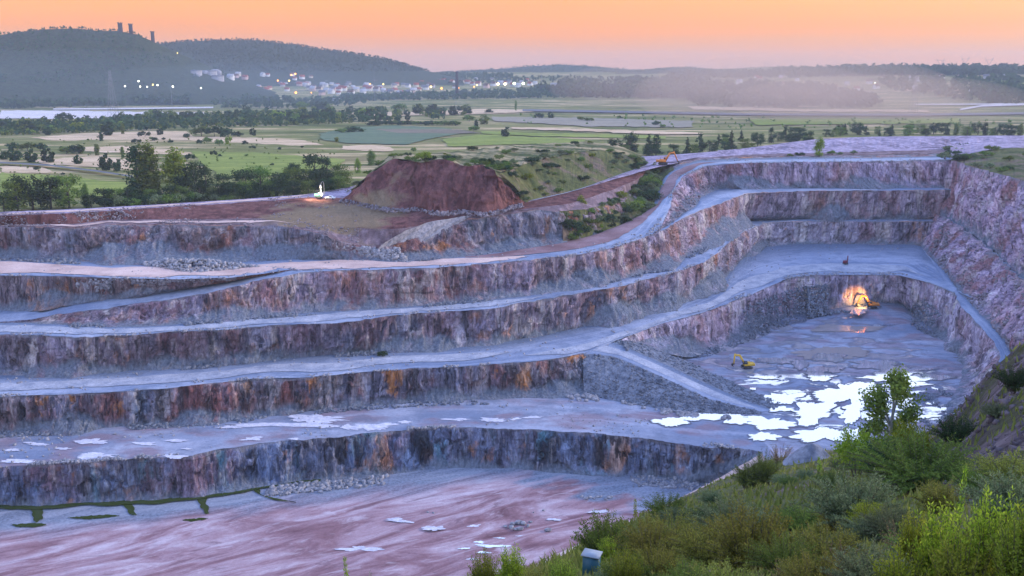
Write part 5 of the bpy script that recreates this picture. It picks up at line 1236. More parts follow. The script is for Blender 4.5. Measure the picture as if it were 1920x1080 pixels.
# trees standing just behind the rim, left part
for kind, x, y, h, w, lab in [
    ('tall', 262, 376, 92, 1.0, 'tall dark poplar, nearest the middle of the left rim'), ('tall', 284, 376, 98, 1.05, 'tallest dark poplar beside the pale green one'), ('lime_tall', 331, 374, 86, 1.15, 'pale yellow green poplar behind the left rim'),
    ('round', 366, 374, 62, 0.9, 'dark broad tree right of the yellow green poplar'), ('tall', 388, 372, 58, 0.8, 'slim dark tree at the side of the broad tree'), ('round', 421, 362, 34, 1.0, 'single round dark tree standing clear of the tree belt'),
    ('round', 34, 396, 50, 1.1, 'dark leafy tree behind the rim track'), ('round', 62, 394, 56, 1.1, 'dark leafy tree behind the rim track'), ('round', 96, 392, 52, 1.1, 'dark leafy tree behind the rim track'), ('round', 130, 390, 54, 1.0, 'dark leafy tree behind the rim track'), ('tall', 163, 390, 42, 0.7, 'narrow dark tree at the end of the left clump'), ('round', 8, 398, 30, 1.1, 'dark leafy tree behind the rim track'),
    ('round', 462, 372, 50, 1.0, 'dark tree in the belt left of the drilling rig'), ('round', 490, 368, 52, 1.0, 'dark tree in the belt left of the drilling rig'), ('round', 520, 370, 44, 1.1, 'dark tree in the belt left of the drilling rig'), ('round', 440, 378, 30, 1.2, 'dark tree in the belt left of the drilling rig'), ('round', 553, 362, 44, 1.1, 'dark tree in the belt left of the drilling rig'),
    ('round', 548, 342, 34, 1.0, 'dark tree at the back of the belt by the drilling rig'), ('round', 592, 346, 54, 0.9, 'dark tree at the back of the belt by the drilling rig'), ('tall', 614, 346, 48, 0.9, 'dark tree at the back of the belt by the drilling rig'), ('round', 634, 344, 34, 1.0, 'dark tree at the back of the belt by the drilling rig'), ('round', 575, 362, 40, 1.2, 'dark tree in the belt left of the drilling rig'), ('round', 610, 362, 38, 1.1, 'dark tree right behind the drilling rig'), ('round', 640, 356, 34, 1.0, 'dark tree right behind the drilling rig'),
    ('lime_tall', 671, 324, 26, 1.0, 'small yellow green tree beside the red spoil bank'), ('tall', 696, 310, 27, 1.3, 'dark column shaped tree behind the red spoil bank')]:
    plain_tree(kind, x, y, h * 1.08, w * 1.25, lab, 'trees behind the left rim')
for i in range(24):
    x = 175 + i * 20 + random.uniform(-6, 6); y = 390 - (x - 175) * 0.055
    plain_tree('round', x, y, random.uniform(24, 36), random.uniform(1.2, 1.5), 'low dark tree filling the belt behind the left rim', 'trees behind the left rim')
for i in range(26):
    x = 200 + i * 12 + random.uniform(-4, 4); y = 392 - (x - 200) * 0.052 + random.uniform(-3, 1)
    plain_tree('shrub', x, y - 1, random.uniform(14, 24), random.uniform(1, 1.4), 'low dark shrub in the hedge behind the left rim', 'hedge shrubs behind the left rim')
# trees behind the mound and the back rim
for kind, x, y, h, w, lab in [
    ('round', 1155, 292, 32, 1.1, 'dark tree behind the mound'), ('round', 1180, 292, 40, 1.0, 'dark tree behind the mound'), ('conifer', 1183, 288, 40, 1.2, 'pointed dark tree behind the mound'), ('round', 1168, 296, 24, 1.2, 'dark tree behind the mound'),
    ('conifer', 1216, 292, 40, 1.3, 'pair of pointed dark trees behind the orange machine'), ('conifer', 1230, 292, 40, 1.3, 'pair of pointed dark trees behind the orange machine'), ('round', 1222, 296, 24, 1.4, 'broad dark tree below the pointed pair'),
    ('round', 1262, 296, 26, 1.2, 'dark tree in the belt along the back rim'), ('conifer', 1288, 292, 34, 1.2, 'pointed tree in the belt along the back rim'), ('conifer', 1311, 288, 38, 1.2, 'pointed tree in the belt along the back rim'), ('round', 1300, 292, 22, 1.3, 'dark tree in the belt along the back rim'), ('round', 1330, 288, 24, 1.4, 'dark tree in the belt along the back rim'),
    ('conifer', 1371, 282, 36, 1.2, 'pointed tree in the belt along the back rim'), ('round', 1358, 285, 20, 1.4, 'dark tree in the belt along the back rim'), ('round', 1395, 280, 20, 1.3, 'dark tree in the belt along the back rim'), ('round', 1420, 275, 24, 1.2, 'dark tree in the belt along the back rim'), ('tall', 1446, 268, 28, 1.3, 'dark tree in the belt along the back rim'), ('conifer', 1473, 264, 27, 1.6, 'dark pointed tree ending the belt along the back rim'), ('round', 1500, 262, 22, 1.5, 'greyish tree past the end of the belt'), ('round', 1410, 284, 16, 1.4, 'low dark tree in front of the belt'),
    ('round', 1574, 253, 18, 1.2, 'dark tree over the lavender spoil heap'), ('conifer', 1583, 253, 20, 1.4, 'dark tree over the lavender spoil heap'), ('round', 1609, 252, 13, 1.4, 'small dark tree over the lavender spoil heap'), ('round', 1645, 252, 14, 1.2, 'pale tree over the lavender spoil heap'), ('round', 1668, 252, 12, 1.2, 'pale tree over the lavender spoil heap'),
    ('round', 1705, 252, 15, 1.5, 'dark tree in the clump on the back rim'), ('round', 1728, 252, 17, 1.5, 'dark tree in the clump on the back rim'), ('round', 1750, 252, 20, 1.3, 'dark tree in the clump on the back rim'), ('round', 1772, 252, 20, 1.2, 'dark tree in the clump on the back rim'), ('tall', 1792, 253, 20, 1.5, 'dark tree in the clump on the back rim'), ('round', 1815, 254, 11, 1.5, 'low dark tree in the clump on the back rim'),
    ('tall', 1846, 254, 22, 1.3, 'slim grey green tree near the right edge'), ('round', 1870, 256, 16, 1.2, 'dull green tree at the right edge of the rim'), ('round', 1890, 256, 20, 1.2, 'dull green tree at the right edge of the rim'), ('tall', 1912, 256, 22, 1.3, 'dull green tree at the right edge of the rim')]:
    p = onG(x, min(y, 262 if x > 1540 else 300))[0]; s = (h + (max(0, y - 262) if x > 1540 else 0)) * mpp(p)
    K[kind].place(p, s, w, lab, 'trees along the back rim')
for i in range(34):
    x = random.uniform(1330, 1925); p = onG(x, random.uniform(252, 258) if x > 1540 else random.uniform(262, 275))[0]; hp = random.uniform(9, 20) + (6 if x < 1540 else 3)
    K[random.choice(['round', 'round', 'conifer'])].place(p, hp * mpp(p), random.uniform(1.1, 1.5), ('small' if hp < 18 else 'tall') + ' dull tree in the tree line ' + ('behind the orange excavator' if x < 1540 else 'over the lavender spoil heap' if x < 1740 else 'at the rim end'), 'trees along the back rim')
for x, y in ((1772, 297), (1786, 292), (1798, 286), (1779, 284), (1808, 280)):
    p = un(x, y, 105.5); K['shrub'].place(p - [0, 0, 0.5], random.uniform(3.5, 6), 1.6, 'dark shrub where the back rim meets the right wall', 'shrubs over the right wall')
p = un(1536, 292, 105.2); K['lime_tall'].place(p, 33 * mpp(p), 1.5, 'single green tree on the back rim in front of the spoil heap', 'trees along the back rim')
# shrubs on the overgrown bank and the mound
def strip_pt(A, B, u, f):
    i = u * (len(A) - 1); k = np.arange(len(A))
    a = np.array([np.interp(i, k, A[:, c]) for c in range(3)]); b = np.array([np.interp(i, k, B[:, c]) for c in range(3)])
    return a + (b - a) * f
bA, bB = sub(T5, iT, frac_at_x(T5, 1232), 300), sub(K5, iK5, frac_at_x(K5, 1232), 300)
for i in range(74):
    u = random.random() ** 0.8; f = random.uniform(0.05, 1.0)
    p = strip_pt(bA, bB, u, f); h = random.uniform(3, 6.5) * (1.25 if u > 0.6 else 0.8)
    lime = (i % 17 == 3)
    K['lime_shrub' if lime else 'shrub'].place(p - [0, 0, 0.3], h, random.uniform(0.9, 1.4), ('yellow green shrub on the dark overgrown bank by the haul road' if lime else ('tall' if h > 6 else 'low' if h < 4 else 'thick') + ' dark green shrub on the overgrown bank ' + ('beside the haul road bend' if u > 0.6 else 'above the red cliff')), 'shrubs on the overgrown bank')
p = un(1089, 408, 82); K['lime_tall'].place(p, 42 * mpp(p), 1.6, 'bright yellow green tree on the overgrown bank', 'shrubs on the overgrown bank')
p = un(1192, 318, 98); K['conifer'].place(p, 22 * mpp(p), 1.2, 'tiny pointed tree at the top of the overgrown bank', 'shrubs on the overgrown bank')
for i in range(46):
    u = random.random(); f = random.uniform(0.05, 0.95); p = strip_pt(FB, FCR, u, f); h = random.uniform(1.5, 4.0)
    lime = i % 9 == 4
    K['lime_shrub' if lime else 'shrub'].place(p - [0, 0, 0.2], h, random.uniform(1.1, 1.8), ('yellow green' if lime else 'dark green') + ' shrub on the flank of the mound', 'shrubs on the mound')
for i in range(34):
    u = random.random(); f = random.uniform(0.0, 0.95); p = strip_pt(TF, TB, u, f); h = random.uniform(1.5, 3.6)
    K['shrub'].place(p - [0, 0, 0.2], h, random.uniform(1.1, 1.8), 'dark green shrub on the flat top of the mound', 'shrubs on the mound')
for i in range(34):
    u = random.uniform(0.2, 0.72); p = strip_pt(TF, TB, u, random.uniform(0, 0.16)); K['shrub'].place(p - [0, 0, 0.4], random.uniform(1.4, 4.4), random.uniform(1.2, 1.8), 'dark green shrub on the lip of the red bank', 'shrubs on the mound')
p = un(795, 300, 119); K['lime_shrub'].place(p, 16 * mpp(p), 1.2, 'yellow green shrub on the lip of the red bank', 'shrubs on the mound')
for i in range(40):
    u = random.uniform(0.12, 1.0) ** 1.2; f = random.uniform(0.05, 1.0); p = strip_pt(WT, VT, u, f); h = random.uniform(2.5, 5)
    K['shrub'].place(p - [0, 0, 0.2], h, random.uniform(1.2, 1.8), 'dark shrub on the green slope over the right wall', 'shrubs over the right wall')
for x, y, z, h in [(718, 668, 33, 9), (1560, 290, 105, 8), (1575, 291, 105, 6), (1500, 293, 104, 7), (1480, 294, 104, 6), (1600, 289, 105.5, 7)]:
    p = un(x, y, z); K['shrub'].place(p, h * mpp(p), 1.4, {718: 'lone green shrub on the middle bench'}.get(x, 'small dark shrub on the back rim'), 'lone shrubs in the quarry')
# scattered trees in the meadow
MID = [('bush', 50, 248, 19, 1.2), ('round', 90, 253, 12, 1.1), ('round', 203, 254, 21, 1.1), ('tall', 230, 251, 17, 1.2), ('tall', 190, 264, 14, 1.4), ('bush', 272, 257, 10, 1.5), ('round', 300, 253, 11, 1), ('bush', 350, 259, 8, 1), ('bush', 378, 255, 17, 1.4), ('bush', 402, 256, 18, 1.3), ('bush', 428, 257, 15, 1.3), ('round', 475, 254, 12, 1), ('bush', 446, 257, 10, 1.4),
 ('round', 7, 299, 13, 1.1), ('round', 28, 301, 20, 1.2), ('round', 60, 304, 20, 1), ('round', 92, 305, 22, 1), ('bush', 23, 281, 12, 1.6), ('bush', 52, 283, 14, 1.4), ('bush', 75, 283, 13, 1.4), ('round', 147, 308, 15, 1), ('bush', 125, 289, 13, 1.3), ('bush', 143, 289, 15, 1.2), ('round', 153, 288, 13, 1), ('tall', 182, 291, 18, 1.3), ('round', 200, 319, 27, 0.8), ('round', 220, 321, 19, 0.9), ('tall', 230, 296, 18, 1), ('bush', 358, 301, 12, 1), ('bush', 400, 293, 10, 0.9), ('bush', 390, 269, 11, 1), ('bush', 375, 271, 9, 0.9), ('bush', 412, 273, 11, 1), ('lime', 430, 274, 16, 0.8), ('bush', 460, 271, 7, 1), ('bush', 473, 280, 7, 1.2), ('bush', 413, 294, 5, 1), ('bush', 462, 294, 5, 1), ('bush', 433, 299, 4, 1), ('bush', 525, 281, 5, 1), ('bush', 510, 311, 5, 1), ('bush', 567, 278, 5, 1), ('bush', 320, 269, 6, 1.2), ('bush', 257, 269, 8, 1.5), ('bush', 290, 264, 6, 1.2), ('bush', 284, 262, 5, 1), ('bush', 307, 263, 5, 1), ('bush', 68, 319, 6, 1.1), ('bush', 118, 329, 5, 1),
 ('round', 948, 257, 17, 1), ('round', 908, 233, 16, 1.3), ('bush', 880, 228, 12, 1.3), ('tall', 893, 244, 18, 1.2), ('bush', 888, 246, 10, 1.4), ('bush', 1010, 222, 9, 1.4), ('round', 1033, 222, 11, 1.2), ('bush', 1090, 226, 7, 1.8), ('bush', 1105, 228, 7, 1.8), ('bush', 1162, 223, 6, 1.2), ('bush', 1230, 236, 9, 1.2), ('bush', 1243, 240, 7, 1.2), ('bush', 665, 248, 10, 2.2), ('bush', 700, 236, 8, 2.0), ('bush', 640, 249, 8, 2.0), ('round', 850, 216, 16, 1.1), ('round', 878, 214, 13, 1.3), ('bush', 918, 212, 7, 1.5), ('tall', 967, 208, 18, 0.7), ('bush', 775, 285, 8, 1), ('lime', 632, 268, 10, 1)]
for kind, x, y, h, w in MID:
    zone = ('in the left meadow' if x < 330 and y > 262 else 'on the straw strip left of the valley' if x < 500 and y <= 262 else 'in the middle meadow' if x < 640 else 'in the fields behind the mound')
    size = 'big' if h >= 17 else 'middling' if h >= 10 else 'small' if h >= 7 else 'tiny'
    shp = {'round': 'round dark tree', 'bush': 'dark bush', 'tall': 'slim tree', 'lime': 'yellow green tree'}[kind]
    plain_tree(kind, x, y, h * 1.08, w, size + ' ' + shp + ' ' + zone, 'scattered trees in the valley', far=True)
# dark low hedge beside the blue green field, each shrub by itself
for i in range(22):
    plain_tree('bush', 700 + i * 7.4, 234 + abs(i - 10) * 0.0 + 2.0 * i / 22, random.uniform(7, 10), 1.5, 'dark shrub in the long hedge by the blue green field', 'hedge by the blue green field', far=True)
# hedgerow belt across the left of the valley
for i in range(95):
    x = random.uniform(0, 880); b = np.interp(x, [0, 180, 340, 620, 880], [255, 246, 240, 232, 222])
    y = b - random.random() * np.interp(x, [0, 300, 620, 880], [18, 26, 30, 16])
    k = random.choices(['round', 'bush', 'tall', 'lime'], [5, 4, 1, 1])[0]
    ph = random.uniform(8, 17)
    plain_tree(k, x, y, ph, random.uniform(1, 1.4), ('low' if ph < 11 else 'tall' if ph > 14.5 else 'middling') + ' ' + {'round': 'dark tree', 'bush': 'dark bush', 'tall': 'slim tree', 'lime': 'yellow green tree'}[k] + ' of the hedgerow belt, ' + ('left end' if x < 220 else 'below the castle' if x < 440 else 'below the town' if x < 660 else 'right end'), 'hedgerow belt', far=True)
for v in K.values(): v.done()

# far woods: read as masses
def wood(label, poly, n, hpx, seed, mat='leaf_dark', on=None, name='woods'):
    r = np.random.default_rng(seed); a = np.asarray(poly, float)
    x0, x1, y0, y1 = a[:, 0].min(), a[:, 0].max(), a[:, 1].min(), a[:, 1].max()
    X = r.uniform(x0, x1, n * 4); Y = r.uniform(y0, y1, n * 4); ins = np.zeros(len(X), bool); j = len(a) - 1
    for i in range(len(a)):
        c = ((a[i, 1] > Y) != (a[j, 1] > Y)) & (X < (a[j, 0] - a[i, 0]) * (Y - a[i, 1]) / (a[j, 1] - a[i, 1] + 1e-9) + a[i, 0]); ins ^= c; j = i
    X, Y = X[ins][:n], Y[ins][:n]
    P = onG(X, Y); dd_ = np.hypot(P[:, 0], P[:, 1]); P = P[fbm(P / (dd_[:, None] * 0.05), 3, seed) > -0.36]; return blobs(label, P, hpx, r, mat, name)
def blobs(label, P, hpx, r, mat, name='woods', k=16):
    m = np.linalg.norm(P - np.array([0, 0, H]), axis=1) / F
    h = m * hpx * r.uniform(0.55, 1.25, len(P)); n = len(P)
    d = r.normal(size=(n, k, 3)); d /= np.linalg.norm(d, axis=2)[..., None]
    q = P[:, None, :] + d * (h[:, None, None] * np.array([0.42, 0.42, 0.42])) * (r.random((n, k, 1)) ** 0.5)
    q[..., 2] += 0.5 * h[:, None]
    N = d + r.normal(size=d.shape) * 0.5; N /= np.linalg.norm(N, axis=2)[..., None]
    v, f = leaves(q.reshape(-1, 3), N.reshape(-1, 3), np.repeat(h * 0.42, k), r, 1.2)
    return stuff(name, new_mesh(name, v, f, [M[mat]]), label, 'woods')
wood('dark wood in front of the town, on the left', [(0, 172), (110, 176), (240, 178), (240, 200), (100, 204), (0, 205)], 420, 13, 1)
wood('dark trees before the town lights', [(225, 178), (330, 174), (420, 180), (420, 200), (330, 198), (240, 198)], 340, 15, 2)
wood('dark trees below the town', [(400, 184), (560, 188), (680, 184), (690, 196), (560, 204), (400, 204)], 330, 10, 3)
wood('woodland strip below the town, middle', [(640, 182), (800, 177), (950, 172), (1090, 168), (1090, 184), (900, 186), (640, 191)], 760, 9, 4)
wood('woodland right of the flood lights', [(1050, 160), (1200, 156), (1330, 158), (1340, 184), (1180, 184), (1060, 178)], 800, 14, 5)
wood('dusty wood in the middle of the right valley', [(1270, 165), (1400, 160), (1560, 168), (1660, 190), (1640, 205), (1480, 204), (1300, 198)], 620, 14, 6)
wood('tree clumps on the far right hillside', [(1640, 150), (1760, 152), (1930, 150), (1930, 190), (1820, 192), (1660, 170)], 260, 14, 7)
wood('dark forest along the right hand skyline', [(1440, 136), (1560, 132), (1700, 132), (1930, 131), (1930, 141), (1700, 143), (1480, 146)], 1300, 11, 8)
wood('dark forest edge on the skyline, left part', [(1250, 141), (1330, 137), (1460, 136), (1460, 146), (1260, 148)], 500, 8, 18)
wood('long wood right of the flood lit yard', [(1000, 168), (1120, 162), (1260, 166), (1340, 172), (1330, 184), (1180, 186), (1040, 182)], 800, 11, 25)
wood('hedges on the far slope in the centre', [(820, 150), (1000, 146), (1300, 146), (1300, 156), (1000, 156), (840, 158)], 420, 6, 26)
wood('trees along the skyline past the town', [(780, 141), (860, 140), (960, 142), (960, 148), (790, 148)], 260, 7, 9)
wood('scrubby trees by the dark mound on the far right', [(1830, 178), (1900, 170), (1940, 180), (1940, 196), (1850, 196)], 120, 14, 10)
wood('dark hedgerow trees of the left valley', [(0, 234), (180, 228), (420, 216), (680, 210), (880, 208), (880, 222), (620, 234), (340, 244), (150, 250), (0, 256)], 900, 11, 21)
wood('hedgerow scrub of the left valley', [(0, 232), (180, 226), (420, 214), (680, 208), (880, 206), (880, 222), (620, 234), (340, 242), (150, 250), (0, 256)], 1100, 8, 11, 'leaf_mid')
wood('scrub dotted over the pale fields', [(920, 214), (1400, 222), (1900, 228), (1900, 240), (1400, 244), (930, 232)], 150, 6, 12, 'leaf_mid')
wood('low scrub in the near meadow', [(0, 262), (600, 262), (640, 300), (400, 330), (0, 330)], 150, 4.5, 13, 'leaf_mid')
def onhill(label, Ph, n, seed, hpx, lo, hi, dens=None):
    r = np.random.default_rng(seed); R_, C_n = Ph.shape[:2]
    i = r.uniform(lo * (R_ - 1), hi * (R_ - 1), n); j = r.uniform(0, C_n - 1.001, n)
    P = Ph[i.astype(int), j.astype(int)] + (Ph[np.minimum(i.astype(int) + 1, R_ - 1), j.astype(int)] - Ph[i.astype(int), j.astype(int)]) * (i % 1)[:, None]
    P = P + (Ph[i.astype(int), j.astype(int) + 1] - Ph[i.astype(int), j.astype(int)]) * (j % 1)[:, None]
    px, py = pix(P); ok = (px > -150) & (px < 2050)
    if dens is not None: ok &= dens(px, py, P)
    return blobs(label, P[ok], hpx, r, 'leaf_dark', 'forest', 10)
clear = lambda px, py, P: ~((px > 425) & (py > 140)) & ~((px > 255) & (px < 400) & (py > 74) & (py < 78 + (px - 255) * 0.45)) & (py < 160 + 12 * fbm(P / 150, 2, 3)) & (fbm(P / 130, 3, 5) > -0.28 + 0.35 * (py > 120))
onhill('dark forest on the castle hill', hill_c, 4200, 1, 5.0, 0.1, 0.76, clear)
onhill('dark forest on the ridge behind the castle', hill_r, 4200, 2, 4.2, 0.2, 0.74, lambda px, py, P: (py < 134 + 4 * fbm(P / 200, 2, 8)) | (px < 400))
onhill('far forest on the low middle hill', hill_m, 1200, 3, 3, 0.3, 0.74)
onhill('far forest on the low right rise', hill_q, 900, 4, 3, 0.3, 0.74)
#@@PART4@@
# ------------------------------------------------------------------ shrubs and grass of the near hillside
def make_shoots(name, leaf, n_shoot, n_leaf, seed, spread=0.5, lsize=0.045, droop=0.0, upright=0.5, stem=True, asp=2.0, cat='shrub'):
    """unit height bush of leafy shoots: Empty > foliage, stem"""
    rng = np.random.default_rng(seed)
    root = bpy.data.objects.new(name, None); COL.objects.link(root); root['category'] = cat
    LP, LN, LT, LS, tb = [], [], [], [], []
    for i in range(n_shoot):
        a = rng.uniform(0, 6.28); r0 = spread * 0.35 * math.sqrt(rng.random()); r1 = r0 + spread * rng.uniform(0.1, 1.0) * (1 - upright * 0.5)
        hgt = rng.uniform(0.45, 1.0) * (1 - 0.45 * (r1 / (spread * 1.3)) ** 2)
        b0 = np.array([r0 * math.cos(a), r0 * math.sin(a), 0]); b1 = np.array([r1 * math.cos(a), r1 * math.sin(a), hgt])
        mid = (b0 + b1) / 2 + np.array([-0.12 * math.cos(a), -0.12 * math.sin(a), 0.14]) * (r1 - r0) / spread
        if droop: b1[2] -= droop * (r1 / spread) * hgt
        tt = np.linspace(0, 1, 5)[:, None]
        curve_ = (1 - tt) ** 2 * b0 + 2 * tt * (1 - tt) * mid + tt ** 2 * b1
        if stem: tb.append(tube(curve_, np.linspace(0.007, 0.002, 5), 3))
        m = n_leaf; u = np.linspace(0.22, 1.0, m) + rng.normal(size=m) * 0.01; u = np.clip(u, 0, 1)[:, None]
        P = (1 - u) ** 2 * b0 + 2 * u * (1 - u) * mid + u ** 2 * b1
        ph = np.arange(m) * 2.4 + rng.uniform(0, 6); out = np.stack([np.cos(ph), np.sin(ph), 0.35 + 0.4 * u[:, 0]], -1)
        out /= np.linalg.norm(out, axis=1)[:, None]
        s = lsize * (1.15 - 0.55 * u[:, 0]) * rng.uniform(0.7, 1.2, m)
        # short side twigs carry the leaves away from the stem
        side = rng.random(m) * 2.2 * lsize * (1 - u[:, 0] * 0.6)
        P = P + out * (s * 0.9 + side)[:, None]
        N = np.cross(out, rng.normal(size=(m, 3))); N[:, 2] = np.abs(N[:, 2]) + 0.3; N /= np.linalg.norm(N, axis=1)[:, None]
        LP.append(P); LN.append(N); LT.append(out); LS.append(s)
    P, N, T, S = np.concatenate(LP), np.concatenate(LN), np.concatenate(LT), np.concatenate(LS)
    B = np.cross(N, T); B /= np.linalg.norm(B, axis=1)[:, None] + 1e-9
    N2 = np.cross(T, B); fold = N2 * (S * 0.10)[:, None]
    V = np.stack([P - T * (S * asp / 2)[:, None], P + B * (S * 0.42)[:, None] + fold, P + T * (S * asp / 2)[:, None], P - B * (S * 0.42)[:, None] + fold], 1).reshape(-1, 3)
    Q = np.arange(len(P) * 4).reshape(-1, 4)
    V[:, 2] = np.maximum(V[:, 2], 0); kz = 1 / np.quantile(V[:, 2], 0.99); V *= kz
    link('foliage', new_mesh('foliage', V, Q, [M[leaf]]), root)
    if stem:
        v, f = merge(tb); link('stem', new_mesh('stem', v * kz, f, [M['bark']]), root)
    return root
KN = {
 'lime': Kind([make_shoots('shrub', 'leaf_lime', 110, 46, 101, 0.5, 0.040), make_shoots('shrub', 'leaf_light', 110, 46, 102, 0.5, 0.038), make_shoots('shrub', 'leaf_lime', 80, 46, 103, 0.38, 0.036)]),
 'olive': Kind([make_shoots('shrub', 'leaf_olive', 130, 46, 104, 0.75, 0.036, 0.2, 0.2), make_shoots('shrub', 'leaf_olive', 130, 46, 105, 0.8, 0.036, 0.2, 0.1)]),
 'willow': Kind([make_shoots('shrub', 'leaf_mid', 230, 46, 106, 0.95, 0.030, 0.25, 0.0, asp=3.4)]),
 'grey': Kind([make_shoots('shrub', 'leaf_grey', 190, 46, 107, 0.85, 0.032, 0.25, 0.1, asp=2.8)]),
 'mid': Kind([make_shoots('shrub', 'leaf_mid', 150, 46, 108, 0.7, 0.038, 0.15, 0.2), make_shoots('shrub', 'leaf_mid', 150, 46, 109, 0.85, 0.036, 0.2, 0.1)]),
 'dark': Kind([make_shoots('shrub', 'leaf_dark', 150, 46, 110, 0.75, 0.038, 0.2, 0.1)]),
 'sapling': Kind([make_shoots('sapling', 'leaf_lime', 5, 34, 111, 0.13, 0.052, 0, 0.9, cat='sapling'), make_shoots('sapling', 'leaf_grey', 4, 34, 112, 0.16, 0.055, 0, 0.9, cat='sapling')]),
 'dry': Kind([make_shoots('dry_weed', 'leaf_dry', 60, 22, 113, 0.6, 0.022, 0.1, 0.3, asp=3, cat='weed')]),
 'birch': Kind([make_tree('birch', 'leaf_birch', 7000, 0.024, 114, 'birch_tree', 'bark_birch', -0.15)]),
 'leafy': Kind([make_tree('bush', 'leaf_lime', 6500, 0.034, 115, 'shrub', gap=-0.22)]),
}
NEAR = [   # kind, x, y base, height px, width ratio, label
 ('birch', 1664, 872, 172, 1.05, 'birch tree standing in front of the white puddles', None), ('leafy', 1606, 903, 92, 0.6, 'bright green bushy shrub at the left foot of the birch', 0),
 ('leafy', 1700, 874, 82, 0.5, 'lime green shrub growing up through the birch', 0), ('willow', 1732, 908, 84, 1.0, 'broad rounded willow bush right of the birch', 0),
 ('dark', 1668, 900, 56, 1.0, 'dark shrub in the shade between the birch and the willow bush', 0), ('dark', 1792, 846, 50, 0.8, 'dark shrub at the foot of the rocky slope', 0), ('dark', 1905, 740, 40, 0.9, 'dark shrub high on the rocky slope at the right edge', 0),
 ('mid', 1408, 912, 44, 1.0, 'green shrub on the brink beside the pale path', 0), ('mid', 1432, 906, 60, 0.42, 'upright green shrub on the brink by the face end', 1), ('dry', 1462, 872, 38, 0.9, 'brownish bare bush left of the gravel heap', 0),
 ('sapling', 1536, 888, 34, 0.8, 'small sapling in front of the gravel heap', 0), ('grey', 1602, 986, 98, 0.80, 'grey green bush in the middle of the near slope', 0),
 ('olive', 1405, 1058, 112, 0.85, 'big olive bush filling the middle of the near slope', 0), ('olive', 1325, 1050, 78, 0.9, 'olive bush left of the biggest one', 1), ('mid', 1470, 1066, 66, 0.9, 'green bush right of the big olive one', 1),
 ('mid', 1137, 1046, 88, 0.80, 'dark green round bush just behind the metal cabinet', 0), ('sapling', 1191, 980, 48, 0.55, 'slender green sapling against the pit edge', 0), ('mid', 1252, 980, 42, 1.1, 'low green bush on the slope brink', 1),
 ('olive', 1222, 1048, 84, 0.8, 'olive bush between the cabinet and the slope', 1), ('lime', 907, 1110, 82, 0.62, 'yellow green bush at the bottom edge, left', 1), ('lime', 958, 1108, 92, 0.5, 'tall lime bush at the bottom edge', 0), ('lime', 1055, 1108, 68, 0.72, 'low yellow green bush left of the cabinet', 1), ('lime', 1172, 1106, 84, 0.66, 'bright yellow green bush right of the cabinet', 1),
 ('olive', 1010, 1108, 52, 0.9, 'small olive bush between two lime ones', 0), ('lime', 880, 1122, 52, 0.7, 'lowest yellow green bush at the bottom edge', 2),
 ('sapling', 652, 1134, 92, 0.35, 'thin green plant sticking up at the bottom edge left', 0), ('sapling', 694, 1136, 66, 0.4, 'shorter thin plant sticking up at the bottom edge left', 1),
 ('lime', 1705, 1080, 150, 0.5, 'tall leafy lime shrub at the front', 2), ('lime', 1760, 1110, 190, 0.55, 'tall lime shrub in the right front', 0), ('lime', 1850, 1120, 225, 0.5, 'tallest lime shrub in the right front corner', 2), ('lime', 1905, 1120, 170, 0.6, 'dense yellow green shrub in the right corner', 1), ('lime', 1800, 1170, 190, 0.7, 'yellow green shrub at the bottom right', 1), ('lime', 1690, 1160, 160, 0.7, 'lime shrub at the bottom beside the dry weeds', 0),
 ('lime', 1960, 1090, 200, 0.6, 'yellow green shrub cut by the right edge', 0), ('sapling', 1578, 1000, 70, 0.55, 'pale leaved sapling before the grey green bush', 1), ('sapling', 1603, 1002, 66, 0.5, 'second pale leaved sapling, right of its twin', 1), ('sapling', 1798, 985, 112, 0.32, 'slim lime sapling rising over the front shrubs', 0),
 ('dry', 1590, 1090, 74, 1.0, 'rust coloured dry weeds in the middle front', 0), ('dry', 1470, 1088, 44, 1.0, 'rust coloured dry weeds below the olive bush', 0), ('dry', 1690, 1030, 60, 0.9, 'dry weeds behind the front lime shrub', 0), ('dry', 1630, 1120, 70, 1.2, 'dry weeds at the bottom edge', 0),
 ('grey', 1640, 1120, 96, 0.8, 'grey green leafy bush at the bottom edge', 0), ('olive', 1530, 1110, 76, 1.0, 'olive bush at the bottom edge', 0), ('mid', 1290, 1110, 66, 0.9, 'green bush at the bottom edge beside the lime one', 0), ('olive', 1370, 1124, 70, 1.0, 'olive bush at the bottom edge below the biggest one', 1), ('mid', 1830, 920, 46, 1.2, 'low green bush under the rocky slope', 0), ('olive', 1890, 900, 50, 1.2, 'olive bush near the right edge under the rocks', 1), ('olive', 1770, 955, 52, 1.1, 'olive bush below the willow', 0), ('mid', 1500, 985, 40, 1.2, 'low green bush in the grassy hollow', 1), ('dark', 1330, 985, 34, 1.2, 'low dark bush in the grass behind the olive one', 0), ('olive', 1395, 985, 34, 1.3, 'low olive bush in the grass', 0), ('mid', 1560, 925, 30, 1.3, 'low green bush near the sapling', 0)]
for kind, x, y, h, w, lab, wh in NEAR:
    p = on_hill(x, y); KN[kind].place(p - [0, 0, 0.03], h * mpp(p) * (0.82 if kind == 'lime' and x > 1680 else 1.0), w * (1.1 if kind == 'lime' else 1), lab, 'shrubs on the near hillside', which=wh)
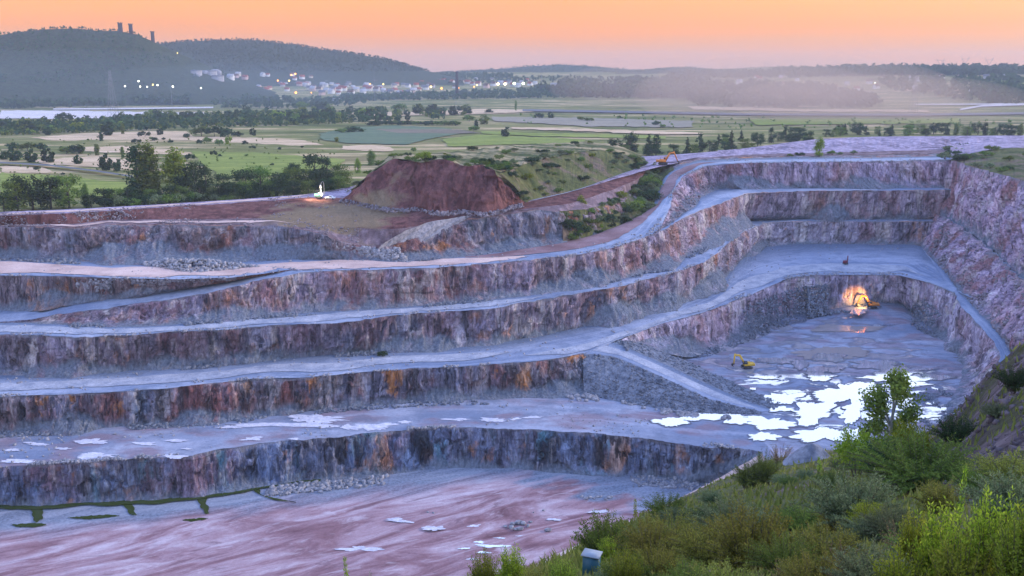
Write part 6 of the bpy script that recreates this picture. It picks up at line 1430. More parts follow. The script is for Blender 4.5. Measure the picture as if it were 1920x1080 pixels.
for i in range(34):
    x = random.uniform(1230, 1960); lo = np.interp(x, [1230, 1420, 1600, 1780, 1960], [975, 910, 880, 850, 720]); y = random.uniform(lo, 1010)
    p = on_hill(x, y); d = np.linalg.norm(p[:2]); rocky = x > 1760 and y < 840
    k = random.choice(['olive', 'mid', 'grey', 'dark']); h = random.uniform(12, 26) * mpp(p)
    KN[k].place(p - [0, 0, 0.03], h, random.uniform(0.9, 1.3), {'olive': 'low olive', 'mid': 'low green', 'grey': 'low greyish', 'dark': 'low dark'}[k] + ' bush ' + ('among the stones of the rocky slope' if rocky else 'in the grass of the near slope'), 'small bushes on the near hillside')
for i in range(18):
    x = random.uniform(1130, 1700) if i % 5 else random.uniform(1700, 1930); lo = np.interp(x, [1130, 1250, 1420, 1700, 1930], [1045, 1000, 985, 985, 930]); y = random.uniform(lo, 1105)
    k = random.choice(['olive', 'mid', 'grey', 'olive', 'lime']); p = on_hill(x, y); hp = random.uniform(44, 82)
    KN[k].place(p - [0, 0, 0.05], hp * mpp(p), random.uniform(0.8, 1.1), {'olive': 'olive', 'mid': 'fresh green', 'grey': 'grey green', 'lime': 'yellow green'}[k] + (' large' if hp > 62 else ' middling') + ' bush in the thicket ' + ('behind the front lime shrubs' if x > 1600 else 'right of the cabinet' if x < 1350 else 'around the big olive bush'), 'thicket on the near hillside')
for v in KN.values(): v.done()
# grass: tufts of blades over the near slope
r = np.random.default_rng(77); n = 26000
gx = r.uniform(560, 2050, n); gs = 4 * r.random(n) ** 0.8
gp = hill_y(gx, gs)
ei = r.integers(3, len(Hs) - 8, 12000); ej = Hs.shape[1] - 90 + r.integers(0, 60, 12000); ef = r.random((12000, 1)); eg = r.random((12000, 1))
gp = np.concatenate([gp, Hs[ei, ej] * (1 - ef) * (1 - eg) + Hs[ei + 1, ej] * ef * (1 - eg) + Hs[ei, ej + 1] * (1 - ef) * eg + Hs[ei + 1, ej + 1] * ef * eg])
gx = np.concatenate([gx, np.zeros(12000)]); gs = np.concatenate([gs, np.zeros(12000)]); n = len(gp)
gd = np.linalg.norm(gp - [0, 0, H], axis=1)
keep = ~((gx > 1700 + 60 * (4 - gs)) & (gs > 2.3) & (r.random(n) < 0.75)); gp, gd = gp[keep], gd[keep]; n = len(gp)
hh = np.clip(gd * 0.009, 0.10, 0.75) * r.uniform(0.5, 1.5, n); ww = np.clip(gd * 0.0013, 0.006, 0.22) * r.uniform(0.7, 1.4, n)
a = r.uniform(0, 6.28, n); lean = r.uniform(0.1, 0.7, n); b = r.uniform(0, 6.28, n)
side = np.stack([np.cos(a), np.sin(a), 0 * a], -1) * ww[:, None]; ln = np.stack([np.cos(b), np.sin(b), 0 * b], -1) * (hh * lean)[:, None]
up = np.zeros((n, 3)); up[:, 2] = hh
V = np.stack([gp - side, gp + side, gp + side * 0.6 + ln * 0.45 + up * 0.6, gp + ln + up, gp - side * 0.6 + ln * 0.45 + up * 0.6], 1).reshape(-1, 3)
V[:, 2] -= 0.02
F5 = np.arange(n * 5).reshape(n, 5)
stuff('grass', new_mesh('grass', V, F5, [M['grass_green']]), 'rough green and yellowing grass on the near hillside', 'grass')
# dark gravel heap on the brink
gh = on_hill(1521, 866); gm = mpp(gh); a_ = np.linspace(0, 2 * np.pi, 48, endpoint=False); rr_ = np.linspace(0, 1, 12)
P = np.array([[gh[0] + 48 * gm * q * math.cos(t), gh[1] + 48 * gm * q * math.sin(t), gh[2] - 1.0 + 40 * gm * (1 - q ** 1.3)] for q in rr_ for t in a_])
P += 0.5 * fbm(P / 2.5, 3, 6)[:, None] * np.array([0.6, 0.6, 1.0])
i = np.arange(12 * 48).reshape(12, 48); Fq = np.stack([i[:-1], np.roll(i, -1, 1)[:-1], np.roll(i, -1, 1)[1:], i[1:]], -1).reshape(-1, 4)
o = link('gravel_heap', new_mesh('gravel_heap', P, Fq[:, ::-1], [M['rubble']])); tag(o, 'dark rounded gravel heap on the brink left of the birch', 'gravel heap'); REG.append(o)

# ------------------------------------------------------------------ box built things
class MB:
    def __init__(s): s.v, s.f, s.n = [], [], 0
    def add(s, v, f):
        v = np.asarray(v, float); s.v.append(v); s.f += [tuple(int(i) + s.n for i in q) for q in f]; s.n += len(v); return s
    def box(s, x0, x1, y0, y1, z0, z1, tx=0.0, ty=0.0, ch=0.0):
        """box, its top drawn in by tx, ty; ch chamfers the upper edges"""
        lo = [(x0, y0, z0), (x1, y0, z0), (x1, y1, z0), (x0, y1, z0)]
        zt = z1 - ch
        mid = [(x0 + tx, y0 + ty, zt), (x1 - tx, y0 + ty, zt), (x1 - tx, y1 - ty, zt), (x0 + tx, y1 - ty, zt)]
        V = lo + mid; Fc = [(0, 3, 2, 1)] + [(i, (i + 1) % 4, 4 + (i + 1) % 4, 4 + i) for i in range(4)]
        if ch:
            top = [(x0 + tx + ch, y0 + ty + ch, z1), (x1 - tx - ch, y0 + ty + ch, z1), (x1 - tx - ch, y1 - ty - ch, z1), (x0 + tx + ch, y1 - ty - ch, z1)]
            V += top; Fc += [(4 + i, 4 + (i + 1) % 4, 8 + (i + 1) % 4, 8 + i) for i in range(4)] + [(8, 9, 10, 11)]
        else: Fc.append((4, 5, 6, 7))
        return s.add(V, Fc)
    def beam(s, a, b, w0, w1=None, h=None):
        a, b = np.asarray(a, float), np.asarray(b, float); w1 = w0 if w1 is None else w1
        t = b - a; t /= np.linalg.norm(t); u = np.cross(t, [0, 1, 0] if abs(t[1]) < 0.9 else [1, 0, 0]); u /= np.linalg.norm(u); v = np.cross(t, u)
        h0, h1 = (w0, w1) if h is None else (h, h)
        V = [p + i * u * w / 2 + j * v * hh / 2 for p, w, hh in ((a, w0, h0), (b, w1, h1)) for i, j in ((-1, -1), (1, -1), (1, 1), (-1, 1))]
        return s.add(V, [(0, 3, 2, 1), (4, 5, 6, 7)] + [(i, (i + 1) % 4, 4 + (i + 1) % 4, 4 + i) for i in range(4)])
    def prism(s, prof, y0, y1):
        """outline in x, z drawn along y"""
        n = len(prof); V = [(x, y0, z) for x, z in prof] + [(x, y1, z) for x, z in prof]
        return s.add(V, [tuple(range(n)), tuple(range(2 * n - 1, n - 1, -1))] + [(i, n + i, n + (i + 1) % n, (i + 1) % n) for i in range(n)])
    def tube(s, pts, rad, sides=8):
        v, f = tube(pts, rad if hasattr(rad, '__len__') else [rad] * len(pts), sides); s.add(v, f)
        m = len(pts) - 1; b = s.n - len(v); s.f += [tuple(b + j for j in range(sides))[::-1], tuple(b + m * sides + j for j in range(sides))]; return s
    def build(s, name, mat, parent=None):
        return link(name, new_mesh(name, np.concatenate(s.v), s.f, [mat if not isinstance(mat, str) else M[mat]]), parent)
M['yellow'] = plain('yellow', (0.62, 0.38, 0.03), 0.5, 0.35); M['orange'] = plain('orange', (0.58, 0.20, 0.03), 0.5, 0.35)
M['steel_dark'] = plain('steel_dark', (0.035, 0.035, 0.04), 0.6, 0.3); M['glass'] = plain('glass', (0.03, 0.05, 0.06), 0.12, 0.6)
M['white_paint'] = plain('white_paint', (0.72, 0.73, 0.74), 0.4, 0.4, var=0.04); M['cabinet_blue'] = plain('cabinet_blue', (0.02, 0.085, 0.12), 0.5, 0.3, vs=6)
M['cabinet_lid'] = plain('cabinet_lid', (0.24, 0.29, 0.35), 0.4, 0.4, vs=6); M['dark_red'] = plain('dark_red', (0.16, 0.03, 0.05), 0.6, 0.3); M['galv'] = plain('galv', (0.20, 0.21, 0.23), 0.5, 0.4, vs=0.2)
M['green_paint'] = plain('green_paint', (0.09, 0.24, 0.20), 0.5, 0.3)
def excavator(label, loc, rz, sc, paint, boom, light=None):
    """faces +x; boom = (elbow x, z), (stick end x, z), bucket tilt"""
    t = thing('excavator', label, 'excavator', loc, rz, None, sc)
    for sgn in (-1, 1):
        prof = [(-2.0, 0.35), (-1.6, 0.0), (1.6, 0.0), (2.0, 0.35), (2.0, 0.6), (1.6, 0.95), (-1.6, 0.95), (-2.0, 0.6)]
        tr = MB().prism(prof, sgn * 1.5 - 0.32, sgn * 1.5 + 0.32).build('track', 'steel_dark', t)
        w = MB()
        for k in range(5): w.tube([(-1.4 + 0.7 * k, sgn * 1.5 + 0.33 * sgn, 0.45), (-1.4 + 0.7 * k, sgn * 1.5 + 0.42 * sgn, 0.45)], 0.26, 8)
        w.build('roller', 'steel_dark', tr)
    MB().box(-1.0, 1.0, -1.2, 1.2, 0.5, 1.1).build('undercarriage', 'steel_dark', t)
    MB().box(-2.6, 1.3, -1.45, 1.45, 1.15, 2.1, 0.08, 0.08, 0.12).box(-1.6, 0.1, -1.3, 0.3, 2.1, 2.45, 0.1, 0.1, 0.08).build('body', paint, t)
    MB().box(-3.1, -2.3, -1.4, 1.4, 1.2, 2.25, 0.2, 0.15, 0.15).build('counterweight', paint, t)
    c = MB().box(0.1, 1.6, 0.5, 1.42, 1.9, 3.15, 0.15, 0.06, 0.1).build('cab', 'steel_dark' if paint == 'yellow' else paint, t)
    MB().box(1.44, 1.585, 0.58, 1.34, 2.2, 2.95, 0.0, 0.0).box(0.35, 1.25, 1.37, 1.43, 2.25, 2.95).box(0.35, 1.25, 0.47, 0.54, 2.25, 2.95).build('window', 'glass', c)
    MB().tube([(-1.2, -0.8, 2.4), (-1.2, -0.8, 3.0)], 0.09, 6).build('exhaust', 'steel_dark', t)
    (ex, ez), (sx, sz), bt = boom
    m1 = (ex * 0.52 + 0.4, ez * 0.78 + 0.9)
    MB().beam((0.9, -0.25, 1.7), (m1[0], -0.25, m1[1]), 0.7, 0.85, 0.5).beam((m1[0] - 0.1, -0.25, m1[1] - 0.03), (ex, -0.25, ez), 0.85, 0.55, 0.48).build('boom', paint, t)
    MB().beam((1.25, -0.25, 1.5), ((m1[0] + 0.9) / 2 + 0.35, -0.25, (m1[1] + 1.7) / 2), 0.2, 0.14, 0.5).build('cylinder', 'steel_dark', t)
    bu = (ex - sx, ez - sz); l = math.hypot(*bu)
    MB().beam((ex + bu[0] / l * 0.5, -0.25, ez + bu[1] / l * 0.5), (sx, -0.25, sz), 0.62, 0.42, 0.42).build('stick', paint, t)
    ct, st = math.cos(bt), math.sin(bt)
    prof = [(0, 0.1), (0.75, -0.05), (1.05, -0.55), (0.85, -1.05), (0.25, -1.25), (0.0, -1.2), (0.45, -0.85), (0.55, -0.45), (0.2, -0.25)]
    MB().prism([(sx + (x - 0.3) * ct - z * st, sz + (x - 0.3) * st + z * ct) for x, z in prof], -0.85, 0.35).build('bucket', 'steel_dark', t)
    if light:
        lp = (m1[0] - 0.1, -0.25, m1[1] - 0.45)
        h = MB().box(lp[0] - 0.15, lp[0] + 0.2, lp[1] - 0.3, lp[1] + 0.3, lp[2] - 0.12, lp[2] + 0.12, 0.03, 0.03).build('work_light', emit('work_light', (1.0, 0.62, 0.2), 12), t)
    return t
p = un(1400, 690, 17.0)
excavator('yellow excavator digging on the wet floor with its boom to the left', p + [0, 0, 0.15], math.radians(186), 1.3, 'yellow', ((5.2, 5.6), (5.5, 1.9), 0.3))
p = un(1634, 577, 22.0); LX = p.copy()
excavator('orange excavator with its lights on, loading below the inner face', p + [0, 0, 0.15], math.radians(172), 1.5, 'orange', ((4.4, 5.0), (5.9, 1.8), -0.2), light=True)
p = un(1243, 309, 99.6)
excavator('big orange excavator parked at the top of the haul road', p + [0, 0, 0.2], math.radians(-8), 1.85, 'orange', ((4.6, 5.2), (6.2, 1.6), 0.2))
# the working lights of the excavator below the inner face
def lamp_light(name, kind, loc, energy, col, target=None, size=math.radians(70), rad=0.4):
    d = bpy.data.lights.new(name, kind); d.energy = energy; d.color = col; d.shadow_soft_size = rad
    o = bpy.data.objects.new(name, d); COL.objects.link(o); o.location = loc
    if kind == 'SPOT':
        d.spot_size = size; d.spot_blend = 0.8
        o.rotation_euler = (Vector(target) - Vector(loc)).to_track_quat('-Z', 'Y').to_euler()
    return o
lamp_light('excavator_light', 'SPOT', LX + np.array([-5.0, -14.0, 8.0]), 100000, (1.0, 0.47, 0.10), LX + np.array([-8.5, 9, 5.0]), math.radians(46))
lamp_light('excavator_light', 'SPOT', LX + np.array([-4.2, -3.5, 5.0]), 14000, (1.0, 0.52, 0.12), LX + np.array([-8.0, -1, 0]), math.radians(90))
# red compressor-like machine on the back terrace
p = un(1585, 495, 43.4)
t = thing('drill_rig', 'small dark red drilling machine standing on the back terrace', 'drill rig', p, 0.3, None, 1.25)
for sgn in (-1, 1): MB().prism([(-1.3, 0.2), (-1.0, 0), (1.0, 0), (1.3, 0.2), (1.0, 0.6), (-1.0, 0.6)], sgn * 0.8 - 0.2, sgn * 0.8 + 0.2).build('track', 'steel_dark', t)
MB().box(-1.2, 1.0, -0.8, 0.8, 0.62, 2.0, 0.1, 0.1, 0.1).build('body', 'dark_red', t)
MB().beam((1.15, 0, 0.2), (1.3, 0, 4.6), 0.5, 0.4).beam((1.4, 0.2, 3.4), (1.4, 0.2, 4.4), 0.3).build('mast', 'dark_red', t)
# drilling rig with lit lamps at the rim and the pickup beside it
p = un(598, 371, 93.2); RG = p.copy()
t = thing('drill_rig', 'tall drilling rig with lit lamps at the rim beside the white pickup', 'drill rig', p, 0.4, None, 1.25)
for sgn in (-1, 1): MB().prism([(-1.6, 0.3), (-1.3, 0), (1.3, 0), (1.6, 0.3), (1.3, 0.8), (-1.3, 0.8)], sgn * 0.95 - 0.25, sgn * 0.95 + 0.25).build('track', 'steel_dark', t)
MB().box(-2.2, 0.6, -1.0, 1.0, 0.85, 2.3, 0.1, 0.1, 0.12).build('body', 'green_paint', t)
MB().box(-0.2, 1.0, 0.1, 1.0, 0.85, 2.8, 0.08, 0.08, 0.1).build('cab', 'white_paint', t)
MB().beam((1.1, -0.4, 0.3), (1.0, -0.4, 5.6), 0.55).box(0.55, 1.5, -0.85, 0.05, 5.2, 6.7, 0.15, 0.15, 0.15).build('mast', 'white_paint', t)
MB().tube([(1.2, -0.4, 6.6), (1.6, -0.2, 8.0), (2.4, 0.1, 8.2), (2.8, 0.2, 7.2), (2.9, 0.2, 4.0), (2.8, 0.2, 1.6)], 0.16, 6).build('hose', 'galv', t)
lm = MB()
for q in ((1.45, -0.9, 1.6), (1.9, 0.9, 1.9), (0.4, -1.15, 2.2)): lm.box(q[0] - 0.3, q[0] + 0.3, q[1] - 0.3, q[1] + 0.3, q[2] - 0.3, q[2] + 0.3, 0.08, 0.08)
lm.build('lamp', emit('rig_lamp', (1.0, 0.93, 0.72), 5), t)
lamp_light('rig_light', 'POINT', RG + np.array([1.5, -4.5, 3.2]), 4200, (1.0, 0.86, 0.55))
lamp_light('rig_light', 'POINT', RG + np.array([-4.5, -3.0, 3.0]), 4000, (1.0, 0.80, 0.5))
p = un(620, 374, 93.0)
t = thing('pickup_truck', 'white pickup parked to the right of the drilling rig', 'pickup', p + [0, 0, 0.1], math.radians(-14), None, 1.25)
b = MB().prism([(-2.6, 0.45), (2.5, 0.45), (2.6, 0.8), (2.45, 1.1), (1.3, 1.2), (0.75, 1.8), (-0.7, 1.82), (-0.9, 1.15), (-2.6, 1.15)], -0.9, 0.9).build('body', 'white_paint', t)
MB().prism([(1.17, 1.24), (0.78, 1.70), (0.1, 1.72), (0.1, 1.24)], -0.92, 0.92).prism([(0.02, 1.24), (0.02, 1.72), (-0.62, 1.72), (-0.78, 1.24)], -0.92, 0.92).build('window', 'glass', b)
for wx in (-1.65, 1.6):
    for wy in (-0.85, 0.85): MB().tube([(wx, wy - 0.12, 0.4), (wx, wy + 0.12, 0.4)], 0.4, 12).build('wheel', 'steel_dark', t)
# metal cabinet in the bushes
p = on_hill(1109, 1072)
t = thing('metal_cabinet', 'small blue metal cabinet with a pale slanted lid among the bushes', 'cabinet', p, math.radians(-24), None, 40 * mpp(p))
MB().box(-0.36, 0.36, -0.2, 0.2, 0.0, 1.06).build('body', 'cabinet_blue', t)
MB().add([(-0.42, -0.27, 1.06), (0.42, -0.27, 1.06), (0.42, 0.27, 1.14), (-0.42, 0.27, 1.14), (-0.42, -0.27, 1.12), (0.42, -0.27, 1.12), (0.42, 0.27, 1.20), (-0.42, 0.27, 1.20)], [(0, 3, 2, 1), (4, 5, 6, 7), (0, 1, 5, 4), (1, 2, 6, 5), (2, 3, 7, 6), (3, 0, 4, 7)]).build('lid', 'cabinet_lid', t)
MB().box(-0.32, 0.32, -0.212, -0.198, 0.06, 1.0).build('door', 'cabinet_blue', t)

# ------------------------------------------------------------------ castle, town, pylons
M['ruin'] = plain('ruin', (0.045, 0.035, 0.035), 0.9, 0.1, vs=0.2)
def hill_at(x, y, d):
    r_ = ray(np.array(float(x)), np.array(float(y))); r_ = r_ / math.hypot(r_[0], r_[1]); q = r_ * d; q[2] += H; return q
c0_ = hill_at(255, 68, 3395)
cs = thing('castle', 'ruined castle with three towers on the hill top', 'castle', c0_)
def ctower(x, yt, yb, w):
    q = hill_at(x, yb, 3395) - c0_; s = 3400 / F; h = (yb - yt) * s; R_ = w * s / 2
    m = MB().tube([(q[0], q[1], q[2] - 12), (q[0], q[1], q[2] + h * 0.55), (q[0], q[1], q[2] + h)], [R_ * 1.05, R_, R_], 14)
    o = m.build('tower', 'ruin', cs)
    k = MB()
    for j in range(7):
        a = j * 6.28 / 7; k.box(q[0] + R_ * math.cos(a) - 1.1, q[0] + R_ * math.cos(a) + 1.1, q[1] + R_ * math.sin(a) - 1.1, q[1] + R_ * math.sin(a) + 1.1, q[2] + h - 0.5, q[2] + h + 1.8 + (j % 3) * 0.6)
    k.build('battlement', 'ruin', o)
ctower(227, 47, 70, 7.5); ctower(246.5, 49, 71, 6.5); ctower(287.5, 63, 85, 6)
m = MB()
for x0, x1, y0, y1, t0, t1 in [(227, 246, 72, 72, 66, 67), (247, 255, 72, 74, 66, 68), (255, 272, 74, 79, 70, 73), (272, 288, 79, 86, 73.5, 77)]:
    a, b, c, d = [hill_at(*q, 3398) - c0_ for q in ((x0, y0 + 6), (x1, y1 + 6), (x1, t1), (x0, t0))]
    off = np.array([0, 5.0, 0]); m.add([a, b, c, d, a + off, b + off, c + off, d + off], [(0, 1, 2, 3), (7, 6, 5, 4), (0, 4, 5, 1), (1, 5, 6, 2), (2, 6, 7, 3), (3, 7, 4, 0)])
m.build('wall', 'ruin', cs)
o = MB().add([hill_at(x, y, 3396) + np.array([0, dy, 0]) for dy in (0, 6) for x, y in ((296, 80), (300, 79), (310, 88), (311, 92), (300, 88))], [(0, 1, 2, 3, 4), (9, 8, 7, 6, 5)] + [(i, i + 5, (i + 1) % 5 + 5, (i + 1) % 5) for i in range(5)]).build('castle_outwork', 'white_paint')
bpy.data.objects.remove(o)
WALLC = {'white': (0.62, 0.62, 0.63), 'cream': (0.55, 0.50, 0.42), 'grey': (0.38, 0.38, 0.41), 'pink': (0.52, 0.38, 0.36)}
ROOFC = {'red': (0.28, 0.075, 0.05), 'brown': (0.14, 0.08, 0.06), 'grey': (0.16, 0.16, 0.18), 'pale': (0.42, 0.42, 0.45)}
for k, c in WALLC.items(): M['wall_' + k] = plain('wall_' + k, c, 0.9, 0.1, vs=0.1)
for k, c in ROOFC.items(): M['roof_' + k] = plain('roof_' + k, c, 0.8, 0.1, vs=0.1)
M['pane'] = plain('pane', (0.05, 0.055, 0.07), 0.2, 0.5)
HC = {}
def house_proto(wc, rc, L_=12.0, W_=9.0, E_=5.5, R_=4.2):
    key = (wc, rc, L_)
    w = MB().add([(-L_ / 2, -W_ / 2, -3), (L_ / 2, -W_ / 2, -3), (L_ / 2, W_ / 2, -3), (-L_ / 2, W_ / 2, -3), (-L_ / 2, -W_ / 2, E_), (L_ / 2, -W_ / 2, E_), (L_ / 2, W_ / 2, E_), (-L_ / 2, W_ / 2, E_), (-L_ / 2, 0, E_ + R_), (L_ / 2, 0, E_ + R_)],
                  [(0, 1, 5, 4), (2, 3, 7, 6), (1, 2, 6, 9, 5), (3, 0, 4, 8, 7)])
    rf = MB(); g = 0.6
    for s in (-1, 1):
        y1, z1 = s * (W_ / 2 + g), E_ - g * R_ / (W_ / 2) + 0.15
        rf.add([(-L_ / 2 - g, y1, z1), (L_ / 2 + g, y1, z1), (L_ / 2 + g, 0, E_ + R_ + 0.2), (-L_ / 2 - g, 0, E_ + R_ + 0.2), (-L_ / 2 - g, y1, z1 - 0.3), (L_ / 2 + g, y1, z1 - 0.3), (L_ / 2 + g, 0, E_ + R_ - 0.1), (-L_ / 2 - g, 0, E_ + R_ - 0.1)],
               [(0, 1, 2, 3), (7, 6, 5, 4), (0, 4, 5, 1), (0, 3, 7, 4), (1, 5, 6, 2)])
    rf.box(-L_ * 0.2 - 0.5, -L_ * 0.2 + 0.5, -0.5, 0.5, E_ + R_ - 0.6, E_ + R_ + 1.6)
    HC[key] = [(n_, new_mesh(n_, np.concatenate(q.v), q.f, [M[mm]])) for n_, q, mm in (('wall', w, 'wall_' + wc), ('roof', rf, 'roof_' + rc))]
def house(x, y, wc, rc, sc, rz, label, group, L_=12.0, **kw):
    key = (wc, rc, L_)
    if key not in HC: house_proto(wc, rc, L_, **kw)
    p = onG(x, y)[0] if y > 150 or x > 700 else None
    if p is None: p = hill_pt(x, y)
    t = thing('house', label, 'house', p, rz, group, sc)
    for n_, me_ in HC[key]: link(n_, me_, t)
def hill_pt(x, y):
    """first surface of plain or wooded hills under the pixel"""
    best = onG(x, y)[0]; bd = np.hypot(best[0], best[1])
    for Ph in (hill_c, hill_r):
        px, py = pix(Ph); q = int(len(px) * 0.74)
        j = int(np.argmin(np.abs(px[0] - x))); col = py[:q, j]
        if px[0, j] - x > 20 or y < col.min(): continue
        i = int(np.argmin(np.abs(col - y)))
        if np.hypot(Ph[i, j, 0], Ph[i, j, 1]) < bd: best = Ph[i, j].copy(); bd = np.hypot(best[0], best[1])
    return best
rh = random.Random(3)
TOWN = [(430, 600, 142, 172, 34, 'on the slope under the castle hill'), (600, 800, 150, 178, 46, 'in the middle of the town'), (520, 640, 156, 172, 16, 'at the lit heart of the town'), (800, 1010, 150, 166, 24, 'at the thin end of the town'), (180, 400, 158, 170, 16, 'in the row behind the white lamps'), (1380, 1930, 146, 170, 26, 'on the far right hillside'), (1140, 1290, 156, 172, 9, 'beyond the woodland in the centre')]
for x0, x1, y0, y1, n_, zone in TOWN:
    for i in range(n_):
        wc = rh.choices(['white', 'cream', 'grey', 'pink'], [5, 3, 2, 2])[0]; rc = rh.choices(['red', 'brown', 'grey', 'pale'], [4, 2, 2, 3])[0]
        x = x0 + (x1 - x0) * (i + rh.random()) / n_; y = rh.uniform(y0, y1)
        if 600 <= x < 800: y += 3
        house(x, y, wc, rc, rh.uniform(1.1, 1.7), rh.uniform(-0.7, 0.7), f'{wc} walled house with {rc} roof {zone}', 'houses of the town and hamlets')
for x, y, wc, rc, lab in [(50, 157, 'white', 'grey', 'white house alone in the wood under the castle hill, far left'), (94, 164, 'pink', 'red', 'red roofed house alone under the castle hill, far left'), (1860, 148, 'white', 'red', 'white house with red roof high on the right hillside'), (1703, 152, 'white', 'pale', 'pale house above the lattice tower on the right hillside'), (1715, 168, 'white', 'pale', 'pale house beside the lattice tower'), (1815, 172, 'white', 'grey', 'long white house low on the right hillside'), (1228, 175, 'white', 'pale', 'pale house at the edge of the woodland in the centre')]:
    house(x, y, wc, rc, 1.35, 0.1, lab, 'houses of the town and hamlets')
for x, y, s_, lab in [(372, 138, 1.6, 'white hall at the foot of the castle hill meadow'), (398, 141, 1.9, 'tall white block below the castle hill'), (412, 150, 1.8, 'white block at the left end of the town'), (640, 158, 1.6, 'long white block in the town centre'), (690, 166, 1.7, 'long pale block at the town front'), (736, 156, 1.5, 'pale block right of the mast'), (1040, 162, 1.6, 'grey works hall right of the flood lights'), (300, 166, 1.9, 'long white hall behind the row of white lamps'), (262, 167, 1.7, 'white hall at the left end of the lamp row'), (338, 167, 1.7, 'white hall at the right end of the lamp row'), (628, 192, 1.4, 'pale shed by the straw field below the town')]:
    house(x, y, 'grey', 'grey' if x < 420 else 'pale', s_ * 0.8, 0.05, lab, 'large blocks of the town', L_=24.0, W_=10.0, E_=8.0, R_=2.0)
# pale rock outcrop under the castle meadow
for x, y, w, h in [(388, 131, 16, 7), (408, 132, 22, 12), (372, 136, 12, 5)]:
    p = hill_pt(x, y + 6); s = mpp(p); bm = bmesh.new(); bmesh.ops.create_icosphere(bm, subdivisions=4, radius=1.0)
    v = np.array([q.co[:] for q in bm.verts]); f = np.array([[k.index for k in q.verts] for q in bm.faces]); bm.free()
    v = v * (1 + 0.35 * fbm(v * 2.2 + x, 4, 9))[:, None] * np.array([w * s * 0.5, w * s * 0.35, h * s * 0.7]) + p
    struct('rock_outcrop', new_mesh('rock_outcrop', v, f, [M['stone']]), 'pale rock outcrop under the castle hill', 'rock outcrop')

def pylon(x, yt, yb, wpx, label, kind='lattice', p=None):
    p = onG(x, yb)[0] if p is None else p; s = mpp(p); h = (yb - yt) * s; w = wpx * s; bw = max(0.22, 0.35 * s) * 1.1
    t = thing('pylon' if kind != 'chimney' else 'chimney', label, 'pylon' if kind in ('lattice', 'cat') else 'mast' if kind == 'mast' else 'chimney', p, 0, 'power pylons and masts')
    m = MB(); a = MB()
    if kind == 'lattice':
        lev = np.linspace(0, 0.93, 7)
        for sx in (-1, 1):
            for sy in (-1, 1):
                m.beam((sx * w * 0.32, sy * w * 0.32, -1), (sx * w * 0.05, sy * w * 0.05, h), bw)
        for i in range(6):
            r0 = w * (0.32 - 0.27 * lev[i]); r1 = w * (0.32 - 0.27 * lev[i + 1])
            for sg in (-1, 1): m.beam((sg * r0, -r0, lev[i] * h), (-sg * r1, -r1, lev[i + 1] * h), bw * 0.7); m.beam((sg * r0, r0, lev[i] * h), (-sg * r1, r1, lev[i + 1] * h), bw * 0.7)
        for q, l in ((0.70, 0.45), (0.82, 0.55), (0.95, 0.4)): a.beam((-w * l, 0, h * q), (w * l, 0, h * q), bw * 1.1)
    elif kind == 'cat':      # splayed two-armed head
        m.beam((-w * 0.06, 0, -1), (0, 0, h * 0.45), bw).beam((w * 0.06, 0, -1), (0, 0, h * 0.45), bw)
        m.beam((0, 0, h * 0.42), (-w * 0.36, 0, h * 0.8), bw).beam((0, 0, h * 0.42), (w * 0.36, 0, h * 0.8), bw)
        m.beam((-w * 0.36, 0, h * 0.78), (-w * 0.46, 0, h), bw * 0.9).beam((w * 0.36, 0, h * 0.78), (w * 0.46, 0, h), bw * 0.9)
        a.beam((-w * 0.55, 0, h * 0.80), (w * 0.55, 0, h * 0.80), bw)
    elif kind == 'mast':
        m.tube([(0, 0, -1), (0, 0, h)], [bw * 1.1, bw * 0.5], 6); a.beam((-w * 0.4, 0, h * 0.9), (w * 0.4, 0, h * 0.9), bw * 0.6)
    else:
        m.tube([(0, 0, -1), (0, 0, h * 0.9), (0, 0, h)], [w * 0.55, w * 0.42, w * 0.46], 12); a.tube([(0, 0, h * 0.82), (0, 0, h * 0.86)], w * 0.5, 12)
    m.build('shaft' if kind != 'lattice' else 'tower', 'galv' if kind != 'chimney' else 'ruin', t); a.build('arm' if kind != 'chimney' else 'band', 'galv' if kind != 'chimney' else 'ruin', t)
pylon(213, 142, 221, 22, 'tall lattice pylon before the pale field on the left'); pylon(1712, 150, 212, 18, 'tall lattice pylon on the right below the hillside houses')
pylon(703, 135, 190, 6, 'thin mast before the town', 'mast'); pylon(323, 160, 200, 5, 'thin mast under the castle hill', 'mast'); pylon(857, 136, 180, 6, 'dark stout chimney right of the town', 'chimney'); pylon(855, 190, 206, 5, 'short pole in the field below the chimney', 'mast')
pylon(1015, 121, 158, 17, 'splayed pylon over the flood lights', 'cat'); pylon(1233, 128, 152, 17, 'splayed pylon before the low far hills', 'cat')
for x, yt, yb, lab in [(1437, 116, 136, 'splayed pylon alone on the skyline'), (1762, 112, 132, 'first splayed pylon of the skyline row on the right'), (1808, 109, 132, 'second splayed pylon of the skyline row on the right'), (1853, 111, 132, 'third splayed pylon of the skyline row on the right')]:
    pylon(x, yt, yb, 14, lab, 'cat')

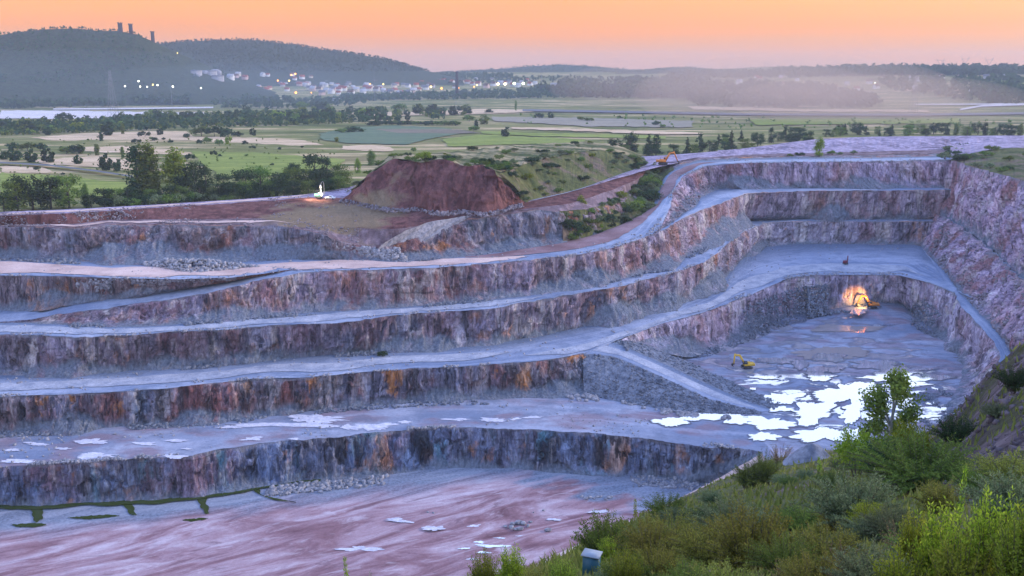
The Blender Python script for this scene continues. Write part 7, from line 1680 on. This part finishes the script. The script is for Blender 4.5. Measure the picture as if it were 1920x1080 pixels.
# ------------------------------------------------------------------ lamps burning in the valley
EM = {'white': emit('lamp_white', (1.0, 0.97, 0.80), 5), 'yellow': emit('lamp_yellow', (1.0, 0.72, 0.18), 5), 'orange': emit('lamp_orange', (1.0, 0.36, 0.05), 5), 'flood': emit('flood_warm', (1.0, 0.72, 0.38), 9), 'green': emit('flood_green', (0.72, 1.0, 0.62), 9)}
LAMPS = [('yellow', 340, 100, 1.3, 'on the castle hillside'), ('white', 238, 163, 2.2, 'in the left row of white lamps'), ('white', 264, 155, 2.2, 'high in the left row of white lamps'), ('white', 266, 164, 2, 'in the left row of white lamps'), ('white', 278, 163, 1.8, 'in the left row of white lamps'), ('yellow', 289, 161, 2, 'in the left row of white lamps'), ('white', 299, 159, 2.2, 'in the left row of white lamps'), ('white', 327, 162, 2.6, 'in the left row of white lamps'), ('white', 379, 165, 2.2, 'at the end of the left row of white lamps'),
 ('orange', 548, 140, 2.4, 'high in the town'), ('orange', 555, 139, 2.4, 'high in the town'), ('orange', 522, 152, 2.2, 'on the town slope'), ('yellow', 542, 151, 2.2, 'on the town slope'), ('orange', 555, 174, 3.0, 'at the front of the town'), ('orange', 584, 174, 1.6, 'at the front of the town'), ('orange', 694, 158, 2.2, 'by the mast'), ('yellow', 719, 158, 2, 'by the mast'), ('yellow', 808, 163, 3, 'left of the chimney'), ('orange', 828, 166, 3, 'left of the chimney'), ('orange', 860, 165, 1.8, 'right at the chimney'), ('orange', 889, 163, 2, 'right of the chimney'), ('yellow', 894, 160, 2, 'right of the chimney'),
 ('flood', 934, 158, 3.6, 'in the flood lit yard'), ('flood', 947, 158, 3.6, 'in the flood lit yard'), ('green', 964, 157, 3.6, 'in the flood lit yard'), ('green', 981, 157, 3.6, 'in the flood lit yard'), ('yellow', 1210, 176, 1.8, 'by the central woodland'), ('white', 1640, 156, 1.6, 'on the right hillside'), ('white', 1292, 183, 1.4, 'before the dusty wood')]
for c, x, y, rpx, zone in LAMPS:
    hp_ = 9 if c in ('flood', 'green') else 6; p = hill_pt(x, y + hp_) if x < 620 else onG(x, y + hp_)[0]; s = mpp(p); h = hp_ * s
    t = thing('street_lamp', {'white': 'white', 'yellow': 'yellow', 'orange': 'orange', 'flood': 'orange white flood', 'green': 'greenish white flood'}[c] + ' lamp burning ' + zone, 'lamp', p, 0, 'lamps burning in the valley')
    MB().tube([(0, 0, -1), (0, 0, h)], 0.15 * s, 5).build('pole', 'galv', t)
    bm = bmesh.new(); bmesh.ops.create_icosphere(bm, subdivisions=2, radius=rpx * s * 0.62); me_ = bpy.data.meshes.new('lamp_head'); bm.to_mesh(me_); bm.free(); me_.materials.append(EM[c])
    o = link('lamp_head', me_, t, (0, 0, h))

# ------------------------------------------------------------------ air
def haze_box(name, lo, hi, dens, col, label):
    m = MB().box(lo[0], hi[0], lo[1], hi[1], lo[2], hi[2])
    t = NT(name); v = t.n("ShaderNodeVolumePrincipled"); v.inputs['Color'].default_value = (*col, 1); v.inputs['Density'].default_value = dens
    v.inputs['Anisotropy'].default_value = 0.0
    t.l(v.outputs[0], t.out.inputs['Volume'])
    o = m.build(name, t.m); tag(o, label, name, kind='stuff'); return o
haze_box('haze', (-9000, -60, -25), (9000, 8200, 352), 0.000075, (0.70, 0.80, 0.95), 'thin evening haze over the valley and quarry')

def dust(x, y, d, rad, dens, label):
    c_ = hill_ray(np.array(float(x)), np.array(float(y)), np.array(float(d)))
    bm = bmesh.new(); bmesh.ops.create_icosphere(bm, subdivisions=4, radius=1.0); me_ = bpy.data.meshes.new('dust'); bm.to_mesh(me_); bm.free()
    t = NT('dust'); v = t.n("ShaderNodeVolumePrincipled"); v.inputs['Color'].default_value = (0.92, 0.68, 0.54, 1) if x > 800 else (0.55, 0.75, 1.0, 1); v.inputs['Density'].default_value = dens
    t.l(v.outputs[0], t.out.inputs['Volume']); me_.materials.append(t.m)
    o = link('dust', me_, None, c_, 0, rad); tag(o, label, 'dust', kind='stuff')
dust(1480, 178, 2150, (330, 420, 85), 0.00072, 'brown dust hanging over the wood in the right valley')
dust(1640, 190, 1900, (260, 300, 50), 0.0007, 'dust drifting over the pale fields on the right')
dust(100, 195, 2600, (900, 420, 130), 0.00010, 'blue evening mist at the foot of the castle hill')
dust(560, 188, 2900, (800, 400, 110), 0.00010, 'blue evening mist below the town')
dust(1330, 165, 2600, (420, 400, 80), 0.0005, 'thin brown dust in the centre of the valley')

# ------------------------------------------------------------------ labels: tell look-alikes apart by their order
ORD = ['', 'second', 'third', 'fourth', 'fifth', 'sixth', 'seventh', 'eighth', 'ninth', 'tenth', 'eleventh', 'twelfth', 'thirteenth', 'fourteenth', 'fifteenth', 'sixteenth', 'seventeenth', 'eighteenth', 'nineteenth', 'twentieth']
bpy.context.view_layer.update()
by = {}
for o in REG: by.setdefault(o['label'], []).append(o)
for lab, os_ in by.items():
    if len(os_) < 2: continue
    os_.sort(key=lambda o: float(pix(np.array(o.matrix_world.translation))[0]))
    n = len(os_)
    for i, o in enumerate(os_):
        j = n - 1 - i
        if i == 0: w = 'leftmost'
        elif j == 0: w = 'rightmost'
        elif i <= j: w = (ORD[i] if i < 20 else str(i + 1) + 'th') + ' from left'
        else: w = (ORD[j] if j < 20 else str(j + 1) + 'th') + ' from right'
        o['label'] = lab + ', ' + w
